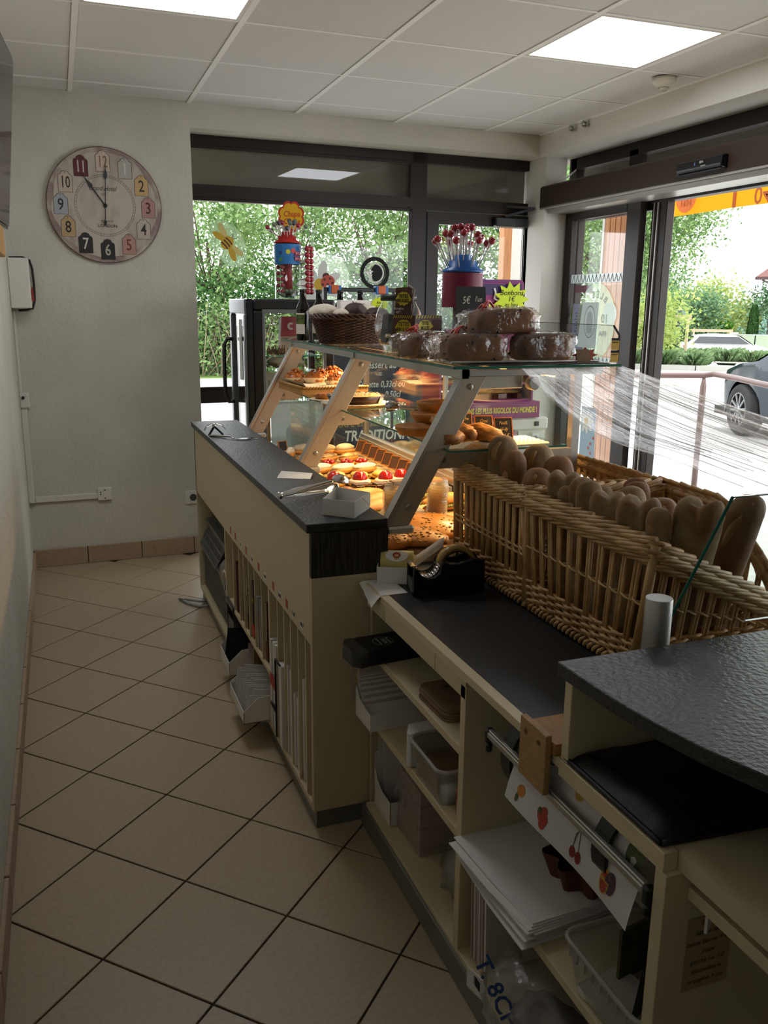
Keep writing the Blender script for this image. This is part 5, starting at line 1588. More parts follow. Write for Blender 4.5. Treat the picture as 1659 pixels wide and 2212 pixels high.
# big dark loaf outside the glass on the customer-side ledge
t = thing('country_loaf', 'big floury brown loaf seen through the front glass of the case', 'bread', (1.52, 2.9, 0.80))
obj('crust', lumpy((1.52, 2.95, 0.865), (0.10, 0.15, 0.075), 4.4, 0.08, 3, 26, 16), mat('loaf_brown', '6b4024', 0.7, col2='9c7a5c', ns=9, nd=7, bump=0.4, bs=60), t)
t = thing('front_shelf', 'cream ledge on the customer side of the display case', 'shelf', (1.5, 3.0, 0))
obj('board', MB().box(1.38, 1.62, 2.2, 3.96, 0.77, 0.788), m_cream, t)
obj('panel', MB().box(1.38, 1.40, 2.2, 3.96, 0.0, 0.77), m_cream, t)
# ---------------------------------------------------------------- things standing on the glass top of the case
ZT = 1.2965
m_bag = glass('cellophane', 'f6f4f0', rough=0.08, haze=0.07, hazecol='d8d4cc', wrinkle=1.0, ws=30, f0=0.09)
m_cake = mat('fruit_cake', '6b3d1c', 0.6, col2='9a6234', ns=12, nd=8, bump=0.4, bs=60)
m_cakeside = mat('fruit_cake_side', '4c2a17', 0.7, col2='6e4526', ns=18, bump=0.4, bs=60)
m_ribbon = mat('red_ribbon', 'c8341c', 0.3)
def cake(x, y, z, rz, sx, sy, sz, label, tilt=0.0):
 t = thing('wrapped_cake', label, 'cake', (x, y, z), 'fruit cakes wrapped in cellophane')
 Mt = Matrix.Translation((x, y, z)) @ Matrix.Rotation(rz, 4, 'Z') @ Matrix.Rotation(tilt, 4, 'Y')
 def f(u, v):
  a = 2 * PI * u
  ph = -0.5 * PI + PI * v
  c, s = math.cos(a), math.sin(a)
  k = (abs(c) ** 7 + abs(s) ** 7) ** (-1 / 7)
  r = max(math.cos(ph), 0) ** 0.16
  zz = math.sin(ph)
  zz = math.copysign(abs(zz) ** 0.55, zz)
  top = 1 + (0.30 * (1 - (c * r) ** 2) if zz > 0 else 0)
  w = 1 + 0.05 * nz((c * r, s * r, zz), 2.4, x * 30)
  return Mt @ Vector((c * k * r * sx * w, s * k * r * sy * w, (zz * 0.5 * top + 0.5) * sz + 0.001))
 obj('cake', MB().grid(f, 36, 14), m_cake, t)
 b = MB()
 for k in range(16):
  u, v = R8.random(), R8.uniform(0.25, 0.95)
  p = f(u, v)
  b.blob(p, (0.006, 0.006, 0.005), 7, 5)
 obj('raisins', b, m_choc, t, kind='stuff')
 def g(u, v):
  p = Mt.inverted() @ f(u, v)
  d = Vector((p.x / sx, p.y / sy, (p.z - sz / 2) / sz))
  e = 1.08 + 0.10 * nz(d, 3.1, x * 11) + 0.05 * nz(d, 8, y * 7)
  q = Vector((p.x * (e + 0.05), p.y * (e + 0.03), sz / 2 + (p.z - sz / 2) * (e + 0.02)))
  if d.x < -0.6:
   q.x -= 0.05 * (-d.x - 0.6) * (1 + 0.6 * nz(d, 4))
  q.z = max(q.z, 0.0006)
  return Mt @ q
 obj('cellophane', MB().grid(g, 44, 18), m_bag, t)
 b = MB()
 for k in range(3):
  pts = []
  for i in range(8):
   a = i / 7
   pts.append(Mt @ Vector((-sx * 0.62 + 0.010 * k + 0.03 * (a - 0.5) * k, -0.02 + 0.05 * a + 0.004 * math.sin(a * 8 + k), sz * 1.12 + 0.015 * math.sin(a * PI) * (1 + 0.3 * k))))
  b.tube(pts, 0.0035, 5)
 obj('ribbon', b, m_ribbon, t)
t = thing('cake_tray', 'paper lined tray under the wrapped fruit cakes', 'tray', (1.22, 2.25, 1.2976))
obj('paper', MB().prism([(0.99, 2.15), (1.44, 2.15)] + [(1.448 - 0.006 * (k % 2), 2.16 + 0.02 * k) for k in range(10)] + [(1.0, 2.36)], 1.2977, 1.2985), m_doily, t)
obj('tray_edge', MB().tube([(0.985, 2.14, 1.302), (1.45, 2.14, 1.302)], 0.004, 6), m_alu, t)
ZC2 = 1.2988
cake(1.092, 2.235, ZC2, -0.05, 0.085, 0.048, 0.066, 'wrapped fruit cake in front left of the pile, the longest')
cake(1.315, 2.235, ZC2, 0.06, 0.085, 0.05, 0.068, 'wrapped fruit cake in front right of the pile')
cake(1.02, 2.42, ZC2, 0.5, 0.075, 0.045, 0.066, 'wrapped fruit cake behind at the left end of the pile')
cake(1.195, 2.26, ZC2 + 0.075, -0.06, 0.09, 0.055, 0.062, 'wrapped fruit cake lying on top of the others', -0.04)
# dark wicker basket of meringues
t = thing('meringue_basket', 'dark brown oval wicker basket full of meringues on the case top', 'basket', (1.115, 3.4, ZT))
m_dwick = mat('dark_wicker', '3b2013', 0.45, col2='52301c', ns=20)
BX, BY = 1.115, 3.40
def bpt(a, h, out=0.0):
 rx, ry = 0.128 + 0.034 * h + out, 0.088 + 0.024 * h + out
 return Vector((BX + rx * math.cos(a), BY + ry * math.sin(a), ZT + 0.004 + 0.105 * h))
b = MB()
NS = 44
for r in range(19):
 pts = []
 for k in range(NS * 3):
  a = 2 * PI * k / (NS * 3)
  w = 0.0042 * math.sin(PI * k / 1.5 / 1.0 * 0.5 + PI * r)
  pts.append(bpt(a, r / 19 + 0.02, w))
 b.tube(pts, 0.0033, 5, closed=True)
obj('woven_side', b, m_dwick, t, kind='stuff')
for k in range(NS // 2):
 a = 2 * PI * k / (NS // 2)
 obj('stake', MB().tube([bpt(a, 0.0), bpt(a, 0.5), bpt(a, 1.0)], 0.003, 5), m_dwick, t)
b = MB()
for k in range(40):
 pts = []
 for i in range(6):
  a = 2 * PI * (k + i * 0.7) / 40
  pts.append(bpt(a, 1.0, 0.003 + 0.006 * math.sin(i / 5 * PI)) + Vector((0, 0, 0.010 * math.sin(i / 5 * 2 * PI))))
 b.tube(pts, 0.005, 5)
obj('rim_braid', b, m_dwick, t, kind='stuff')
obj('base', MB().prism(circle(0.126, 28, BX, BY, 0.086), ZT + 0.0006, ZT + 0.006), m_dwick, t)
b = MB()
for k in range(6):
 b.tube([bpt(-1.45 + 0.02 * k, 0.92, 0.010), bpt(-1.45 + 0.02 * k, 1.02, 0.013), bpt(-1.45 + 0.02 * k, 1.08, 0.0)], 0.004, 5)
obj('handle_wrap', b, m_dwick, t)
m_mer = mat('meringue', 'cfc4b2', 0.8, col2='bfb29c', ns=8, bump=0.25, bs=50)
m_merc = mat('chocolate_meringue', '2b1a12', 0.6, col2='3d261a', ns=12, bump=0.4, bs=50)
for i, (dx, dy, dz, a, c, h, m, lb) in enumerate(((-0.115, -0.005, 0.122, 0.062, 0.045, 0.036, 0, 'long white meringue sticking out at the left end of the wicker basket'), (-0.06, -0.055, 0.112, 0.035, 0.03, 0.028, 0, 'small white meringue in front at the left of the basket'),
 (0.005, -0.035, 0.124, 0.048, 0.042, 0.040, 1, 'chocolate meringue in the middle of the basket'), (0.03, 0.045, 0.128, 0.05, 0.045, 0.034, 0, 'white meringue behind the middle of the basket'),
 (0.105, -0.015, 0.115, 0.05, 0.045, 0.032, 1, 'chocolate meringue at the right end of the basket'), (0.09, 0.055, 0.125, 0.045, 0.035, 0.03, 0, 'white meringue at the back right of the basket'))):
 def f(d, i=i):
  return 1 + 0.10 * math.sin(6 * math.atan2(d.y, d.x) + d.z * 5 + i) * (1 - abs(d.z)) + 0.1 * nz(d, 3, i * 3.0)
 solo('meringue', MB().blob((BX + dx, BY + dy, ZT + dz), (a, c, h), 24, 14, f), m_merc if m else m_mer, lb, 'meringue', 'meringues in the dark basket')
# beer bottles, carton, bar
def bottle(x, y, z, label, s=1.0, lab=True):
 t = thing('bottle', label, 'bottle', (x, y, z), 'dark bottles behind the meringue basket')
 Mt = Matrix.Translation((x, y, z)) @ Matrix.Scale(s, 4)
 obj('glass', MB().lathe([(0.028, 0.0005), (0.0305, 0.004), (0.0305, 0.125), (0.026, 0.148), (0.0155, 0.168), (0.0135, 0.20), (0.0135, 0.212)], 24, Mt), mat('bottle_glass', '0d0a08', 0.08), t)
 obj('cap', MB().lathe([(0.0145, 0.208), (0.0148, 0.214), (0.0125, 0.219)], 18, Mt), m_black, t)
 if lab:
  for a0, col, z0, z1 in ((0, 'label_white', 0.03, 0.118), (0, 'label_green', 0.072, 0.112)):
   r = 0.0308 if col == 'label_white' else 0.0311
   obj('paper_label' if col == 'label_white' else 'hop_print', MB().grid(lambda u, v: Mt @ Vector((r * math.cos(-PI * 1.12 + 1.9 * u), r * math.sin(-PI * 1.12 + 1.9 * u), z0 + (z1 - z0) * v)), 12, 2 if col == 'label_white' else 3),
 mat('label_white', 'cfc8bc', 0.7) if col == 'label_white' else mat('hop_green', '5d6b2c', 0.7, col2='2a331a', ns=60), t)
 return t
bottle(1.0, 3.72, ZT, 'dark beer bottle with a green and white label, left of the meringue basket')
bottle(1.095, 3.80, ZT, 'dark beer bottle partly hidden behind the left end of the basket')
bottle(1.20, 3.82, ZT, 'dark bottle behind the white carton, left of its middle', lab=False)
bottle(1.30, 3.83, ZT, 'dark bottle behind the right part of the white carton', lab=False)
t = thing('bottle_carton', 'white printed carton standing behind the meringue basket', 'carton', (1.25, 3.74, ZT))
obj('card', MB().box(1.165, 1.38, 3.70, 3.76, ZT, ZT + 0.175), m_paper, t, bevel=0.001)
obj('printed_bottle', MB().prism([(0, 0), (0.012, 0), (0.012, 0.026), (0.008, 0.034), (0.008, 0.05), (0.004, 0.05), (0.004, 0.034), (0, 0.026)], 0, 0.0006, frame3((1.215, 3.6995, ZT + 0.12), (1, 0, 0), (0, 0, 1))), m_blackm, t)
for k, s in enumerate(('BIÈRE', 'BLONDE', 'artisanale')):
 text('lettering', s, t, mat('grey_print', '6f6860', 0.8), 0.010, (1.265, 3.6994, ZT + 0.158 - 0.014 * k), (1, 0, 0), (0, 0, 1))
t = thing('neon_star_tag', 'small neon yellow star tag with handwriting on the white carton', 'price tag', (1.34, 3.695, ZT + 0.14))
m_neon = mat('neon_yellow', 'c8dc1e', 0.6)
obj('tag', MB().prism(star(0.026, 0.032, 12, 0, 0, 1.3), 0, 0.0008, frame3((1.345, 3.6985, ZT + 0.158), (1, 0, 0), (0, 0, 1))), m_neon, t)
text('lettering', 'Bière', t, m_blackm, 0.014, (1.345, 3.6975, ZT + 0.165), (1, 0, 0), (0, 0, 1), shear=0.2)
text('lettering', '2,40 €', t, m_blackm, 0.014, (1.345, 3.6975, ZT + 0.150), (1, 0, 0), (0, 0, 1), shear=0.2)
# sour candy cartons
m_box = mat('candy_box_brown', '3a1f10', 0.5, col2='57301a', ns=10)
m_byel = mat('candy_box_yellow', 'c2b21e', 0.5)
t = thing('candy_carton', 'brown and yellow candy carton with hazard stripes and torn-open lid', 'carton', (1.12, 2.78, ZT))
Mt = Matrix.Translation((1.058, 2.78, ZT)) @ Matrix.Rotation(0.0, 4, 'Z')
W1, W2, Hb = 0.062, 0.125, 0.122
c0 = Mt @ Vector((0, 0, 0))
obj('carton', MB().prism([(0, 0), (W1, -0.05), (W1 + W2, 0.01), (W2, 0.06)], 0.0006, Hb, Mt), m_box, t)
A1, A2 = Vector((W1, -0.05, 0)).normalized(), Vector((W2, 0.06, 0)).normalized()
obj('raised_lid', MB().prism([(0.005, 0), (0.062, 0), (0.062, 0.088), (0.052, 0.094), (0.005, 0.09)], -0.008, 0.0, frame3(Mt @ Vector((0.004, 0.006, Hb)), A1, (0.12, 0.06, 1))), m_box, t)
LX = frame3(Mt @ Vector((0.004, 0.0055, Hb)), A1, (0.12, 0.06, 1))
obj('torn_edge', MB().tube([LX @ Vector((0.063, 0.0, -0.006)), LX @ Vector((0.069, 0.03, -0.008)), LX @ Vector((0.063, 0.055, -0.007)), LX @ Vector((0.068, 0.085, -0.007)), LX @ Vector((0.05, 0.10, -0.004))], [0.003, 0.005, 0.0035, 0.004, 0.002], 6), m_card_g, t)
def splash(o, xd, yd, w, h, nm='yellow_splash'):
 P = [((w * (1 + 0.16 * math.sin(k * 2.4 + 1))) * math.cos(2 * PI * k / 22), (h * (1 + 0.2 * math.cos(k * 2.9))) * math.sin(2 * PI * k / 22)) for k in range(22)]
 obj(nm, MB().prism(P, 0, 0.0005, frame3(o, xd, yd)), m_byel, t)
Y3 = Vector((0.12, 0.06, 1)).normalized()
def face1(u, v):
 return Mt @ (A1 * u + Vector((0, 0, v))) + Vector((-0.0005, -0.0006, 0))
def face2(u, v):
 return Mt @ (Vector((W1, -0.05, 0)) + A2 * u + Vector((0, 0, v))) + Vector((0.0004, -0.0006, 0))
UP = (0, 0, 1)
A1L = A1.length
splash(face1(0.04, 0.082), A1, UP, 0.028, 0.026)
splash(face2(0.05, 0.088), A2, UP, 0.036, 0.019)
splash(LX @ Vector((0.034, 0.055, 0.0006)), A1, Y3, 0.025, 0.022)
for o, xd, yd, sz in ((face1(0.04, 0.093), A1, UP, 0.019), (face2(0.05, 0.096), A2, UP, 0.017), (LX @ Vector((0.034, 0.063, 0.0013)), A1, Y3, 0.016)):
 up = Vector(yd)
 nn = Vector(xd).normalized().cross(up).normalized() * 0.0008
 text('lettering', 'TETES', t, m_blackm, sz, Vector(o) + nn, xd, yd, sx=0.8, offs=0.0004)
 text('lettering', 'BRULEES', t, m_blackm, sz, Vector(o) - up * sz * 0.95 + nn, xd, yd, sx=0.68, offs=0.0004)
for o, xd, yd in ((face1(0.022, 0.042), A1, UP), (face2(0.088, 0.058), A2, UP), (LX @ Vector((0.02, 0.022, 0.001)), A1, Y3)):
 text('lettering', 'Kracho', t, m_paper, 0.011, o, xd, yd)
 text('lettering', 'KIT', t, m_paper, 0.011, Vector(o) - Vector(yd) * 0.012, xd, yd)
for k in range(9):
 for fn, ax, n, w in ((face1, A1, 9, 0.0076), (face2, A2, 9, 0.014)):
  for v0, sl in ((0.002, 0.004), (0.113, 0.005)):
   if fn is face2 and v0 < 0.05 and k > 4:
    continue
   p = [fn(k * w + 0.002, v0), fn(k * w + 0.002 + w * 0.45, v0), fn(k * w + 0.002 + w * 0.45 + sl, v0 + 0.009), fn(k * w + 0.002 + sl, v0 + 0.009)]
   obj('hazard_stripe', MB().add(p, [(0, 1, 2, 3)]), m_byel, t)
obj('flame_print', MB().prism([(0, 0), (0.016, 0), (0.02, 0.016), (0.012, 0.012), (0.009, 0.03), (0.004, 0.014), (-0.003, 0.018)], 0, 0.0005, frame3(face2(0.035, 0.03), A2, UP)), mat('flame_orange', 'b8641c', 0.6), t)
obj('flame_print', MB().prism([(0, 0), (0.013, 0), (0.016, 0.013), (0.010, 0.010), (0.007, 0.026), (0.003, 0.012), (-0.002, 0.015)], 0, 0.0005, frame3(face1(0.05, 0.03), A1, UP)), mat('flame_orange', 'b8641c', 0.6), t)
for k in range(9):
 obj('brick_print', MB().add([face2(0.088, 0.036 + 0.008 * k), face2(0.138, 0.036 + 0.008 * k), face2(0.138, 0.0425 + 0.008 * k), face2(0.088, 0.0425 + 0.008 * k)], [(0, 1, 2, 3)]), mat('brick_red', '5a2a1c', 0.7), t)
# round clear jar behind
t = thing('round_jar', 'round clear plastic jar with a black lid behind the candy carton', 'jar', (1.17, 2.98, ZT))
Mt = Matrix.Translation((1.165, 3.0, ZT))
obj('body', MB().lathe([(0.04, 0.001), (0.062, 0.012), (0.085, 0.06), (0.088, 0.09), (0.08, 0.13), (0.062, 0.165), (0.06, 0.17)], 32, Mt, caps=False), glass('jar_plastic', 'f0f2f0', rough=0.03), t)
obj('lid', MB().lathe([(0.066, 0.17), (0.067, 0.19), (0.06, 0.193)], 28, Mt), m_black, t)
obj('scoop', MB().cbox((1.19, 3.0, ZT + 0.12), (0.012, 0.004, 0.17), ry=0.35).cbox((1.15, 3.01, ZT + 0.07), (0.07, 0.06, 0.10), ry=0.1), mat('dark_scoop', '2c2e30', 0.4), t)
b = MB()
for k in range(60):
 a, u = R8.random() * 6.28, 0.065 * R8.random() ** 0.5
 b.blob((1.165 + u * math.cos(a), 3.0 + u * math.sin(a), ZT + 0.02 + 0.04 * R8.random()), (0.012, 0.009, 0.007), 7, 5)
obj('sweets', b, mat('sweets_tan', 'a8875a', 0.5, col2='d0c0a0', ns=60), t, kind='stuff')
# lollipop jars
def pop_jar(name, label, x, y, z, r, h, lidm, bodym, colm, pops, group):
 t = thing(name, label, 'jar', (x, y, z), group)
 Mt = Matrix.Translation((x, y, z))
 obj('body', MB().lathe([(r, 0.001), (r, h), (r - 0.002, h)], 30, Mt, caps=False), glass('jar_clear', 'f4f6f6', rough=0.02), t)
 obj('bottom', MB().lathe([(r - 0.003, 0.001), (r - 0.003, 0.004)], 24, Mt), glass('jar_clear', 'f4f6f6', rough=0.02), t)
 obj('lid', MB().lathe([(r + 0.002, h), (r + 0.002, h + 0.006), (r * 0.72, h + 0.018), (r * 0.70, h + 0.036), (r * 0.42, h + 0.040), (r * 0.40, h + 0.056), (0.004, h + 0.058)], 30, Mt), lidm, t)
 return t, Mt
m_stick = mat('stick_white', 'ddd8d2', 0.5)
m_lred = mat('lolly_red', 'b03038', 0.25, coat=0.4, col2='8a1c28', ns=60)
m_lgrn = mat('lolly_green', '4a5a44', 0.25, coat=0.4, col2='7c8a70', ns=60)
m_lblk = mat('lolly_dark', '25242c', 0.25, coat=0.4, col2='55505a', ns=60)
m_wrapper = glass('lolly_wrapper', 'ffffff', rough=0.1, haze=0.25, hazecol='d8c8c8', wrinkle=0.6, ws=120)
def lolly(t, base, head, r, m):
 """stick with a wrapped ball"""
 base, head = Vector(base), Vector(head)
 o = obj('lollipop', MB().blob(head, (r, r, r), 12, 9), m, t)
 d = (head - base).normalized()
 obj('stick', MB().tube([base, head - d * r * 0.8], 0.0022, 6), m_stick, o)
 obj('wrapper', MB().tube([head - d * r * 0.7, head - d * r * 1.6, head - d * r * 2.6], [r * 0.75, r * 0.4, r * 0.32], 8), m_wrapper, o)
FZ = 1.4772
t, Mt = pop_jar('lollipop_jar', 'tall clear lollipop jar with a red lid and blue band on the black fridge', 1.16, 4.62, FZ, 0.068, 0.285, mat('red_lid', 'b3221c', 0.4), None, None, None, 'lollipop jars')
obj('core_column', MB().lathe([(0.026, 0.02), (0.026, 0.28)], 16, Mt), mat('red_column', '9c1f22', 0.4), t)
obj('paper_band', MB().lathe([(0.0688, 0.178), (0.0688, 0.28)], 36, Mt, caps=False), mat('blue_band', '1f6fae', 0.5), t)
for (a, zz, r_, col) in ((-2.35, 0.235, 0.010, 'band_blue'), (-2.35, 0.2, 0.010, 'band_green'), (-1.35, 0.245, 0.013, 'band_red'), (-1.75, 0.24, 0.014, 'band_yellow'), (-1.2, 0.215, 0.012, 'band_navy')):
 cx, cy = 1.16 + 0.0692 * math.cos(a), 4.62 + 0.0692 * math.sin(a)
 obj('band_print', MB().prism(circle(r_, 14) if col != 'band_yellow' else star(r_ * 0.75, r_, 9), 0, 0.0006, frame3((cx, cy, FZ + zz), (-math.sin(a), math.cos(a), 0), (0, 0, 1))),
 mat(col, {'band_blue': '27408a', 'band_green': '4c8a34', 'band_red': 'c33a2a', 'band_yellow': 'c8c02c', 'band_navy': '1c3c7c'}[col], 0.5), t)
for k, (s, zz) in enumerate((('TATOU', 0.232), ('JAM XXL', 0.205))):
 a = -0.92
 cx, cy = 1.16 + 0.070 * math.cos(a), 4.62 + 0.070 * math.sin(a)
 obj('band_plate', MB().cbox((cx, cy, FZ + zz), (0.048, 0.001, 0.020), rz=a + PI / 2), mat('band_pink', 'b02a4a', 0.5), t)
 text('lettering', s, t, m_paper, 0.014, (cx + 0.001 * math.cos(a), cy + 0.001 * math.sin(a), FZ + zz), (-math.sin(a), math.cos(a), 0), (0, 0, 1), sx=0.8)
m_pops = (m_lgrn, m_lblk, m_lred)
R9 = random.Random(5)
for k in range(16):
 a = 2 * PI * k / 16 + 0.2
 ri = 0.045 if k % 2 else 0.03
 ro = (0.095 if k % 2 else 0.05) + R9.uniform(-.01, .01)
 hh = (0.362 if k % 2 else 0.392) + R9.uniform(-0.012, 0.012)
 lolly(t, (1.16 + ri * math.cos(a), 4.62 + ri * math.sin(a), FZ + 0.315), (1.155 + ro * math.cos(a), 4.62 + ro * math.sin(a), FZ + hh), 0.0125, m_pops[(k * 5) % 3])
for k in range(8):
 zz = FZ + 0.04 + 0.031 * k
 for q, (a, ln) in enumerate(((-0.35, 0.125), (-0.75, 0.12), (2.7, 0.05), (-2.4, 0.05))):
  if q < 2 and k > 7 or (q >= 2 and k > 6):
   continue
  lolly(t, (1.16 + 0.026 * math.cos(a), 4.62 + 0.026 * math.sin(a), zz), (1.16 + ln * math.cos(a), 4.62 + ln * math.sin(a), zz), 0.0155 if q < 2 else 0.012, m_lred)
b = MB()
for k in range(40):
 a, u = R9.random() * 6.28, 0.052 * R9.random() ** 0.5
 b.blob((1.16 + u * math.cos(a), 4.62 + u * math.sin(a), FZ + 0.018 + 0.025 * R9.random()), (0.012, 0.012, 0.012), 8, 6)
obj('loose_lollipops', b, m_lgrn, t, kind='stuff')
# flower-shaped sign on the jar
t = thing('flower_sign', 'red and yellow flower-shaped candy sign above the red-lidded jar', 'sign', (1.205, 4.72, FZ + 0.33))
SC = Vector((1.215, 4.74, FZ + 0.432))
def flower(r, n=8, am=0.10):
 return [(r * (1 + am * abs(math.cos(4 * a + 0.0)) ** 0.6 - am) * math.cos(a + 0.39), r * 1.12 * (1 + am * abs(math.cos(4 * a)) ** 0.6 - am) * math.sin(a + 0.39)) for a in [2 * PI * k / 96 for k in range(96)]]
FX_ = frame3(SC, (1, -0.18, 0), (0, 0, 1))
obj('red_back', MB().prism(flower(0.073, am=0.16), -0.002, 0.0, FX_), mat('sign_red', 'b8281e', 0.4), t)
obj('yellow_face', MB().prism(flower(0.063, am=0.17), 0.0002, 0.0012, FX_), mat('sign_yellow', 'd8a80c', 0.4), t)
sxd, syd = FX_.to_3x3() @ Vector((1, 0, 0)), FX_.to_3x3() @ Vector((0, 1, 0))
text('lettering', 'Chupa', t, mat('sign_red', 'b8281e', 0.4), 0.040, FX_ @ Vector((0.002, 0.012, 0.0016)), sxd, syd, shear=0.2, sx=0.85, offs=0.0006)
text('lettering', 'Chups', t, mat('sign_red', 'b8281e', 0.4), 0.040, FX_ @ Vector((0.002, -0.026, 0.0016)), sxd, syd, shear=0.2, sx=0.85, offs=0.0006)
obj('stem', MB().bar((1.21, 4.742, FZ + 0.295), (1.21, 4.742, FZ + 0.38), 0.02, 0.003, (0, 1, 0)), mat('sign_red', 'b8281e', 0.4), t)
t, Mt = pop_jar('lollipop_jar', 'clear lollipop jar with a blue lid and dark pink band on the case top', 1.295, 2.74, ZT, 0.068, 0.265, mat('blue_lid', '1a5fae', 0.35), None, None, None, 'lollipop jars')
obj('paper_band', MB().lathe([(0.0688, 0.15), (0.0688, 0.262)], 36, Mt, caps=False), mat('pink_band', '7a1438', 0.5), t)
obj('column', MB().lathe([(0.03, 0.02), (0.03, 0.15)], 14, Mt), mat('grey_column', 'a8a4a6', 0.5), t)
for k in range(24):
 a = 2 * PI * k / 24 + 0.1
 lay = k % 3
 ri = (0.05, 0.04, 0.022)[lay]
 ro = (0.095, 0.062, 0.028)[lay] + R9.uniform(-.006, .006)
 hh = (0.362, 0.385, 0.405)[lay] + R9.uniform(-0.008, 0.008)
 lolly(t, (1.295 + ri * math.cos(a), 2.74 + ri * math.sin(a), ZT + (0.275, 0.295, 0.315)[lay]), (1.295 + ro * math.cos(a), 2.74 + ro * math.sin(a), ZT + hh), 0.0125, m_lred)
b = MB()
for k in range(60):
 a, u = R9.random() * 6.28, 0.058 * R9.random() ** 0.5
 b.blob((1.295 + u * math.cos(a), 2.74 + u * math.sin(a), ZT + 0.016 + 0.05 * R9.random()), (0.013, 0.013, 0.013), 8, 6)
obj('loose_lollipops', b, mat('lolly_pink', '9c5468', 0.25, col2='c89aa8', ns=50, coat=0.4), t, kind='stuff')
# small chalk price board
t = thing('chalk_price_board', 'small black board with handwritten euro prices behind the wrapped cakes', 'price board', (1.22, 2.5, ZT))
M2 = Matrix.Translation((1.222, 2.50, ZT)) @ Matrix.Rotation(0.05, 4, 'Z') @ Matrix.Rotation(-0.10, 4, 'X')
obj('board', MB().prism(rrect(0.105, 0.20, 0.005, 3, 0, 0.115), -0.002, 0.002, M2 @ Matrix.Rotation(PI / 2, 4, 'X')), m_blackboard, t)
bx, bz = M2.to_3x3() @ Vector((1, 0, 0)), M2.to_3x3() @ Vector((0, 0, 1))
for s, dx, dz, sz in (("5€", -0.018, 0.172, 0.032), ("l'un", 0.026, 0.176, 0.024), ("8€", -0.016, 0.130, 0.028), ("les 2", 0.027, 0.134, 0.024), ("11€", -0.022, 0.092, 0.028), ("les 3", 0.027, 0.104, 0.024)):
 text('lettering', s, t, m_chalk, sz, M2 @ Vector((dx, -0.0026, dz)), bx, bz, shear=0.2, sx=0.75)
obj('stand', MB().box(0.045, 0.062, -0.01, 0.012, 0, 0.11, M2).box(-0.062, -0.045, -0.01, 0.012, 0, 0.065, M2).box(-0.062, 0.062, -0.012, 0.02, 0.0, 0.012, M2), mat('mahogany', '4a1c10', 0.4), t)
# acrylic sneeze screen with orange star card and yellow stickers
t = thing('acrylic_screen', 'clear acrylic screen with a clipped corner at the near end of the case top', 'screen', (1.34, 2.12, ZT))
obj('sheet', MB().prism([(1.20, 1.2985), (1.489, 1.2985), (1.489, 1.374), (1.467, 1.402), (1.20, 1.411)], 2.100, 2.104, MXZ), glass('acrylic', 'f4f6f6'), t)
obj('sheet_edge', MB().bar((1.467, 2.102, 1.402), (1.489, 2.102, 1.374), 0.005, 0.003, (0, 1, 0)).bar((1.489, 2.102, 1.374), (1.489, 2.102, 1.30), 0.005, 0.003, (0, 1, 0)).bar((1.2, 2.102, 1.411), (1.467, 2.102, 1.402), 0.004, 0.0015), mat('acrylic_edge', '2b2b2e', 0.2), t)
t = thing('orange_star_card', 'orange star cut-out with a brown card in front on the case top', 'price tag', (1.385, 2.12, ZT))
obj('star', MB().prism(star(0.026, 0.044, 9, 1.385, 1.3195, 1.0), 2.114, 2.116, MXZ).__class__().prism([(1.385 + p[0], 1.320 + p[1] * 0.5) for p in star(0.028, 0.044, 8)], 2.112, 2.114, MXZ), mat('star_orange', 'd2401a', 0.5), t)
obj('card', MB().prism([(1.360, 1.299), (1.405, 1.2985), (1.394, 1.336), (1.353, 1.336)], 2.108, 2.110, MXZ), mat('brown_card', 'a8805e', 0.7), t)
t = thing('yellow_sticker_strip', 'pair of yellow and black printed stickers on the acrylic screen edge', 'sticker', (1.474, 2.098, 1.31))
for z0 in (1.300, 1.334):
 obj('sticker', MB().box(1.462, 1.488, 2.0985, 2.0995, z0, z0 + 0.026), mat('sticker_yellow', 'c89a14', 0.5), t)
 obj('black_strip', MB().box(1.462, 1.488, 2.0982, 2.0995, z0 + 0.026, z0 + 0.033), m_blackm, t)
 text('lettering', 'STANLEY', t, m_blackm, 0.005, (1.475, 2.098, z0 + 0.021), (1, 0, 0), (0, 0, 1))
# stretched cling film from the case top to the screen
t = thing('cling_film_sheet', 'stretched wrinkled cling film hanging from the case top to the glass screen', 'film', (1.32, 1.6, 1.13))
m_cling = glass('cling_film', 'ffffff', rough=0.18, haze=0.2, hazecol='ffffff', wrinkle=0.35, ws=7, stretch=(26, 1.2, 1))
def cl(u, v):
 # v: 0 at the case, 1 at the screen ; u: across
 x0, x1 = 1.165 + 0.325 * u, 1.13 + 0.50 * u
 x = x0 + (x1 - x0) * v
 y = 2.082 - 0.93 * v
 z = 1.290 - 0.154 * v - 0.030 * math.sin(PI * v) * (1 - 0.6 * u) - 0.05 * (1 - u) ** 3 * math.sin(PI * min(1, v * 1.4)) * 0.6
 z += 0.0035 * nz((u * 26, v * 1.2, 0)) * math.sin(PI * (0.08 + 0.84 * v)) + 0.004 * math.sin(u * 40) * math.sin(PI * v) * 0.5
 return (x, y, z)
obj('film', MB().grid(cl, 90, 24), m_cling, t)
b = MB()
for k in range(40):
 u = R9.random() ** 0.8
 v0, v1 = R9.uniform(0, 0.35), R9.uniform(0.6, 1.0)
 pts = [Vector(cl(min(1, max(0, u + 0.03 * math.sin(3 * v + k))), v)) + Vector((0, 0, 0.0015)) for v in [v0 + (v1 - v0) * i / 6 for i in range(7)]]
 b.tube(pts, 0.0006, 4)
obj('film_fold', b, glass('film_fold', 'e8e8e8', rough=0.3, haze=0.5, hazecol='ffffff'), t, kind='stuff')
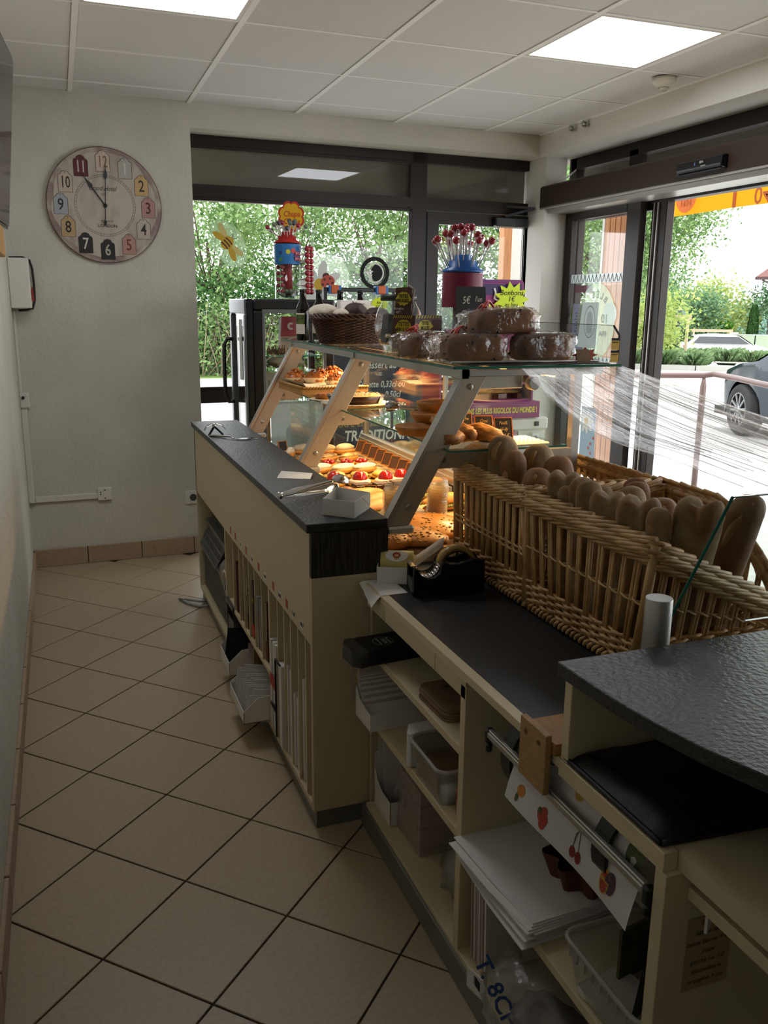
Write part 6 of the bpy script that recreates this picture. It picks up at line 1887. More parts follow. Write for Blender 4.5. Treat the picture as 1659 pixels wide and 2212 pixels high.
obj('film_drop', MB().grid(lambda u, v: (1.30 + 0.33 * u, 1.149 - 0.004 * nz((u * 20, v * 5, 0)), 1.136 - 0.16 * v), 30, 8), m_cling, t)
# ---------------------------------------------------------------- wall clock
t = thing('wall_clock', 'large round vintage wall clock with tag-shaped numerals on the back wall', 'clock', (0.277, 5.0, 1.66))
CKO = Vector((0.277, BW(0.277, -0.022), 1.948))
CKX = Vector((1, 0.0335, 0)).normalized()
CK = frame3(CKO, CKX, (0, 0, 1))
CR = 0.292
m_face = mat('clock_face', 'b5ac9e', 0.55, col2='978880', ns=5, nd=9, lo=0.45, hi=0.75, stretch=(3, 1, 1))
m_rimw = mat('clock_rim', '3a2420', 0.5, col2='6b4a40', ns=12)
m_blush = mat('clock_blush', '86706a', 0.6, col2='b5ac9e', ns=9, nd=9, lo=0.4, hi=0.62)
obj('back', MB().prism(circle(CR, 72), -0.018, 0.0, CK), m_rimw, t)
obj('face', MB().prism(circle(CR - 0.004, 72), 0.0, 0.001, CK), m_face, t)
b = MB()
for k in range(96):
 a0, a1 = 2 * PI * k / 96, 2 * PI * (k + 1) / 96
 w0, w1 = 0.028 + 0.014 * nz((math.cos(a0) * 3, math.sin(a0) * 3, 1)), 0.028 + 0.014 * nz((math.cos(a1) * 3, math.sin(a1) * 3, 1))
 b.add([CK @ Vector((math.cos(a) * r, math.sin(a) * r, 0.0014)) for a, r in ((a0, CR - w0), (a1, CR - w1), (a1, CR - 0.004), (a0, CR - 0.004))], [(0, 1, 2, 3)])
obj('worn_border', b, m_blush, t)
b = MB()
for r in (0.1435, 0.1535):
 for k in range(96):
  a0, a1 = 2 * PI * k / 96, 2 * PI * (k + 1) / 96
  b.add([CK @ Vector((math.cos(a) * q, math.sin(a) * q, 0.0016)) for a, q in ((a0, r), (a1, r), (a1, r + 0.0013), (a0, r + 0.0013))], [(0, 1, 2, 3)])
for k in range(60):
 a = 2 * PI * k / 60
 d = Vector((math.cos(a), math.sin(a), 0))
 s = Vector((-d.y, d.x, 0)) * 0.0006
 b.add([CK @ (d * q + s * e + Vector((0, 0, 0.0016))) for q, e in ((0.144, 1), (0.154, 1), (0.154, -1), (0.144, -1))], [(0, 1, 2, 3)])
obj('minute_ring', b, mat('clock_print', '3b332e', 0.7), t, kind='stuff')
TG = {12: ('c4b2a2', '8a6b4a'), 1: ('a8a69c', 'cfcabd'), 2: ('bd9d6a', '1c1a18'), 3: ('a88078', '4a1c18'), 4: ('b3a79c', '2a2622'), 5: ('a98377', '6e231c'), 6: ('1c1a19', 'b8b0a0'),
 7: ('1b1b1b', 'cfc9bd'), 8: ('b0936c', '1c1a18'), 9: ('9aa0a2', '1c1a18'), 10: ('b8a897', '1e1a18'), 11: ('5a2324', 'cfc3b4')}
for h, (bg, fg) in TG.items():
 a = PI / 2 - 2 * PI * h / 12
 c = Vector((0.221 * math.cos(a), 0.221 * math.sin(a), 0))
 P = [(-0.035, -0.052), (0.035, -0.052), (0.035, 0.026), (0.030, 0.032), (0.022, 0.036), (0.016, 0.047), (0, 0.053), (-0.016, 0.047), (-0.022, 0.036), (-0.030, 0.032), (-0.035, 0.026)]
 pl = obj('number_tag', MB().prism([(c.x + p[0], c.y + p[1]) for p in P], 0.0016, 0.0022, CK), mat('tag_' + bg, bg, 0.6), t)
 obj('tag_outline', MB().tube([CK @ Vector((c.x + p[0], c.y + p[1], 0.0022)) for p in P], 0.0011, 4, closed=True), mat('clock_print', '3b332e', 0.7), pl)
 obj('tag_hole', MB().prism(circle(0.0025, 8, c.x, c.y + 0.044), 0.0022, 0.0026, CK), mat('clock_print', '3b332e', 0.7), pl)
 text('numeral', str(h), pl, mat('num_' + fg, fg, 0.6), 0.082, CK @ (c + Vector((0, -0.006, 0.0026))), CKX, (0, 0, 1), sx=0.78 if h < 10 else 0.62, offs=0.0006)
m_cp = mat('clock_print', '3b332e', 0.7)
text('lettering', 'Grand Hotel', t, m_cp, 0.034, CK @ Vector((-0.01, 0.085, 0.0018)), CKX, (0, 0, 1), shear=0.35, sx=0.8)
text('lettering', '1890', t, mat('clock_print_pale', '8a7d72', 0.7), 0.016, CK @ Vector((-0.01, 0.055, 0.0018)), CKX, (0, 0, 1), shear=0.3)
text('lettering', 'ST  LEY ST', t, m_cp, 0.014, CK @ Vector((0.006, -0.079, 0.0018)), CKX, (0, 0, 1))
text('lettering', 'LONDON', t, m_cp, 0.022, CK @ Vector((0.006, -0.102, 0.0018)), CKX, (0, 0, 1), offs=0.0004)
m_hand = mat('clock_hand', '0c0c0c', 0.4)
def hand(name, ang, ln, tail, z, w):
 d = Vector((math.sin(ang), math.cos(ang), 0))
 s = Vector((d.y, -d.x, 0))
 P = [(-tail, 0.3), (-tail * 0.86, 1.5), (-tail * 0.72, 0.5), (0, 0.45), (ln * 0.55, 0.4), (ln * 0.62, 1.7), (ln * 0.70, 1.3), (ln * 0.78, 0.35), (ln, 0.1)] if tail else [(0, 0.5), (ln * 0.55, 0.5), (ln * 0.62, 1.8), (ln * 0.72, 1.2), (ln * 0.8, 0.4), (ln, 0.1)]
 pts = [d * p[0] + s * p[1] * w for p in P] + [d * p[0] - s * p[1] * w for p in P[::-1]]
 obj(name, MB().prism([(p.x, p.y) for p in pts], z, z + 0.0012, CK), m_hand, t)
hand('hour_hand', math.radians(-35), 0.19, 0.0, 0.006, 0.006)
hand('minute_hand', math.radians(3.5), 0.235, 0.10, 0.009, 0.0055)
obj('hand_hub', MB().lathe([(0.010, 0.001), (0.010, 0.012), (0.004, 0.014)], 16, CK), m_hand, t)
# television, shelf and wall fittings on the left
t = thing('television', 'thin black television turned out from the left wall, cut by the photo edge', 'television', (-0.14, 2.6, 1.67))
q = [Vector((-0.069, 3.0, 2.143)), Vector((-0.120, 3.0, 1.676)), Vector((-0.185, 2.1, 1.676)), Vector((-0.134, 2.1, 2.143))]
nn = (q[1] - q[0]).cross(q[2] - q[0]).normalized()
if nn.x > 0:
 nn = -nn
obj('screen', MB().add(q, [(0, 1, 2, 3)]), mat('screen_black', '0a0b0c', 0.06, spec=0.8), t)
b = MB()
for k in range(4):
 b.bar(q[k] + nn * 0.008, q[(k + 1) % 4] + nn * 0.008, 0.020, 0.010, nn)
obj('bezel', b, m_gblack, t)
obj('rear_cover', MB().add([p + nn * 0.012 for p in q] + [p + nn * 0.022 for p in q], [(0, 1, 2, 3), (4, 5, 6, 7), (0, 1, 5, 4), (1, 2, 6, 5), (2, 3, 7, 6), (3, 0, 4, 7)]), m_black, t)
obj('wall_arm', MB().bar((-0.222, 2.6, 1.91), (-0.145, 2.6, 1.91), 0.06, 0.06), m_black, t)
solo('wall_shelf', MB().box(-0.221, -0.133, 2.2, 2.9, 1.58, 1.665), mat('yellow_wood', 'b0803c', 0.5, col2='9a6c30', ns=8, stretch=(20, 1, 20)), 'yellowish wooden wall block below the television at the left edge', 'shelf', bevel=0.003)
t = thing('wall_box', 'white electrical box with a black cable in the back left corner', 'electrical box', (-0.17, 4.97, 1.4))
obj('box', MB().box(-0.2215, -0.122, 4.90, 5.017, 1.418, 1.668), m_whitep, t, bevel=0.004)
b = MB().tube([(-0.215, 4.995, 1.672), (-0.15, 4.995, 1.674), (-0.118, 4.995, 1.660), (-0.108, 4.995, 1.62), (-0.105, 4.995, 1.54), (-0.108, 4.995, 1.46), (-0.12, 4.995, 1.418), (-0.15, 4.995, 1.409), (-0.19, 4.995, 1.407)], 0.006, 8)
obj('cable', b, m_rubber, t)
obj('red_tag', MB().prism([(-0.124, 1.455), (-0.108, 1.455), (-0.110, 1.515), (-0.116, 1.53), (-0.124, 1.50)], 4.986, 4.989, MXZ), mat('red_tag', '8e2a20', 0.6), t)
t = thing('cable_trunking', 'white plastic cable trunking down the corner and along the back wall', 'trunking', (-0.1, 5.0, 0.36))
obj('corner_run', MB().box(-0.2215, -0.192, 4.985, 5.014, 0.375, 0.9), m_whitep, t, bevel=0.002)
obj('upper_run', MB().box(-0.2215, -0.209, 5.0, 5.015, 0.98, 1.405), m_whitep, t, bevel=0.002)
obj('wall_run', sh(MB().box(-0.19, 0.138, 5.008, 5.0245, 0.372, 0.404)), m_whitep, t, bevel=0.002)
obj('junction_box', MB().box(-0.2215, -0.176, 4.972, 5.015, 0.9, 0.98), m_whitep, t, bevel=0.003)
obj('box_knob', MB().lathe([(0.008, 0), (0.008, 0.012), (0.005, 0.014)], 12, frame3((-0.205, 4.972, 0.955), (1, 0, 0), (0, 0, 1))), m_black, t)
t = thing('phone_socket', 'square white phone socket at the end of the trunking', 'socket', (0.176, 5.02, 0.36))
obj('plate', sh(MB().box(0.138, 0.214, 5.004, 5.0245, 0.36, 0.434)), m_whitep, t, bevel=0.004)
b = MB()
for dx, dz in ((-0.022, 0.0), (0.002, 0.022), (-0.022, 0.012), (0.002, -0.024)):
 b.lathe([(0.004, 0), (0.004, 0.001)], 8, frame3((0.176 + dx, BW(0.176, -0.0215), 0.397 + dz), (1, 0, 0), (0, 0, 1)))
obj('hole', b, m_black, t, kind='stuff')
t = thing('power_socket', 'white wall socket with a round black recess beside the counter', 'socket', (0.665, 5.04, 0.3))
obj('plate', sh(MB().box(0.625, 0.705, 5.015, 5.0245, 0.298, 0.378)), m_whitep, t, bevel=0.003)
fo = frame3((0.672, BW(0.672, -0.0105), 0.338), (1, 0.0335, 0), (0, 0, 1))
obj('recess', MB().lathe([(0.021, 0), (0.021, 0.0012)], 24, fo), mat('socket_grey', '4a4a48', 0.5), t)
b = MB()
for dx, dz in ((-0.009, 0), (0.009, 0), (0, 0.010)):
 b.lathe([(0.0032, 0.0012), (0.0032, 0.0022)], 8, fo @ Matrix.Translation((dx, dz, 0)))
obj('pin_hole', b, m_black, t, kind='stuff')
t = thing('motion_detector', 'round white detector on the ceiling by the street side', 'detector', (2.735, 3.66, ZC - 0.06))
Mt = Matrix.Translation((2.735, 3.655, ZC - 0.001)) @ Matrix.Rotation(PI, 4, 'X')
obj('base', MB().lathe([(0.055, 0), (0.055, 0.018), (0.05, 0.022), (0.032, 0.042)], 30, Mt), mat('ivory_plastic', 'c9c3b2', 0.4), t)
obj('lens', MB().lathe([(0.024, 0.040), (0.022, 0.050), (0.012, 0.058), (0.002, 0.060)], 24, Mt), mat('lens_plastic', 'a8a48f', 0.35), t)
for i, y in enumerate((4.72, 4.585)):
 t = thing('cable_clip', 'small metal clip on the lintel, ' + ('nearer the room corner' if i == 0 else 'nearer the ceiling detector'), 'clip', (2.9, y, 2.455), 'metal clips on the lintel')
 obj('plate', MB().box(2.915, 2.9295, y - 0.02, y + 0.02, 2.455, 2.47), m_alu, t)
 obj('hook', MB().tube([(2.915, y, 2.475), (2.895, y - 0.006, 2.482), (2.888, y, 2.47), (2.895, y + 0.006, 2.458), (2.915, y, 2.46)], 0.006, 8), m_alu, t)
t = thing('door_sensor', 'black motion sensor on the brown sliding door header', 'sensor', (2.93, 3.58, 2.08))
obj('body', MB().prism([(2.9495, 2.082), (2.918, 2.086), (2.908, 2.10), (2.912, 2.14), (2.9495, 2.146)], 3.425, 3.74, MXZ), m_gblack, t, bevel=0.004)
obj('lens_strip', MB().box(2.912, 2.945, 3.43, 3.735, 2.0795, 2.083), mat('dark_lens', '3a3a3e', 0.15), t)
text('lettering', 'BEA', t, m_printw, 0.016, (2.9095, 3.56, 2.124), (0, -1, 0), (0.08, 0, 1))
obj('logo', MB().prism([(-0.006, -0.008), (0.006, -0.008), (0, 0.01)], 0, 0.0006, frame3((2.909, 3.605, 2.122), (0, -1, 0), (0.08, 0, 1))), mat('logo_blue', '4f6a9a', 0.4), t)
text('lettering', 'sensorio', t, m_printw, 0.010, (2.9085, 3.545, 2.107), (0, -1, 0), (0.08, 0, 1))
t = thing('white_cable', 'thin white cable above the door header at the corner pillar', 'cable', (3.05, 5.0, 2.2))
obj('cable', MB().tube([(3.0, 5.07, 2.21), (3.04, 5.06, 2.23), (3.10, 5.05, 2.25), (3.16, 5.05, 2.30)], 0.005, 6), m_whitep, t)
# window stickers
def wpt(x, z, d=0.0):
 return Vector((x, BW(x, 0.200 - d), z))
WX = Vector((1, 0.0335, 0)).normalized()
def wflat(name, poly, x, z, m, t, d=0.0):
 P = [(p[0], p[1]) for p in poly]
 return obj(name, MB().prism(P, 0, 0.0004, frame3(wpt(x, z, d), WX, (0, 0, 1))), m, t)
def ell(rx, ry, cx, cy, rot, n=24):
 c, s = math.cos(rot), math.sin(rot)
 return [(cx + rx * math.cos(a) * c - ry * math.sin(a) * s, cy + rx * math.cos(a) * s + ry * math.sin(a) * c) for a in [2 * PI * k / n for k in range(n)]]
m_stfilm = glass('sticker_film', 'e8f2e4', haze=0.22, hazecol='e2ecd8')
m_sy = mat('sticker_yellow2', 'c9a32a', 0.6)
m_sy2 = mat('sticker_pale_yellow', 'cfc27a', 0.6)
m_sb = mat('sticker_brown', '4a2414', 0.6)
m_sw = mat('sticker_white', 'd6dad2', 0.6)
t = thing('bee_sticker', 'yellow bee sticker on the left of the big back window', 'sticker', (0.96, 5.26, 1.7))
wflat('film', [(p[0], p[1]) for p in ell(0.095, 0.145, 0.005, -0.005, 0.55)], 0.961, 1.797, m_stfilm, t, 0)
wflat('wing', ell(0.045, 0.018, -0.045, 0.035, -0.5), 0.961, 1.797, m_sy, t, 0.001)
wflat('wing', ell(0.050, 0.019, -0.025, 0.065, -1.15), 0.961, 1.797, m_sy2, t, 0.0008)
wflat('wing', ell(0.045, 0.018, 0.028, -0.062, -1.2), 0.961, 1.797, m_sy, t, 0.001)
wflat('wing', ell(0.050, 0.019, 0.05, -0.04, -0.6), 0.961, 1.797, m_sy2, t, 0.0008)
wflat('body', ell(0.042, 0.034, 0, 0, 0.75), 0.961, 1.797, m_sy, t, 0.0014)
for k, off in enumerate((-0.022, -0.004, 0.014)):
 P = []
 c, s = math.cos(0.75), math.sin(0.75)
 for u, v in ((off - 0.004, -0.026), (off + 0.004, -0.026), (off + 0.007, 0), (off + 0.004, 0.026), (off - 0.004, 0.026), (off - 0.001, 0)):
  P.append((u * c - v * s, u * s + v * c))
 wflat('stripe', P, 0.961, 1.797, m_sb, t, 0.0018)
obj('antenna', MB().tube([wpt(0.99, 1.825, 0.002), wpt(0.995, 1.84, 0.002), wpt(0.995, 1.85, 0.002)], 0.0015, 5).tube([wpt(0.995, 1.82, 0.002), wpt(1.01, 1.822, 0.002), wpt(1.02, 1.82, 0.002)], 0.0015, 5), m_sb, t)
t = thing('flower_sticker', 'white flower sticker with a red ladybird on the big back window', 'sticker', (1.56, 5.26, 1.45))
wflat('film', ell(0.15, 0.14, 0.03, 0.03, 0.2), 1.54, 1.58, m_stfilm, t)
for k in range(7):
 a = 0.45 + 2 * PI * k / 7
 wflat('petal', ell(0.062, 0.028, 0.085 * math.cos(a), 0.085 * math.sin(a), a), 1.525, 1.57, m_sw, t, 0.001)
wflat('flower_heart', ell(0.036, 0.036, 0, 0, 0), 1.525, 1.57, m_sy, t, 0.0015)
wflat('ladybird_body', ell(0.046, 0.042, 0, 0, 0.3), 1.578, 1.585, mat('ladybird_red', 'b8402c', 0.5), t, 0.002)
wflat('ladybird_head', ell(0.022, 0.016, -0.012, 0.040, 0.3), 1.578, 1.585, m_sb, t, 0.0018)
for px, pz in ((-0.022, 0.016), (0.014, 0.022), (0.0, -0.012), (-0.032, -0.014), (0.03, -0.004), (0.012, -0.032)):
 wflat('spot', ell(0.008, 0.008, px, pz, 0), 1.578, 1.585, m_sb, t, 0.0025)
t = thing('round_logo_sticker', 'round black logo sticker with a reversed letter G on the back window', 'sticker', (1.89, 5.28, 1.55))
b = MB()
def annul(b, r0, r1, x, z, d, a0=0, a1=2 * PI, n=48):
 M = frame3(wpt(x, z, d), WX, (0, 0, 1))
 for k in range(n):
  s0, s1 = a0 + (a1 - a0) * k / n, a0 + (a1 - a0) * (k + 1) / n
  b.add([M @ Vector((math.cos(a) * r, math.sin(a) * r, 0)) for a, r in ((s0, r0), (s0, r1), (s1, r1), (s1, r0))], [(0, 1, 2, 3)])
annul(b, 0.074, 0.098, 1.89, 1.647, 0.001)
obj('ring', b, m_blackm, t)
wflat('black_disc', ell(0.046, 0.058, 0.022, 0, 0), 1.89, 1.647, m_blackm, t, 0.001)
b = MB()
annul(b, 0.052, 0.062, 1.89, 1.647, 0.0016, -2.2, 2.2)
obj('letter_curve', b, m_sw, t)
wflat('letter_bar', [(-0.052, -0.008), (-0.018, -0.008), (-0.022, -0.055), (-0.045, -0.055), (-0.04, -0.02), (-0.052, -0.02)], 1.89, 1.647, m_sw, t, 0.0017)
wflat('loaf_print', ell(0.034, 0.007, -0.045, 0.004, 0.15), 1.89, 1.647, m_sw, t, 0.002)
# stickers on the sliding leaf (seen from inside, so reversed)
DXP = 3.138
ymin = Vector((0, -1, 0))
m_etch = glass('etched_film', 'f0f6f6', haze=0.42, hazecol='dfe8e6')
m_etch2 = mat('etched_white', 'c6d2d0', 0.7)
t = thing('round_wheat_sticker', 'large round etched sticker with reversed lettering on the sliding door', 'sticker', (3.138, 4.72, 1.2))
SO = Vector((DXP, 4.695, 1.36))
SM = frame3(SO, ymin, (0, 0, 1))
obj('disc', MB().prism(circle(0.205, 48, 0, 0, 0.235), 0, 0.0004, SM), m_stfilm, t)
obj('centre_sheet', MB().prism([(-0.19, -0.16), (0.02, -0.16), (0.03, 0.12), (-0.15, 0.12)], 0.0006, 0.001, SM), m_etch2, t)
b = MB()
for k in range(40):
 a0, a1 = 2 * PI * k / 40, 2 * PI * (k + 1) / 40
 b.add([SM @ Vector((-0.06 + math.cos(a) * r * 0.062, 0.0 + math.sin(a) * r * 0.10, 0.0016)) for a, r in ((a0, 1), (a0, 0.93), (a1, 0.93), (a1, 1))], [(0, 1, 2, 3)])
obj('oval_ring', b, mat('etched_grey', '7d8684', 0.7), t)
obj('oval_figure', MB().prism([(-0.09, -0.07), (-0.03, -0.07), (-0.025, 0.0), (-0.035, 0.05), (-0.06, 0.07), (-0.085, 0.05), (-0.095, 0.0)], 0.0012, 0.0016, SM), mat('etched_grey2', 'a3adab', 0.7), t)
for s, ang0, r, sz in (('BLÉS', 62, 0.165, 0.058), ('HAUTE-', -110, 0.175, 0.036)):
 for k, ch in enumerate(s):
  a = math.radians(ang0 + (k - 0.5) * (16 if sz > 0.05 else 11))
  d = Vector((math.cos(a), math.sin(a), 0))
  up = d if ang0 > 0 else -d
  if ang0 < 0:
   a = math.radians(ang0 - (k - 2) * 11)
   d = Vector((math.cos(a), math.sin(a), 0))
   up = -d
  R3 = SM.to_3x3()
  text('lettering', ch, t, m_etch2, sz, SM @ (d * r + Vector((0, 0, 0.002))), R3 @ Vector((-up.y, up.x, 0)) * -1, R3 @ up, mirror=True, offs=0.001)
for s, y, z, sz in (('100%', 0.10, 0.02, 0.075), ('FRANÇAIS', 0.09, -0.07, 0.045)):
 text('lettering', s[:2] if sz > 0.05 else 'FRA', t, m_etch2, sz, SM @ Vector((y, z, 0.002)), SM.to_3x3() @ Vector((1, 0, 0)), SM.to_3x3() @ Vector((0, 1, 0)), mirror=True, offs=0.001)
obj('round_badge', MB().prism(circle(0.07, 28, 0.15, 0.05), 0.0006, 0.001, SM), m_etch, t)
t = thing('zigzag_film', 'etched band of zigzags across the sliding door glass', 'sticker', (3.138, 4.72, 1.6))
obj('band', MB().box(3.1375, 3.1385, 4.425, 4.995, 1.598, 1.652), m_etch, t)
m_zz = mat('zigzag_blue', '43586c', 0.7)
b = MB()
for k in range(14):
 y = 4.98 - 0.042 * k
 b.bar((3.137, y, 1.602), (3.137, y - 0.016, 1.648), 0.005, 0.0006, (1, 0, 0)).bar((3.137, y - 0.016, 1.648), (3.137, y - 0.032, 1.602), 0.005, 0.0006, (1, 0, 0))
obj('zigzag', b, m_zz, t, kind='stuff')
t = thing('zigzag_film', 'lower etched zigzag band on the sliding door behind the orange star', 'sticker', (3.138, 4.72, 1.1))
obj('band', MB().box(3.1375, 3.1385, 4.425, 4.995, 1.10, 1.15), m_etch, t)
b = MB()
for k in range(14):
 y = 4.98 - 0.042 * k
 b.bar((3.137, y, 1.104), (3.137, y - 0.016, 1.146), 0.005, 0.0006, (1, 0, 0)).bar((3.137, y - 0.016, 1.146), (3.137, y - 0.032, 1.104), 0.005, 0.0006, (1, 0, 0))
obj('zigzag', b, m_zz, t, kind='stuff')
t = thing('opening_hours_sheet', 'bluish printed sheet with a maroon heading on the sliding door', 'poster', (3.146, 4.9, 1.1))
obj('sheet', MB().box(3.1460, 3.1466, 4.80, 4.97, 1.16, 1.47), mat('blue_sheet', '8d93b0', 0.8), t)
obj('heading', MB().box(3.1460, 3.1466, 4.75, 4.96, 1.54, 1.585), mat('maroon', '5c1c30', 0.7), t)
b = MB()
for k in range(12):
 for q in range(2):
  b.box(3.1452, 3.1458, 4.91 - 0.045 * q, 4.93 - 0.045 * q + 0.008 * (k % 2), 1.20 + 0.019 * k, 1.206 + 0.019 * k)
obj('printed_lines', b, mat('navy_print', '35405c', 0.8), t, kind='stuff')
t = thing('green_star_poster', 'dark green spiky tag behind the sliding door glass', 'sticker', (3.147, 4.98, 1.3))
obj('tag', MB().prism(star(0.06, 0.085, 10, 4.965, 1.40, 0.35), 3.1468, 3.1474, Matrix(((0, 0, 1, 0), (1, 0, 0, 0), (0, 1, 0, 0), (0, 0, 0, 1)))), mat('tag_green', '5f7d1e', 0.7), t)
t = thing('daisy_poster', 'pale blue sheet with a white daisy and tiny ladybirds low on the sliding door', 'poster', (3.147, 4.7, 0.5))
DM = frame3((3.1375, 4.72, 0.70), ymin, (0, 0, 1))
obj('sheet', MB().prism([(-0.06, -0.19), (0.11, -0.19), (0.10, 0.13), (-0.06, 0.13)], 0, 0.0005, DM), mat('pale_blue_sheet', '9fb8c6', 0.8), t)
for k in range(9):
 a = 2 * PI * k / 9
 obj('petal', MB().prism(ell(0.034, 0.014, 0.05 * math.cos(a), 0.04 + 0.05 * math.sin(a), a), 0.0008, 0.0012, DM), m_sw, t)
obj('flower_heart', MB().prism(circle(0.022, 18, 0, 0.04), 0.0014, 0.0018, DM), m_sy, t)
for px, pz in ((0.09, -0.06), (0.06, -0.10), (0.04, -0.13), (0.065, -0.16)):
 obj('ladybird', MB().prism(circle(0.010, 12, px, pz), 0.0014, 0.002, DM), mat('ladybird_red', 'b8402c', 0.5), t)
t = thing('green_note', 'small yellow-green paper note at the bottom of the sliding door', 'note', (3.11, 4.36, 0.38))
obj('note', MB().box(3.1185, 3.1192, 4.31, 4.40, 0.36, 0.44), mat('note_green', 'a8b04a', 0.7), t)
# ---------------------------------------------------------------- fridge
t = thing('display_fridge', 'black drinks fridge with glass sides and a curved metal door handle', 'fridge', (1.14, 4.72, 0))
FXa, FXb, FYa, FYb, FZt = 0.90, 1.385, 4.50, 4.93, 1.4766
m_fg = mat('fridge_grey', '6f7172', 0.35, 0.6)
m_fb = mat('fridge_black', '0c0c0d', 0.35)
b = MB().box(FXa + 0.045, FXb, FYa, FYb, 1.42, FZt).box(FXa + 0.045, FXa + 0.105, FYa, FYb, 0.1, 1.42).box(FXb - 0.05, FXb, FYa, FYa + 0.04, 0.1, 1.42).box(FXb - 0.04, FXb, FYb - 0.04, FYb, 0.1, 1.42).box(FXa + 0.045, FXb, FYa, FYb, 0.0, 0.55)
obj('body', b, m_fb, t, bevel=0.012, seg=3)
b = MB()
for q in ((0.99, 1.335, 1.405, 1.425), (0.99, 1.005, 0.55, 1.41), (1.32, 1.335, 0.55, 1.41), (0.99, 1.335, 0.55, 0.57)):
 b.box(q[0], q[1], FYa - 0.004, FYa + 0.01, q[2], q[3])
obj('window_frame', b, m_fg, t, bevel=0.002)
obj('side_glass', MB().box(1.0, 1.325, FYa + 0.012, FYa + 0.015, 0.57, 1.41), m_pane, t)
obj('side_glass', MB().box(1.0, 1.325, FYb - 0.02, FYb - 0.017, 0.57, 1.41), m_pane, t)
b = MB().box(FXa, FXa + 0.012, FYa + 0.004, FYb, 1.40, FZt).box(FXa, FXa + 0.012, FYa + 0.004, FYa + 0.05, 0.1, 1.40).box(FXa, FXa + 0.04, FYb - 0.05, FYb, 0.1, 1.40).box(FXa, FXa + 0.04, FYa + 0.004, FYb, 0.1, 0.3)
dr = obj('door', b, m_fg, t, bevel=0.006)
obj('door_edge', MB().box(FXa + 0.012, FXa + 0.045, FYa + 0.004, FYa + 0.05, 0.1, FZt).box(FXa + 0.012, FXa + 0.045, FYa + 0.05, FYb, 1.40, FZt - 0.002), m_fb, dr, bevel=0.004)
obj('door_glass', MB().box(FXa + 0.015, FXa + 0.019, FYa + 0.05, FYb - 0.05, 0.3, 1.40), m_pane, dr)
obj('handle', MB().tube([(FXa, 4.84, 1.26), (FXa - 0.03, 4.845, 1.265), (FXa - 0.05, 4.845, 1.23), (FXa - 0.052, 4.845, 1.08), (FXa - 0.05, 4.845, 0.96), (FXa - 0.03, 4.845, 0.915), (FXa, 4.84, 0.92)], 0.011, 10), mat('handle_grey', '4a4a4c', 0.25, 0.8), dr)
obj('door_notice', MB().box(FXa + 0.011, FXa + 0.0125, 4.66, 4.72, 1.05, 1.37), m_paper, dr)
for z in (1.18, 0.93):
 sh_ = obj('shelf', MB().box(1.01, 1.32, FYa + 0.03, FYb - 0.03, z, z + 0.006), m_caseglass, t)
 obj('glass_edge', MB().box(1.01, 1.32, FYa + 0.028, FYa + 0.03, z, z + 0.006), mat('teal_edge', '2f7f6e', 0.2), sh_)
obj('fogged_glass', MB().box(1.03, 1.32, FYa + 0.016, FYa + 0.018, 0.58, 0.945), glass('fogged', 'e8eeea', rough=0.3, haze=0.72, hazecol='bfc8c0'), t)
obj('wood_post', MB().box(1.008, 1.03, FYa + 0.03, FYa + 0.05, 0.58, 0.94), mat('case_wood', 'b08a50', 0.5), t)
t = thing('pink_carton', 'pink and cream carton with pastry pictograms inside the fridge', 'carton', (1.2, 4.7, 1.186))
obj('carton', MB().prism([(1.13, 1.1865), (1.27, 1.1865), (1.27, 1.385), (1.14, 1.385)], 4.69, 4.75, MXZ), mat('carton_cream', 'c9b99c', 0.7), t)
obj('pink_panel', MB().prism([(1.132, 1.28), (1.27, 1.28), (1.27, 1.386), (1.14, 1.386)], 4.688, 4.6895, MXZ), mat('carton_pink', 'b8525a', 0.7), t)
b = MB()
annP = [(0.02 * math.cos(a), 0.02 * math.sin(a)) for a in [0.9 + 4.4 * k / 12 for k in range(13)]] + [(0.011 * math.cos(a) + 0.004, 0.009 * math.sin(a)) for a in [5.1 - 4.0 * k / 10 for k in range(11)]]
obj('croissant_print', MB().prism([(1.19 + p[0], 1.335 + p[1]) for p in annP], 4.686, 4.688, MXZ), m_paper, t)
obj('bread_print', MB().prism([(1.235, 1.32), (1.255, 1.32), (1.255, 1.335), (1.259, 1.345), (1.245, 1.352), (1.231, 1.345), (1.235, 1.335)], 4.686, 4.688, MXZ), m_paper, t)
t = thing('dried_plant_tray', 'row of dried plants and dark jars on the upper fridge shelf', 'tray', (1.12, 4.6, 1.186))
b = MB()
for k in range(26):
 x = 1.04 + 0.2 * R9.random()
 b.tube([(x, 4.62, 1.187), (x + R9.uniform(-.01, .01), 4.62, 1.20), (x + R9.uniform(-.02, .02), 4.61, 1.21 + 0.03 * R9.random())], [0.004, 0.006, 0.002], 5)
obj('dried_stems', b, mat('dried_stem', '6b5030', 0.8, col2='3a3028', ns=60), t, kind='stuff')
t = thing('crinkled_bag', 'pale crinkled bag lying under the upper fridge shelf', 'bag', (1.15, 4.62, 1.13))
obj('bag', bagf((1.15, 4.66, 1.142), (0.10, 0.06, 0.032), 9.0, 0.2), mat('bag_pale', '9c9478', 0.7), t)
obj('support', MB().box(1.02, 1.3, 4.58, 4.8, 1.095, 1.105), m_caseglass, t)
t = thing('printed_crate_card', 'cream printed card with grey capital lettering inside the fridge', 'card', (1.15, 4.75, 0.94))
obj('card', MB().box(1.04, 1.25, 4.78, 4.785, 0.937, 1.09), mat('card_cream', 'c2b9a0', 0.7), t)
text('lettering', 'MILANO', t, mat('grey_outline', '77736a', 0.7), 0.052, (1.165, 4.7795, 1.015), (1, 0, 0), (0, 0, 1), sx=0.9)
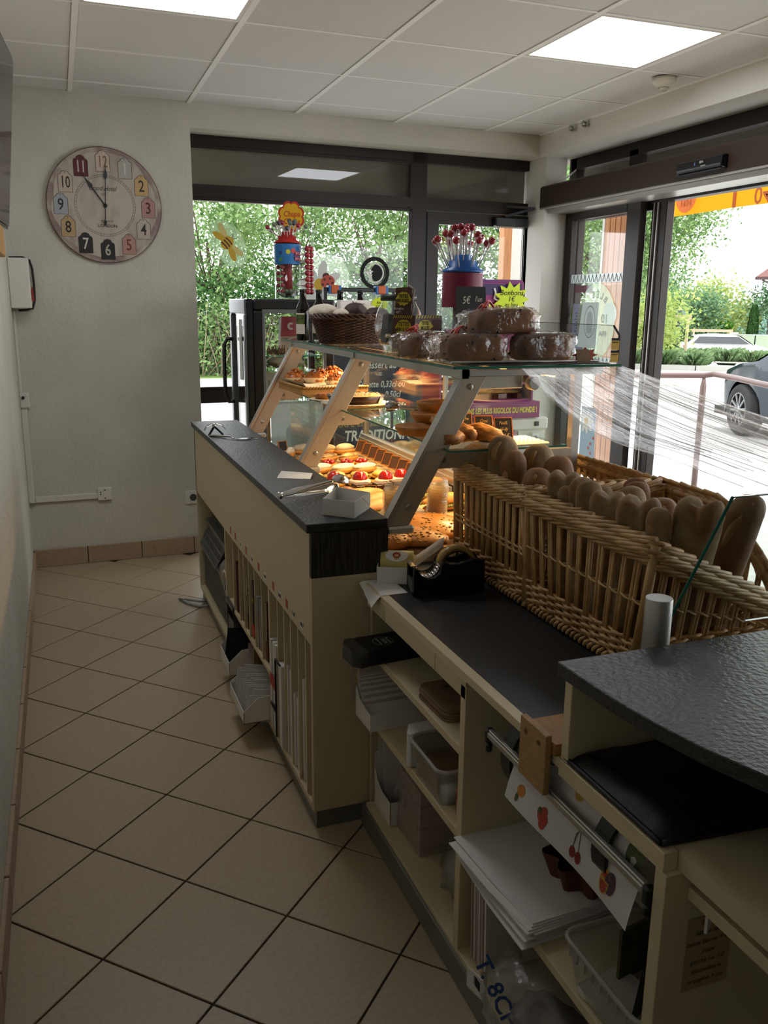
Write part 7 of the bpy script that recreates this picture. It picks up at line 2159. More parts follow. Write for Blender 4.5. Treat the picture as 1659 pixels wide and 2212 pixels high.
text('lettering', '>>>', t, mat('grey_outline', '77736a', 0.7), 0.026, (1.15, 4.7795, 1.07), (1, 0, 0), (0, 0, 1))
t = thing('fridge_cake', 'orange-brown cakes blurred behind the fogged lower fridge glass', 'cake', (1.2, 4.68, 0.6))
obj('cakes', lumpy((1.22, 4.62, 0.76), (0.09, 0.08, 0.05), 3.3, 0.15), m_past, t)
obj('stand', MB().box(1.08, 1.3, 4.56, 4.82, 0.70, 0.712).box(1.17, 1.2, 4.68, 4.7, 0.55, 0.70), m_whitep, t)
# ---------------------------------------------------------------- customer side
t = thing('chalkboard_easel', 'dark chalkboard easel with white handwriting behind the display case', 'chalkboard', (1.75, 4.78, 0))
m_navy = mat('navy_board', '151a26', 0.6, col2='1b2230', ns=20)
obj('board', MB().box(1.42, 2.08, 4.765, 4.785, 0.35, 1.26), m_navy, t)
obj('frame', MB().box(1.40, 1.42, 4.76, 4.79, 0.0, 1.53).box(2.08, 2.10, 4.76, 4.79, 0.0, 1.26), mat('easel_dark', '1d1a18', 0.5), t)
obj('top_bar', MB().box(1.40, 1.86, 4.762, 4.782, 1.522, 1.545), m_black, t, bevel=0.003)
obj('bar_post', MB().box(1.82, 1.835, 4.787, 4.80, 0.9, 1.53), mat('easel_dark', '1d1a18', 0.5), t)
for x in (1.455, 1.735):
 c_ = obj('blue_clamp', MB().box(x - 0.03, x + 0.045, 4.745, 4.80, 1.51, 1.556), mat('clamp_blue', '2a6aa8', 0.45), t, bevel=0.004)
 obj('orange_grip', MB().box(x - 0.018, x + 0.030, 4.742, 4.803, 1.512, 1.5575), mat('clamp_orange', 'c25a22', 0.45), c_, bevel=0.004)
CBX, CBZ = (1, 0, 0), (0, 0, 1)
for s, x, z, sz, m_, shr in (('Dessert au Choix', 1.80, 1.112, 0.062, m_chalk, 0.2), ('=', 1.74, 1.058, 0.05, m_chalk, 0), ('Canette 0,33cl ou', 1.745, 1.0, 0.052, m_chalk, 0.2), ('Pétillante 0,50cl', 1.735, 0.94, 0.052, m_chalk, 0.2),
 ('Votre artisan', 1.60, 0.777, 0.07, mat('gold_letter', '8e8048', 0.7), 0), ('TRADITIONNEL', 1.76, 0.70, 0.085, m_chalk, 0.15), ('boulanger', 1.75, 0.60, 0.07, m_chalk, 0.2)):
 text('lettering', s, t, m_, sz, (x, 4.764, z), CBX, CBZ, shear=shr, sx=0.8, offs=0.0006 if sz < 0.08 else 0.002)
t = thing('candy_display', 'purple cardboard candy display with a printed header behind the case', 'display stand', (1.78, 3.5, 0.95))
m_pur = mat('candy_purple', '5a1a64', 0.5, col2='8a1c60', ns=3)
m_mag = mat('candy_magenta', '8c1c66', 0.5)
obj('base_tray', MB().box(1.53, 2.01, 3.40, 3.65, 0.965, 1.037), m_pur, t, bevel=0.002)
text('lettering', 'LES BONBONS LES PLUS RIGOLOS DU MONDE !', t, mat('candy_letter', 'd8c64a', 0.5), 0.034, (1.77, 3.3992, 1.0), CBX, CBZ, sx=0.62, offs=0.0014)
obj('back_card', MB().prism(rrect(0.34, 0.56, 0.02, 4, 1.865, 1.29), 3.64, 3.646, MXZ), m_pur, t)
obj('header_panel', MB().prism(rrect(0.32, 0.34, 0.02, 4, 1.865, 1.385), 3.632, 3.639, MXZ), m_mag, t)
obj('header_top', MB().box(1.71, 2.02, 3.6305, 3.6315, 1.50, 1.55), mat('header_violet', '2e1850', 0.5), t)
for k in range(7):
 for j in range(9):
  obj('dot_print', MB().prism(circle(0.004, 6, 1.925 + 0.0125 * k, 1.34 + 0.0135 * j), 3.6290, 3.6300, MXZ), mat('dot_pink', 'c08aa8', 0.5), t)
obj('red_star', MB().prism(star(0.03, 0.055, 5, 1.915, 1.42), 3.627, 3.6285, MXZ), mat('star_red2', 'b0281c', 0.5), t)
obj('note_print', MB().tube([(1.875, 3.626, 1.53), (1.882, 3.626, 1.51), (1.875, 3.626, 1.485), (1.895, 3.626, 1.475), (1.91, 3.626, 1.49), (1.90, 3.626, 1.50), (1.89, 3.626, 1.49)], 0.0045, 6), m_paper, t)
text('lettering', 'CANDY', t, mat('candy_letter', 'd8c64a', 0.5), 0.036, (1.862, 3.626, 1.445), CBX, CBZ, offs=0.002)
text('lettering', 'PARTY', t, mat('candy_letter', 'd8c64a', 0.5), 0.04, (1.99, 3.626, 1.345), CBX, CBZ, offs=0.002)
for z in (1.037, 1.11, 1.18):
 obj('tier', MB().box(1.55, 1.99, 3.46, 3.63, z + 0.0005, z + 0.006), m_mag, t)
obj('side_panel', MB().box(1.535, 1.545, 3.45, 3.64, 1.037, 1.26), m_mag, t)
obj('side_panel', MB().prism([(3.45, 1.037), (3.64, 1.037), (3.64, 1.25), (3.55, 1.22), (3.45, 1.10)], 1.992, 2.0, Matrix(((0, 0, 1, 0), (1, 0, 0, 0), (0, 1, 0, 0), (0, 0, 0, 1)))), m_pur, t)
b = MB()
for k in range(70):
 b.cbox((R9.uniform(1.58, 1.96), R9.uniform(3.48, 3.60), R9.choice((1.055, 1.128, 1.198))), (0.035, 0.03, 0.022), rz=R9.random() * 3)
obj('sweets_packs', b, mat('pack_reflection_brown', '4f2c22', 0.35, col2='7d4630', ns=20), t, kind='stuff')  # dark brown of the packs stands in for the pastry reflection in the glass
t = thing('neon_star_price', 'big neon yellow spiky price tag stuck on the purple candy display', 'price tag', (1.83, 3.62, 1.40))
obj('tag', MB().prism([(1.962 + p[0], 1.483 + p[1]) for p in star(0.052, 0.080, 11, 0, 0, 1.15)], 3.618, 3.6195, MXZ), m_neon, t)
for s, dz, sz in (('Bonbons', 0.028, 0.034), ('1€', 0.0, 0.032), ('au lieu', -0.024, 0.026), ('de 2€', -0.046, 0.022)):
 text('lettering', s, t, m_blackm, sz, (1.96, 3.6172, 1.483 + dz), CBX, CBZ, shear=0.2)
t = thing('white_freezer', 'low white freezer under the purple candy display', 'freezer', (1.83, 3.6, 0))
obj('body', MB().box(1.58, 2.06, 3.42, 3.9, 0.0, 0.80), m_whitep, t, bevel=0.01)
obj('lid', MB().box(1.575, 2.065, 3.41, 3.9, 0.905, 0.963), m_whitep, t, bevel=0.008)
obj('upper_body', MB().box(1.58, 2.06, 3.43, 3.9, 0.80, 0.905), m_whitep, t)
obj('dark_window', MB().box(1.70, 2.0, 3.418, 3.421, 0.70, 0.86), mat('freezer_window', '6f7a80', 0.2), t)
obj('switch', MB().box(1.995, 2.012, 3.404, 3.411, 0.925, 0.945), m_black, t)
obj('energy_label', MB().box(1.985, 2.02, 3.413, 3.4165, 0.845, 0.89), m_paper, t)
obj('label_mark', MB().lathe([(0.011, 0), (0.011, 0.001)], 16, frame3((2.003, 3.4125, 0.868), (1, 0, 0), (0, 0, 1))), mat('label_blue', '24406e', 0.5), t)
b = MB()
for k in range(8):
 b.cbox((1.65 + 0.05 * k, 3.44, 0.9655 + 0.001 * k), (0.06, 0.04, 0.001), rz=R9.random())
obj('leaflets', b, m_paper, t, kind='stuff')
# ---------------------------------------------------------------- inside the counter compartments
m_grille = mat('grey_grille', '6a6b66', 0.45, 0.2)
m_dark = mat('grille_dark', '0f0f0e', 0.9)
t = thing('compressor_grille', 'grey louvred compressor housing at the far end of the counter', 'grille', (0.64, 3.8, 0.08))
obj('backing', MB().box(0.66, 0.67, 3.43, 4.165, 0.08, 0.55), m_dark, t)
def slots(name, fn, nu, nv, fu, fv, m):
 """perforated sheet: bars between holes, fn(u, v) -> point"""
 for j in range(nv + 1):
  b = MB()
  v0, v1 = j / nv - (1 - fv) / nv / 2, j / nv + (1 - fv) / nv / 2
  b.grid(lambda u, v: fn(u, v0 + (v1 - v0) * v), 1, 1, smooth=False)
  o = obj(name, b, m, t)
  o.modifiers.new('thick', 'SOLIDIFY').thickness = 0.003
 b = MB()
 for i in range(nu + 1):
  u0, u1 = i / nu - (1 - fu) / nu / 2, i / nu + (1 - fu) / nu / 2
  b.grid(lambda u, v: fn(u0 + (u1 - u0) * u, v), 1, 1, smooth=False)
 o = obj('grille_bars', b, m, t, kind='stuff')
 o.modifiers.new('thick', 'SOLIDIFY').thickness = 0.003
slots('grille_rib', lambda u, v: Vector((0.600, 4.155 - 0.72 * u, 0.09 + 0.20 * v)), 34, 8, 0.55, 0.72, m_grille)
slots('grille_rib', lambda u, v: Vector((0.600 + 0.0 * v, 4.155 - 0.45 * u, 0.30 + 0.11 * v)) + Vector((-0.02 + 0.06 * v, 0, 0)), 20, 4, 0.55, 0.75, m_grille)
slots('grille_rib', lambda u, v: Vector((0.645, 4.155 - 0.72 * u, 0.43 + 0.115 * v)), 34, 4, 0.55, 0.72, m_grille)
obj('ridge', MB().bar((0.592, 4.16, 0.293), (0.592, 3.43, 0.293), 0.012, 0.016).bar((0.625, 4.16, 0.418), (0.625, 3.43, 0.418), 0.03, 0.014), m_grille, t)
obj('control_plate', MB().prism([(3.43, 0.23), (3.62, 0.285), (3.62, 0.34), (3.50, 0.40), (3.43, 0.37)], 0.583, 0.592, Matrix(((0, 0, 1, 0), (1, 0, 0, 0), (0, 1, 0, 0), (0, 0, 0, 1)))), mat('plate_grey', '7d7e79', 0.4), t)
obj('display', MB().prism([(3.445, 0.26), (3.53, 0.285), (3.53, 0.345), (3.49, 0.36), (3.445, 0.34)], 0.580, 0.5835, Matrix(((0, 0, 1, 0), (1, 0, 0, 0), (0, 1, 0, 0), (0, 0, 0, 1)))), m_whitep, t)
obj('display_glass', MB().prism([(3.455, 0.273), (3.52, 0.292), (3.52, 0.335), (3.488, 0.348), (3.455, 0.33)], 0.5785, 0.5805, Matrix(((0, 0, 1, 0), (1, 0, 0, 0), (0, 1, 0, 0), (0, 0, 0, 1)))), m_gblack, t)
t = thing('floor_cable', 'grey cable loop lying on the tiles beside the far end of the counter', 'cable', (0.5, 4.1, 0))
obj('cable', MB().tube([(0.60, 4.02, 0.02), (0.55, 4.05, 0.008), (0.50, 4.12, 0.006), (0.47, 4.20, 0.006), (0.50, 4.17, 0.012), (0.56, 4.10, 0.016), (0.60, 4.07, 0.03)], 0.006, 8), mat('grey_cable', '8a8c8e', 0.5), t)
t = thing('steel_bin', 'dark grey steel pull-out bin pulled slightly out beside the grille', 'bin', (0.66, 3.32, 0.08))
b = MB().box(0.572, 0.76, 3.26, 3.264, 0.08, 0.262).box(0.572, 0.76, 3.40, 3.404, 0.08, 0.262).box(0.575, 0.579, 3.264, 3.40, 0.08, 0.20).box(0.572, 0.76, 3.264, 3.40, 0.08, 0.084)
obj('bin_body', b, mat('steel_grey', '55564f', 0.4, 0.5), t)
obj('lip', MB().box(0.568, 0.580, 3.255, 3.41, 0.255, 0.268), mat('steel_grey', '55564f', 0.4, 0.5), t)
def card_set(name, label, y0, y1, z0, z1, n, m, depth=(0.582, 0.745), group='flat boxes in the counter slots', lean=0.0, cat='flat boxes', jz=0.01, mtop=None):
 t = thing(name, label, cat, ((depth[0] + depth[1]) / 2, (y0 + y1) / 2, z0), group)
 w = (y1 - y0) / n
 for k in range(n):
  y = y0 + w * k
  zz = z1 - jz * ((k * 7) % 4) / 3
  d0 = depth[0] + 0.004 * ((k * 5) % 3)
  o = obj('flat_box', MB().box(d0, depth[1], y + w * 0.12, y + w * 0.88, z0, zz), m, t)
  if mtop:
   obj('printed_end', MB().box(d0 - 0.0008, d0, y + w * 0.14, y + w * 0.86, z0 + (zz - z0) * 0.35, zz), mtop, o)
 return t
m_brickbox = mat('terracotta_card', '5c2a1c', 0.6)
m_zebra = mat('striped_card', '14110f', 0.6, col2='8f806c', ns=34, kind='wave', nd=6, lo=0.45, hi=0.55)
m_zebra2 = mat('striped_card_rose', '3b2622', 0.6, col2='a3816f', ns=40, kind='wave', nd=4, lo=0.45, hi=0.55)
card_set('card_boxes', 'dark red flat card boxes in the first upright slot', 3.145, 3.235, 0.265, 0.475, 4, m_brickbox)
card_set('card_boxes', 'black and cream striped flat boxes, taller, in the second slot', 3.052, 3.122, 0.265, 0.49, 3, m_zebra2, mtop=m_zebra)
card_set('card_boxes', 'zebra striped flat boxes with rose lower halves in the third slot', 2.957, 3.038, 0.265, 0.475, 3, m_zebra2, mtop=m_zebra)
t = card_set('card_boxes', 'black flat boxes with a lime motif and an orange-red dot in the fourth slot', 2.857, 2.942, 0.265, 0.49, 3, mat('dark_choc_card', '1d1512', 0.6, col2='33241c', ns=30))
obj('lime_motif', MB().lathe([(0.010, 0), (0.010, 0.001)], 14, frame3((0.581, 2.9, 0.42), (0, -1, 0), (0, 0, 1))), mat('lime_print', '8a9a1e', 0.6), t)
obj('red_dot', MB().lathe([(0.026, 0), (0.026, 0.001)], 20, frame3((0.580, 2.9, 0.305), (0, -1, 0), (0, 0, 1))), mat('dot_red', 'b83218', 0.6), t)
card_set('card_boxes', 'grey-white flat boxes with dark tops in the fifth slot', 2.745, 2.842, 0.265, 0.46, 4, m_card_g, mtop=mat('card_grey_light', '8f8a82', 0.7))
card_set('card_boxes', 'dark red and black boxes beside the main divider in the sixth slot', 2.625, 2.725, 0.265, 0.48, 3, m_brickbox, mtop=m_zebra)
t = card_set('card_boxes', 'white printed flat boxes with a red band and black print in the first low slot', 2.512, 2.60, 0.08, 0.395, 4, m_card_w, depth=(0.572, 0.74))
obj('red_band', MB().box(0.570, 0.5715, 2.515, 2.598, 0.235, 0.275), mat('band_red2', 'a8301e', 0.6), t)
obj('black_print', MB().prism([(2.515 + 0.083 * k / 10, 0.175 + 0.018 * (k % 2) - 0.002 * k) for k in range(11)] + [(2.515 + 0.083 * (10 - k) / 10, 0.155 + 0.014 * (k % 2)) for k in range(11)], 0.570, 0.5715, Matrix(((0, 0, 1, 0), (1, 0, 0, 0), (0, 1, 0, 0), (0, 0, 0, 1)))), m_blackm, t)
obj('pink_liner', MB().box(0.60, 0.74, 2.59, 2.602, 0.10, 0.42), mat('pink_card', 'a8928a', 0.7), t)
t = card_set('card_boxes', 'black-trimmed white folder boxes in the second low slot', 2.424, 2.498, 0.08, 0.36, 2, m_card_w, depth=(0.568, 0.74))
obj('black_trim', MB().tube([(0.566, 2.497, 0.09), (0.566, 2.497, 0.36), (0.566, 2.43, 0.364)], 0.003, 6), m_blackm, t)
obj('black_boxes', MB().box(0.60, 0.74, 2.43, 2.49, 0.36, 0.395), m_blackm, t)
card_set('card_boxes', 'white flat boxes in the third low slot', 2.343, 2.412, 0.08, 0.385, 4, m_card_w, jz=0.03)
card_set('card_boxes', 'white flat boxes, lower ones, in the fourth low slot', 2.257, 2.33, 0.08, 0.33, 4, m_card_w, jz=0.03)
card_set('card_boxes', 'white flat boxes in the last low slot by the end panel', 2.175, 2.243, 0.08, 0.42, 3, m_card_w, jz=0.03)
def tray_box(name, label, y0, y1, x0, x1, z0, zf, zb_, items, m_item, group):
 """open card tray, low at the aisle side, filled with upright cards"""
 t = thing(name, label, 'box', ((x0 + x1) / 2, (y0 + y1) / 2, z0), group)
 b = MB().box(x0, x1, y0, y1, z0, z0 + 0.002).box(x1 - 0.002, x1, y0, y1, z0, zb_)
 PX = Matrix(((1, 0, 0, 0), (0, 0, 1, 0), (0, 1, 0, 0), (0, 0, 0, 1)))
 for y in (y0, y1 - 0.0016):
  b.prism([(x0, z0), (x1, z0), (x1, zb_), (x0 + 0.05, zb_ - 0.01), (x0, zf)], y, y + 0.0016, PX)
 b.box(x0, x0 + 0.0016, y0, y1, z0, zf)
 obj('tray', b, m_card_w, t)
 n = items
 for k in range(n):
  y = y0 + 0.006 + (y1 - y0 - 0.014) * k / n
  h = (zb_ - z0) * (0.95 + 0.25 * ((k * 13) % 5) / 5)
  M2 = Matrix.Translation((x0 + 0.012 + 0.012 * ((k * 7) % 3), y, z0 + 0.003)) @ Matrix.Rotation(-0.12, 4, 'X') @ Matrix.Rotation(0.15, 4, 'Y')
  obj('card', MB().box(0, 0.14, 0, 0.0022, 0, h, M2), m_item, t)
 return t
tray_box('card_tray', 'white card tray of black sleeves leaning out of the lowest shelf', 3.03, 3.22, 0.51, 0.72, 0.082, 0.135, 0.19, 20, m_blackm, 'card trays on the lowest shelf')
tray_box('card_tray', 'white card tray of cream envelopes jutting into the aisle', 2.63, 2.88, 0.485, 0.72, 0.082, 0.125, 0.18, 26, m_card_w, 'card trays on the lowest shelf')
t = thing('sleeve_pile', 'fanned pile of brown and dark card sleeves on the envelopes', 'card sleeves', (0.65, 2.93, 0.082))
for k in range(14):
 M2 = Matrix.Translation((0.575, 2.905 + 0.005 * k, 0.085)) @ Matrix.Rotation(-0.25 - 0.03 * k, 4, 'X') @ Matrix.Rotation(0.1, 4, 'Y')
 obj('sleeve', MB().box(0, 0.15, 0, 0.002, 0, 0.14, M2), m_env if k % 2 else m_kraft, t)
# price labels along the front panel
PLB = [(3.27, 'r', ''), (3.17, 'r', ''), (3.06, 'w', '5€'), (2.965, 'r', ''), (2.865, 'w', '7x8'), (2.755, 'r', ''), (2.655, 'w', '8x8'), (2.54, 'r', ''), (2.455, 'w', '10x8'), (2.365, 'r', ''), (2.285, 'w', '12x8'), (2.19, 'w', '40x7')]
m_lr = mat('label_red', 'a8483a', 0.6)
ORD = ['farthest', 'second', 'third', 'fourth', 'fifth', 'nearest']
nr = 0
for k, (y, c, s) in enumerate(PLB):
 if c == 'r':
  lb = ORD[nr] + ' plain red sticker on the cream front panel, counted from the window end'
  nr += 1
 else:
  lb = 'white sticker marked ' + s + ' on the cream front panel above the slots'
 t = thing('shelf_label', lb, 'label', (0.5745, y, 0.57), 'stickers along the slot edge')
 obj('sticker', MB().box(0.5742, 0.5748, y - 0.013, y + 0.013, 0.574, 0.602 if c == 'r' else 0.596), m_lr if c == 'r' else m_paper, t)
 if s:
  text('lettering', s, t, m_blackm, 0.019, (0.5738, y, 0.585), (0, -1, 0), (0, 0, 1), sx=0.8)
# ---------------------------------------------------------------- outdoors
def gz(x, y):
 d = math.hypot(x, y)
 return -0.11 if d < 26 else max(-0.11 - (d - 26) * 0.055, -1.45)
m_asphalt = mat('pale_asphalt', 'bab8b4', 0.9, col2='aaa8a4', ns=30, bump=0.2, bs=40)
m_conc = mat('pale_concrete', 'b9b6ae', 0.9, col2='aeaba2', ns=14)
m_stripe = mat('crossing_white', 'd6d5d0', 0.8)
m_kerb = mat('kerb_stone', 'a8a59c', 0.85)
b = MB()
def gfn(u, v):
 a = -0.5 + 2.2 * u
 d = 2.0 + 118 * v ** 1.7
 x, y = d * math.sin(a), d * math.cos(a)
 return (x, y, gz(x, y) - 0.006)
b.grid(gfn, 40, 40)
struct('ground', b, m_asphalt)
b = MB().box(-2, 4.2, 5.3, 6.6, -0.2, -0.03).box(3.3, 4.9, -2, 5.3, -0.2, -0.03)
pavement = struct('pavement', b, m_conc)
struct('lawn', MB().prism([(1.0, 18.6), (12, 17.6), (14, 40), (0, 40)], -0.2, -0.07), mat('lawn_green', '4e6a2a', 0.9, col2='6c8838', ns=3, bump=0.3, bs=20))
struct('path', MB().prism([(1.0, 15.6), (12, 14.6), (12, 17.6), (1.0, 18.6)], -0.2, -0.085), m_conc)
t = thing('zebra_crossing', 'white stripes of a pedestrian crossing on the road outside the door', 'crossing', (6.5, 6.5, -0.11))
for k in range(6):
 c = Vector((5.6 + 0.55 * k, 6.95 - 0.32 * k, -0.112))
 obj('stripe', MB().cbox(c, (0.42, 2.4, 0.006), rz=-0.85), m_stripe, t)
# building parts outside: eave and added sky-blocking box behind the transoms, orange posts, awning
struct('eave_back', MB().box(0.3, 3.3, 5.42, 6.0, 2.10, 2.5), mat('transom_beige', '6f6a5a', 0.9))  # eave whose beige also stands in for the reflection in the transom
struct('sky_block_east', MB().box(3.34, 3.5, 0.2, 5.3, 2.2, 2.5), mat('transom_beige', '6f6a5a', 0.9))  # added box that keeps the bright sky out of the east transom
m_owood = mat('orange_wood', 'b87a44', 0.6, col2='a56a38', ns=6, stretch=(20, 20, 1))
t = thing('orange_post', 'orange wooden building post seen through the back door glass', 'post', (3.34, 6.3, -0.03))
obj('post', MB().box(3.305, 3.375, 6.26, 6.34, -0.03, 2.5), m_owood, t)
obj('white_jamb', MB().box(3.38, 3.47, 6.28, 6.34, -0.03, 2.5), m_plaster_w, t)
obj('dark_jamb', MB().box(3.47, 3.56, 6.28, 6.36, -0.03, 2.5), m_bronze, t)
t = thing('orange_boarding', 'tall orange vertical boards seen through the sliding door leaf', 'boarding', (3.72, 5.36, -0.03))
for k in range(4):
 y = 5.24 + 0.063 * k
 obj('board', MB().box(3.70, 3.73, y, y + 0.058, -0.03, 2.5), m_owood, t, bevel=0.003)
obj('wall', MB().box(3.70, 3.9, 5.495, 5.52, -0.03, 2.5), m_plaster_w, t)
t = thing('awning_valance', 'orange fabric awning edge with reversed numerals above the entrance', 'awning', (4.3, 4.5, 2.1))
m_awn = bpy.data.materials.new('awning_fabric')
m_awn.use_nodes = True
_nt = m_awn.node_tree
_nt.nodes.clear()
_o = _nt.nodes.new('ShaderNodeOutputMaterial')
_d = _nt.nodes.new('ShaderNodeBsdfDiffuse')
_l = _nt.nodes.new('ShaderNodeBsdfTranslucent')
_d.inputs['Color'].default_value = L('e07818')
_l.inputs['Color'].default_value = L('f08a1c')
_m = _nt.nodes.new('ShaderNodeMixShader')
_m.inputs[0].default_value = 0.65
_nt.links.new(_d.outputs[0], _m.inputs[1])
_nt.links.new(_l.outputs[0], _m.inputs[2])
_nt.links.new(_m.outputs[0], _o.inputs[0])
obj('valance', MB().grid(lambda u, v: (4.30 + 0.015 * math.sin(u * 26), 5.66 - 4.2 * u, 2.105 + 0.22 * v), 60, 3), m_awn, t)
m_awnd = mat('awning_print', '9c4a12', 0.8)
text('lettering', '04', t, m_awnd, 0.15, (4.278, 4.62, 2.165), (0, -1, 0), (0, 0, -1), mirror=False, offs=0.002)
obj('round_print', MB().prism([p for p in circle(0.11, 28, 0, 0.01) if p[1] < 0.09], 0, 0.001, frame3((4.278, 5.36, 2.215), (0, -1, 0), (0, 0, 1))), mat('awning_print2', 'b85c18', 0.8), t)
text('lettering', '1924', t, m_awnd, 0.06, (4.274, 5.36, 2.185), (0, -1, 0), (0, 0, -1))
obj('seam', MB().box(4.275, 4.283, 4.86, 4.885, 2.105, 2.32), m_awnd, t)
# entrance handrail
t = thing('handrail', 'brown tubular handrail with a post outside the sliding door', 'railing', (5.1, 6.0, -0.11))
m_rail2 = mat('rail_brown', '6f5a54', 0.4, 0.2)
obj('rail', MB().tube([(4.55, 6.5, 0.875), (4.795, 6.28, 0.878), (5.135, 6.003, 0.892), (5.195, 5.951, 0.907), (5.12, 5.6, 0.90), (5.02, 5.16, 0.885), (4.9, 4.4, 0.86)], 0.024, 12), m_rail2, t)
obj('post', MB().tube([(5.136, 6.002, -0.11), (5.136, 6.002, 0.80), (5.136, 6.002, 0.88)], [0.026, 0.026, 0.012], 12), m_rail2, t)
obj('post', MB().tube([(4.62, 6.44, -0.11), (4.62, 6.44, 0.80), (4.62, 6.44, 0.87)], [0.026, 0.026, 0.012], 12), m_rail2, t)
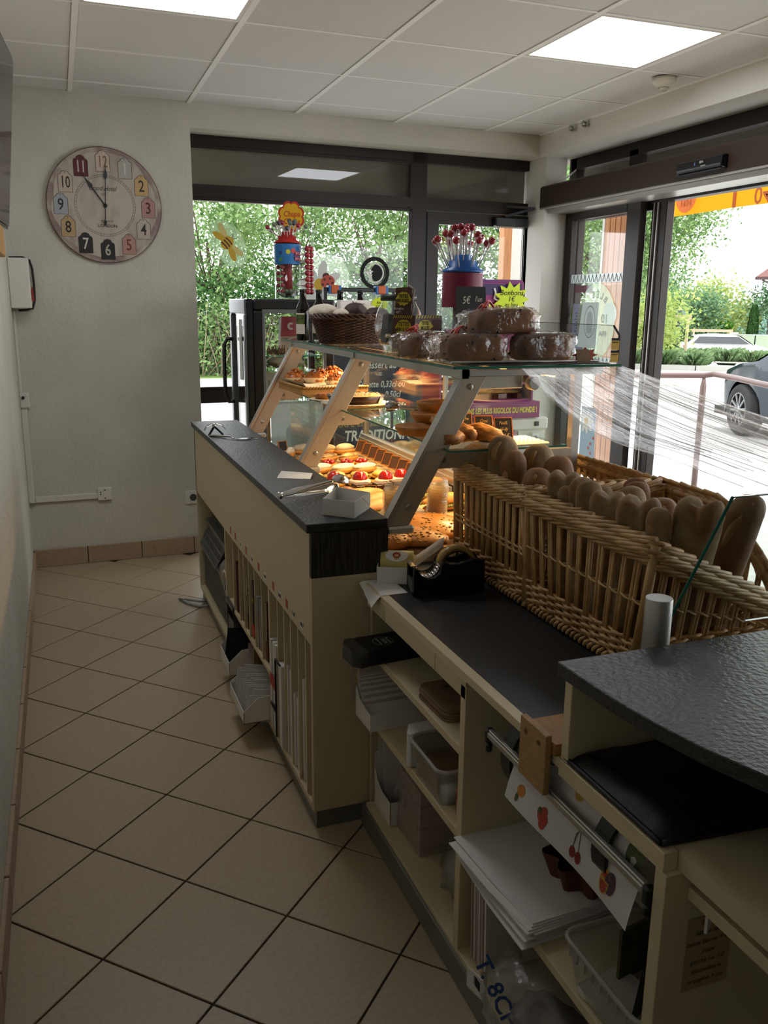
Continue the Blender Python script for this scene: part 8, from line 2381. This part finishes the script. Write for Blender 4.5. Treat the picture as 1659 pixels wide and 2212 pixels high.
# dark car parked outside
m_cardark = mat('car_slate', '1d2a33', 0.18, 0.3, coat=0.8)
m_tyre = mat('tyre', '1a1a1a', 0.75, bump=0.3, bs=40)
m_rimc = mat('alloy', '8f8f92', 0.3, 0.8)
m_carglass = mat('car_glass', '0f1418', 0.05, spec=0.8)
def car(name, label, loc, head, body_m, scale=1.0, steer=0.0, rear_lamp=False):
 """compact hatchback built along +x (front), origin on the ground at the front axle"""
 t = thing(name, label, 'car', (0, 0, 0))
 prof = [(0.62, 0.35), (0.64, 0.55), (0.60, 0.70), (0.45, 0.84), (0.05, 0.95), (-0.28, 1.00), (-0.85, 1.36), (-1.2, 1.45), (-2.1, 1.46), (-2.9, 1.38), (-3.3, 1.05), (-3.42, 0.85), (-3.45, 0.5), (-3.40, 0.28)]
 b = MB()
 n = len(prof)
 secs = []
 for (px, pz) in prof:
  hw = 0.90 if pz < 0.95 else 0.90 - (pz - 0.95) * 0.5
  if px > 0.35:
   hw -= (px - 0.35) * 0.7
  if px < -3.1:
   hw -= (-3.1 - px) * 0.35
  secs.append((px, pz, hw))
 low = 0.24
 # hull as strips across the width
 M = 8
 rows = []
 for (px, pz, hw) in secs:
  rows.append([(px - 0.05 * (abs(j / M * 2 - 1)) ** 3 * (1 if px > 0 else -1), (j / M * 2 - 1) * hw, pz - 0.06 * abs(j / M * 2 - 1) ** 3) for j in range(M + 1)])
 for i in range(n - 1):
  b.add(rows[i] + rows[i + 1], [(j, j + 1, M + 2 + j, M + 1 + j) for j in range(M)], True)
 for s, j in ((-1, 0), (1, M)):
  top = [rows[i][j] for i in range(n)]
  bot = []
  for (px, py, pz) in top:
   w = 0.36
   zz = low
   for ax in (0.0, -2.6):
    if abs(px - ax) < w:
     zz = max(zz, 0.31 + math.sqrt(w * w - (px - ax) ** 2))
   bot.append((px, s * 0.86, min(zz, pz - 0.02)))
 # fine side skin
  xs = [0.62 - 4.04 * k / 80 for k in range(81)]
  tp, mid, bt = [], [], []
  for x in xs:
   for i in range(n - 1):
    if min(prof[i][0], prof[i + 1][0]) <= x <= max(prof[i][0], prof[i + 1][0]) and prof[i][0] != prof[i + 1][0]:
     f = (x - prof[i][0]) / (prof[i + 1][0] - prof[i][0])
     z = prof[i][1] + f * (prof[i + 1][1] - prof[i][1]) - 0.06
     hw = secs[i][2] + f * (secs[i + 1][2] - secs[i][2])
   zz = low
   for ax in (0.0, -2.6):
    if abs(x - ax) < 0.37:
     zz = max(zz, 0.31 + math.sqrt(0.37 ** 2 - (x - ax) ** 2))
   hm = min(hw, 0.90) + 0.02
   tp.append((x, s * hw, z))
   mid.append((x, s * (hm if x < 0.5 else hw), min(z - 0.01, max(zz + 0.02, 0.62))))
   bt.append((x, s * (hm - 0.03 if x < 0.5 else hw), min(zz, z - 0.02)))
  k = len(xs)
  b.add(tp + mid + bt, [(i, i + 1, k + i + 1, k + i) for i in range(k - 1)] + [(k + i, k + i + 1, 2 * k + i + 1, 2 * k + i) for i in range(k - 1)], True)
 obj('body', b, body_m, t)
 for s in (-1, 1):
  W = [(-0.45, 1.0), (-0.95, 1.33), (-2.75, 1.33), (-3.05, 1.02)]
  obj('side_window', MB().add([(p[0], s * (0.905 - (p[1] - 0.95) * 0.5 + 0.012), p[1]) for p in W], [(0, 1, 2, 3)]), m_carglass, t)
 obj('windscreen', MB().add([(-0.30, -0.70, 1.015), (-0.30, 0.70, 1.015), (-0.84, 0.60, 1.375), (-0.84, -0.60, 1.375)], [(0, 1, 2, 3)]), m_carglass, t)
 obj('rear_window', MB().add([(-2.96, -0.62, 1.36), (-2.96, 0.62, 1.36), (-3.33, 0.68, 1.06), (-3.33, -0.68, 1.06)], [(0, 1, 2, 3)]), m_carglass, t)
 for s in (-1, 1):
  obj('headlamp', MB().cbox((0.44, s * 0.68, 0.70), (0.26, 0.22, 0.12), rz=s * -0.4), mat('lamp_glass', '9aa2a6', 0.1), t)
  obj('tail_lamp', MB().cbox((-3.40, s * 0.66, 0.86), (0.10, 0.34, 0.12)), mat('tail_red', '6a1414', 0.2), t)
 obj('underside', MB().box(-3.3, 0.7, -0.8, 0.8, 0.2, 0.3), m_blackm, t)
 for ax in (0.0, -2.6):
  for s in (-1, 1):
   Mw = Matrix.Translation((ax, s * 0.80, 0.32)) @ Matrix.Rotation(steer if ax == 0 else 0, 4, 'Z') @ Matrix.Rotation(PI / 2 * -s, 4, 'X')
   w = obj('wheel', MB().lathe([(0.20, -0.11), (0.30, -0.11), (0.32, -0.085), (0.32, 0.075), (0.30, 0.10), (0.215, 0.10), (0.20, 0.06)], 36, Mw, caps=False), m_tyre, t)
   obj('rim', MB().lathe([(0.205, 0.085), (0.215, 0.098), (0.205, 0.10), (0.19, 0.05), (0.19, 0.03), (0.001, 0.03)], 36, Mw, caps=False), m_rimc if False else m_blackm, w)
   b2 = MB()
   for q in range(10):
    a = 2 * PI * q / 10
    b2.bar(Mw @ Vector((0.02 * math.cos(a), 0.02 * math.sin(a), 0.085)), Mw @ Vector((0.20 * math.cos(a + 0.12), 0.20 * math.sin(a + 0.12), 0.09)), 0.030, 0.02, Mw.to_3x3() @ Vector((0, 0, 1)))
   b2.lathe([(0.05, 0.08), (0.05, 0.10), (0.02, 0.105)], 14, Mw)
   for q in range(30):
    a0, a1 = 2 * PI * q / 30, 2 * PI * (q + 1) / 30
    b2.add([Mw @ Vector((math.cos(a) * r, math.sin(a) * r, 0.1)) for a, r in ((a0, 0.197), (a0, 0.213), (a1, 0.213), (a1, 0.197))], [(0, 1, 2, 3)])
   obj('alloy_spokes', b2, m_rimc, w)
 t.location = loc
 t.rotation_euler = (0, 0, head)
 t.scale = (scale,) * 3
 return t
c = car('car', 'dark slate parked car showing its front wheel at the right rim of the photo', (8.85, 8.48, -0.11), math.radians(80), m_cardark, 1.0, -0.12)
c2 = car('car', 'white parked hatchback behind the grasses across the road', (31.4, 33.4, -1.2), math.radians(-28), mat('car_white', 'd4d6d4', 0.25, coat=0.5))
# signs, frames, kerbs, gate, house
t = thing('road_sign', 'round road sign seen from behind on a dark green pole', 'road sign', (22.58, 28.04, -0.66))
m_pole = mat('pole_green', '1e3a30', 0.5)
obj('pole', MB().tube([(22.60, 28.02, -0.7), (22.565, 28.05, 1.36)], 0.055, 10), m_pole, t)
SF = frame3((22.56, 28.10, 1.10), (0.78, -0.62, 0), (0, 0, 1))
obj('disc', MB().lathe([(0.275, -0.012), (0.285, 0.0), (0.275, 0.012)], 32, SF), mat('sign_back', '6f7f7c', 0.5, 0.3), t)
obj('clamp', MB().box(-0.12, 0.12, 0.10, 0.125, 0.012, 0.06, SF).box(-0.12, 0.12, -0.16, -0.135, 0.012, 0.06, SF), mat('clamp_dark', '2a3a38', 0.5), t)
m_stake = mat('pale_stake', 'a8987c', 0.8)
def stake_frame(label, x, y, w, h):
 z = gz(x, y)
 t = thing('stake_frame', label, 'tree support', (x, y, z), 'wooden tree supports')
 dx, dy = 0.77 * w / 2, -0.64 * w / 2
 for s in (-1, 1):
  obj('stake', MB().tube([(x + s * dx, y + s * dy, z), (x + s * dx, y + s * dy, z + h)], 0.05, 8), m_stake, t)
 obj('cross_bar', MB().bar((x - dx * 1.15, y - dy * 1.15, z + h - 0.05), (x + dx * 1.15, y + dy * 1.15, z + h - 0.05), 0.06, 0.14), m_stake, t)
stake_frame('pale wooden tree support frame left of the round sign', 18.6, 23.9, 1.5, 1.55)
stake_frame('pale wooden tree support frame behind the white car', 32.4, 37.6, 1.8, 1.75)
for i, (P, lb) in enumerate((([(13.0, 20.2), (16.2, 17.9), (16.05, 17.65), (12.85, 19.9)], 'kerb edge below the nearest ornamental grasses'),
 ([(19.8, 25.0), (24.4, 21.4), (24.2, 21.1), (19.6, 24.7)], 'kerb edge below the farther ornamental grasses'))):
 t = thing('kerb', lb, 'kerb', (sum(p[0] for p in P) / 4, sum(p[1] for p in P) / 4, -0.2))
 for k in range(4):
  a, c_ = Vector(P[0]), Vector(P[1])
  d = Vector(P[3]) - a
  p0, p1 = a + (c_ - a) * (k / 4 + 0.004), a + (c_ - a) * ((k + 1) / 4 - 0.004)
  obj('kerb_stone', MB().prism([tuple(p1), tuple(p0), tuple(p0 + d), tuple(p1 + d)], -0.35, gz(a.x, a.y) + 0.12), m_kerb, t)
t = thing('gate', 'pale green panelled gate with white pillars across the road', 'gate', (35.4, 38.1, -1.45))
DV = Vector((0.72, -0.69, 0))
g0 = Vector((33.95, 39.4, -1.45))
m_pil = mat('pillar_white', 'c9c8be', 0.7)
for k in (0.0, 1.15):
 p = g0 + DV * k
 obj('pillar', MB().cbox(p + Vector((0, 0, 0.72)), (0.32, 0.32, 1.6), rz=-0.76), m_pil, t)
 obj('pillar_cap', MB().cbox(p + Vector((0, 0, 1.57)), (0.46, 0.46, 0.10), rz=-0.76), m_pil, t)
for k in range(5):
 obj('gate_panel', MB().cbox(g0 + DV * (1.75 + 1.0 * k) + Vector((0, 0, 0.95)), (0.94, 0.04, 1.05), rz=-0.76), mat('gate_panel', '9aa68c', 0.5), t)
obj('gate_rail', MB().bar(g0 + DV * 1.3 + Vector((0, 0, 1.5)), g0 + DV * 6.2 + Vector((0, 0, 1.5)), 0.06, 0.06).bar(g0 + DV * 1.3 + Vector((0, 0, 0.4)), g0 + DV * 6.2 + Vector((0, 0, 0.4)), 0.06, 0.06), mat('gate_frame', 'a9aca6', 0.5), t)
b = MB()
for k in range(7):
 b.bar(g0 + DV * (0.22 + 0.12 * k) + Vector((0, 0, 0.3)), g0 + DV * (0.22 + 0.12 * k) + Vector((0, 0, 1.25)), 0.025, 0.025, (1, 0, 0))
obj('iron_bars', b, m_black, t, kind='stuff')
t = thing('white_house', 'white house with a reddish overhanging roof at the far right', 'house', (40, 36.6, -1.45))
hx, hy = 37.3, 38.9
obj('wall', MB().prism([(hx, hy), (hx + 5, hy - 5.5), (hx + 9, hy - 2), (hx + 4, hy + 4)], -1.5, 3.4), mat('house_white', 'bfc0bc', 0.9), t)
obj('roof', MB().add([(hx - 0.9, hy + 0.3, 3.15), (hx + 5, hy - 6.6, 3.15), (hx + 7, hy - 2, 6.0), (hx + 4.5, hy + 1.0, 6.0), (hx + 3.5, hy + 4.8, 3.15)], [(0, 1, 2, 3), (0, 3, 4)]), mat('roof_red', '6e4640', 0.8), t)
obj('roof_edge', MB().bar((hx - 0.9, hy + 0.3, 3.08), (hx + 5, hy - 6.6, 3.08), 0.3, 0.16), mat('roof_dark', '4f3836', 0.8), t)
obj('down_pipe', MB().tube([(hx - 0.5, hy + 0.2, 3.0), (hx - 0.05, hy - 0.15, 2.7), (hx - 0.05, hy - 0.15, -1.4)], 0.06, 8), mat('pipe_grey', '8a8682', 0.6), t)
# ---------------------------------------------------------------- plants
def leafmat(name, c1, c2, tr=0.45):
 m = bpy.data.materials.new(name)
 m.use_nodes = True
 nt = m.node_tree
 nt.nodes.clear()
 o = nt.nodes.new('ShaderNodeOutputMaterial')
 g = nt.nodes.new('ShaderNodeNewGeometry')
 r = nt.nodes.new('ShaderNodeValToRGB')
 r.color_ramp.elements[0].color = L(c1)
 r.color_ramp.elements[1].color = L(c2)
 nt.links.new(g.outputs['Random Per Island'], r.inputs['Fac'])
 d = nt.nodes.new('ShaderNodeBsdfDiffuse')
 tl = nt.nodes.new('ShaderNodeBsdfTranslucent')
 nt.links.new(r.outputs['Color'], d.inputs['Color'])
 nt.links.new(r.outputs['Color'], tl.inputs['Color'])
 mx = nt.nodes.new('ShaderNodeMixShader')
 mx.inputs[0].default_value = tr
 nt.links.new(d.outputs[0], mx.inputs[1])
 nt.links.new(tl.outputs[0], mx.inputs[2])
 nt.links.new(mx.outputs[0], o.inputs[0])
 MATS[name] = m
 return m
m_leaf = leafmat('leaf_mid', '4a6a38', '9ab478')
m_leafd = leafmat('leaf_dark', '22401f', '557a45')
m_leafy = leafmat('leaf_yellow', '85994a', 'b9c47c')
m_leafg = leafmat('leaf_grey', '4a6a4a', '86a47c')
m_grass = leafmat('grass_blade', '5f7f50', 'a3b98a', 0.3)
m_bark = mat('bark', '5a4c3c', 0.9, col2='463a2e', ns=20)
m_twig = mat('dry_twig', '8a7c66', 0.9)
RT = random.Random(31)
def leaves(b, n, fn, s, droop=0.0):
 for _ in range(n):
  p = fn()
  d = Vector((RT.gauss(0, 1), RT.gauss(0, 1), RT.gauss(0, 0.8) - droop)).normalized()
  q = d.cross(Vector((RT.gauss(0, 1), RT.gauss(0, 1), RT.gauss(0, 1)))).normalized()
  a = s * RT.uniform(0.7, 1.3)
  b.add([p, p + d * a * 0.5 + q * a * 0.24, p + d * a, p + d * a * 0.5 - q * a * 0.24], [(0, 1, 2, 3)])
def clump_fn(r, seed, clusters=26, tight=0.2, base=0.25):
 cs = []
 for _ in range(clusters):
  while True:
   v = Vector((RT.uniform(-1, 1), RT.uniform(-1, 1), RT.uniform(-1, 1)))
   if 0.35 < v.length < 1:
    break
  cs.append(Vector((v.x * r[0], v.y * r[1], v.z * r[2])))
 def f():
  c_ = RT.choice(cs)
  t_ = tight * min(r)
  return c_ + Vector((RT.gauss(0, t_ * 1.2), RT.gauss(0, t_ * 1.2), RT.gauss(0, t_)))
 return f, cs
def make_tree(name, label, cat, H, crown, cz, n, s, lm, trunk=0.07, clusters=26, tight=0.25, group=None, droop=0.3, twigs=0):
 t = thing(name, label, cat, (0, 0, 0), group)
 b = MB()
 f, cs = clump_fn(crown, 0, clusters, tight)
 leaves(b, n, lambda: f() + Vector((0, 0, cz)), s, droop)
 obj('foliage', b, lm, t, kind='stuff')
 b = MB().tube([(0, 0, 0), (0.03 * H, 0.02 * H, cz * 0.55), (0, 0, cz)], [trunk, trunk * 0.8, trunk * 0.5], 8)
 for c_ in cs[:16]:
  b.tube([(0.01, 0.01, cz * 0.6), Vector((c_.x * 0.5, c_.y * 0.5, cz * 0.8 + c_.z * 0.3)), c_ + Vector((0, 0, cz))], [trunk * 0.4, trunk * 0.25, 0.006], 5)
 for _ in range(twigs):
  a = RT.uniform(0, 2 * PI)
  p0 = Vector((crown[0] * 0.6 * math.cos(a), crown[1] * 0.6 * math.sin(a), RT.uniform(0.1, cz)))
  d = Vector((RT.gauss(0, 0.5), RT.gauss(0, 0.5), RT.uniform(0.3, 1.2)))
  b.tube([p0, p0 + d * 0.5 + Vector((0.05, 0, 0)), p0 + d * RT.uniform(0.8, 1.3)], [0.014, 0.010, 0.004], 4)
 obj('trunk', b, m_bark, t)
 return t
def place(proto, first, x, y, rz, s, label, group=None):
 if first:
  proto.location = (x, y, gz(x, y) - 0.02)
  proto.rotation_euler = (0, 0, rz)
  proto.scale = (s, s, s) if not isinstance(s, tuple) else s
  proto['label'] = label
  return proto
 return dup(proto, (x, y, gz(x, y) - 0.02), rz, label, group, s)
# hedge of shrubs and light trees behind the back window
bush = make_tree('dark_bush', '', 'bush', 2.2, (1.25, 1.0, 1.0), 1.05, 6000, 0.11, m_leafd, 0.05, 40, 0.30, 'dark bushes behind the back window', 0.2, 30)
for i, (x, y, rz, s) in enumerate(((3.0, 20.3, 0.2, 1.0), (4.6, 20.2, 1.4, 1.05), (6.2, 20.0, 2.6, 0.95), (7.9, 19.8, 3.9, 1.05), (9.6, 19.5, 5.0, 1.0), (11.4, 19.2, 0.9, 1.1))):
 place(bush, i == 0, x, y, rz, s, ['dark bush at the left end of the hedge, beside the white wall edge', 'dark bush below the bee sticker', 'dark bush behind the red-lidded jar', 'dark bush behind the ladybird sticker', 'dark bush behind the round logo sticker',
 'dark bush seen through the back door glass'][i], 'dark bushes behind the back window')
tree = make_tree('young_tree', '', 'tree', 5, (1.6, 1.4, 1.7), 3.0, 3600, 0.13, m_leaf, 0.07, 40, 0.18, 'light trees behind the back window', 0.5)
for i, (x, y, rz, s) in enumerate(((3.5, 21.8, 0.4, 1.0), (5.6, 22.2, 1.9, 1.0), (7.6, 20.8, 3.0, 1.1), (9.4, 20.4, 4.2, 1.18), (11.2, 20.2, 5.4, 1.2), (13.2, 19.6, 0.6, 1.25), (4.3, 24.5, 2.2, 0.95), (8.4, 23.6, 0.2, 1.0))):
 place(tree, i == 0, x, y, rz, s, ['light green tree at the left edge of the back window', 'light green tree between the bee and the red-lidded jar', 'light green tree right of the flower-shaped sign', 'light green tree above the round logo sticker',
 'light green tree beside the window mullion', 'light green tree seen through the back door glass', 'farther light tree behind the bee sticker', 'farther light tree right of the red-lidded jar'][i], 'light trees behind the back window')
low = make_tree('leafy_shrub', '', 'shrub', 1.2, (0.9, 0.7, 0.7), 0.75, 3000, 0.10, m_leaf, 0.03, 26, 0.3, 'green shrubs in front of the hedge', 0.2, 24)
for i, (x, y, rz, s) in enumerate(((3.4, 19.2, 0.0, 1.0), (5.2, 19.3, 1.2, 1.1), (7.2, 19.0, 2.2, 1.0), (9.0, 18.8, 3.3, 1.1), (10.6, 18.6, 4.4, 1.0))):
 place(low, i == 0, x, y, rz, s, ['low green shrub above the pale path, left of the fridge handle', 'low green shrub behind the fridge top', 'low green shrub behind the beer bottles', 'low green shrub behind the candy carton', 'low green shrub behind the blue-lidded jar'][i], 'green shrubs in front of the hedge')
t = thing('bare_branches', 'tangle of pale bare branches in front of the hedge at the left', 'branches', (3.3, 18.9, -0.1))
for _ in range(46):
 p = Vector((RT.uniform(2.7, 4.4), RT.uniform(18.6, 19.2), -0.09))
 d = Vector((RT.gauss(0.15, 0.4), RT.gauss(0, 0.2), RT.uniform(0.7, 1.7)))
 obj('branch', MB().tube([p, p + d * 0.5 + Vector((RT.gauss(0, .06), 0, 0)), p + d], [0.013, 0.010, 0.004], 5), m_twig, t)
# right side: overhanging tree, far trees, hedge, grasses
big = make_tree('overhanging_tree', 'big leafy tree hanging into view above the road sign', 'tree', 6, (1.6, 1.6, 1.05), 3.05, 24000, 0.075, m_leaf, 0.16, 60, 0.2, None, 0.6)
place(big, True, 9.15, 13.2, 0.3, 1.0, 'big leafy tree hanging into view beside the sliding door frame')
yel = make_tree('yellow_tree', '', 'tree', 4, (1.5, 1.5, 1.5), 2.0, 3600, 0.20, m_leafy, 0.08, 40, 0.25, 'yellow-green trees across the road', 0.2)
for i, (x, y, rz, s) in enumerate(((16.9, 22.6, 0, (0.75, 0.75, 0.62)), (19.8, 27.5, 1.2, (0.9, 0.9, 0.72)), (34.3, 41.0, 2.1, (1.3, 1.3, 1.12)), (36.6, 42.0, 2.1, (1.4, 1.4, 1.3)))):
 place(yel, i == 0, x, y, rz, s, ['yellow-green shrub tree at the door frame edge, left of the round sign', 'yellow-green tree just left of the round sign', 'yellow-green tree behind the white gate pillars', 'yellow-green tree in front of the white house'][i], 'yellow-green trees across the road')
gry = make_tree('grey_green_tree', '', 'tree', 4, (1.7, 1.7, 1.25), 2.55, 4200, 0.2, m_leafg, 0.12, 44, 0.24, 'grey-green trees across the road', 0.2)
for i, (x, y, rz, s) in enumerate(((32.6, 39.6, 0.4, 1.0), (37.9, 38.0, 1.9, 1.15), (33.5, 44.5, 2.4, 1.3))):
 place(gry, i == 0, x, y, rz, s, ['round grey-green tree between the road sign and the gate', 'grey-green tree at the right rim before the white house', 'hazy grey-green tree farther behind the hedge'][i], 'grey-green trees across the road')
hb = MB()
for k in range(7000):
 u, v, w = RT.random(), RT.random(), RT.random()
 p = Vector((31.6, 41.6, 0)) + Vector((0.77, -0.64, 0)) * (4.2 * u) + Vector((0.64, 0.77, 0)) * (1.2 * w)
 z = -1.4 + 1.95 * v
 if RT.random() < 0.5:
  z = 0.55
 p.z = z
 d = Vector((RT.gauss(0, 1), RT.gauss(0, 1), RT.gauss(0, 1))).normalized()
 q = d.cross(Vector((0.3, 0.5, RT.random()))).normalized()
 hb.add([p, p + d * 0.10 + q * 0.05, p + d * 0.2, p + d * 0.10 - q * 0.05], [(0, 1, 2, 3)])
t = thing('clipped_hedge', 'long clipped bright green hedge across the road', 'hedge', (33.2, 40.4, -1.45))
obj('foliage', hb, leafmat('hedge_leaf', '2f6a1c', '5f9a34'), t, kind='stuff')
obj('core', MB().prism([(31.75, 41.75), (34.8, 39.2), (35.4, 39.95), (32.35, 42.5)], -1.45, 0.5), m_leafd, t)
t = thing('cypress', 'narrow dark green columnar cypress beside the white house', 'tree', (35.6, 38.4, -1.45))
b = MB()
for k in range(2600):
 v = RT.random()
 r = 0.34 * (1 - v) ** 0.35 * (0.6 + 0.4 * min(1, v * 6))
 a = RT.uniform(0, 2 * PI)
 p = Vector((35.75 + r * math.cos(a), 38.3 + r * math.sin(a), -1.4 + 2.95 * v))
 d = Vector((math.cos(a) * 0.4, math.sin(a) * 0.4, 1)).normalized()
 q = Vector((-math.sin(a), math.cos(a), 0))
 b.add([p, p + d * 0.09 + q * 0.04, p + d * 0.18, p + d * 0.09 - q * 0.04], [(0, 1, 2, 3)])
obj('foliage', b, m_leafd, t, kind='stuff')
def grass_clump():
 t = thing('ornamental_grass', '', 'grass clump', (0, 0, 0), 'clumps of ornamental grass by the road')
 b = MB()
 for _ in range(850):
  a, r = RT.uniform(0, 2 * PI), 0.28 * RT.random() ** 0.5
  p = Vector((r * math.cos(a), r * math.sin(a), 0))
  a2 = a + RT.gauss(0, 0.5)
  o = Vector((math.cos(a2), math.sin(a2), 0))
  h = RT.uniform(0.45, 0.75)
  sp = RT.uniform(0.12, 0.55)
  s_ = Vector((-o.y, o.x, 0)) * 0.006
  p1, p2 = p + o * sp * 0.35 + Vector((0, 0, h * 0.75)), p + o * sp + Vector((0, 0, h * RT.uniform(0.7, 1.0)))
  b.add([p - s_, p + s_, p1 + s_ * 0.8, p2, p1 - s_ * 0.8], [(0, 1, 2, 3, 4)])
 obj('blades', b, m_grass, t, kind='stuff')
 return t
gc = grass_clump()
GP = [(x, y, s * 0.72) for x, y, s in [(14.3, 19.6, 1.0), (14.9, 19.1, 1.05), (15.5, 18.6, 1.0), (14.0, 20.3, 0.95), (15.0, 19.9, 0.95), (15.7, 19.2, 1.0),
 (20.9, 24.6, 1.15), (21.5, 24.1, 1.25), (22.1, 23.6, 1.15), (22.7, 23.1, 1.1), (23.2, 22.6, 1.0), (21.0, 25.4, 1.2), (22.0, 24.6, 1.2), (25.5, 24.6, 1.2), (26.4, 24.2, 1.2), (19.2, 25.6, 1.1), (18.4, 26.0, 1.1)]]
GN = ['first clump of the nearest grass row, at the door frame', 'second clump of the nearest grass row from the door frame', 'right end clump of the nearest grass row', 'back left clump of the nearest grass bed', 'back middle clump of the nearest grass bed', 'back right clump of the nearest grass bed',
 'left end clump of the grass row below the white car', 'second clump of the grass row below the white car', 'third clump of the grass row below the white car', 'fourth clump of the grass row below the white car', 'right end clump of the grass row below the white car',
 'back left clump just below the white car', 'back right clump just below the white car', 'grass clump at the right rim below the gate', 'rightmost grass clump below the gate', 'grass clump behind the road sign pole', 'grass clump left of the road sign pole']
for i, (x, y, s) in enumerate(GP):
 place(gc, i == 0, x, y, i * 1.3, s, GN[i], 'clumps of ornamental grass by the road')
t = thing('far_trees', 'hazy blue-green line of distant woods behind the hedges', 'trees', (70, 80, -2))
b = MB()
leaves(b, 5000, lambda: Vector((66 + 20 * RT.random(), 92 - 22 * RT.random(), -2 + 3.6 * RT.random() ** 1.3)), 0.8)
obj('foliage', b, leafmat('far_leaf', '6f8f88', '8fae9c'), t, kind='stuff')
# ---------------------------------------------------------------- lettering becomes mesh
for o in [o for o in COL.objects if o.type == 'FONT']:
 me = bpy.data.meshes.new_from_object(o)
 n = bpy.data.objects.new(o.name, me)
 n.name = o.name
 COL.objects.link(n)
 n.parent = o.parent
 n.matrix_basis = o.matrix_basis.copy()
 nm = o.name
 cu = o.data
 bpy.data.objects.remove(o)
 bpy.data.curves.remove(cu)
 n.name = nm.split('.')[0]
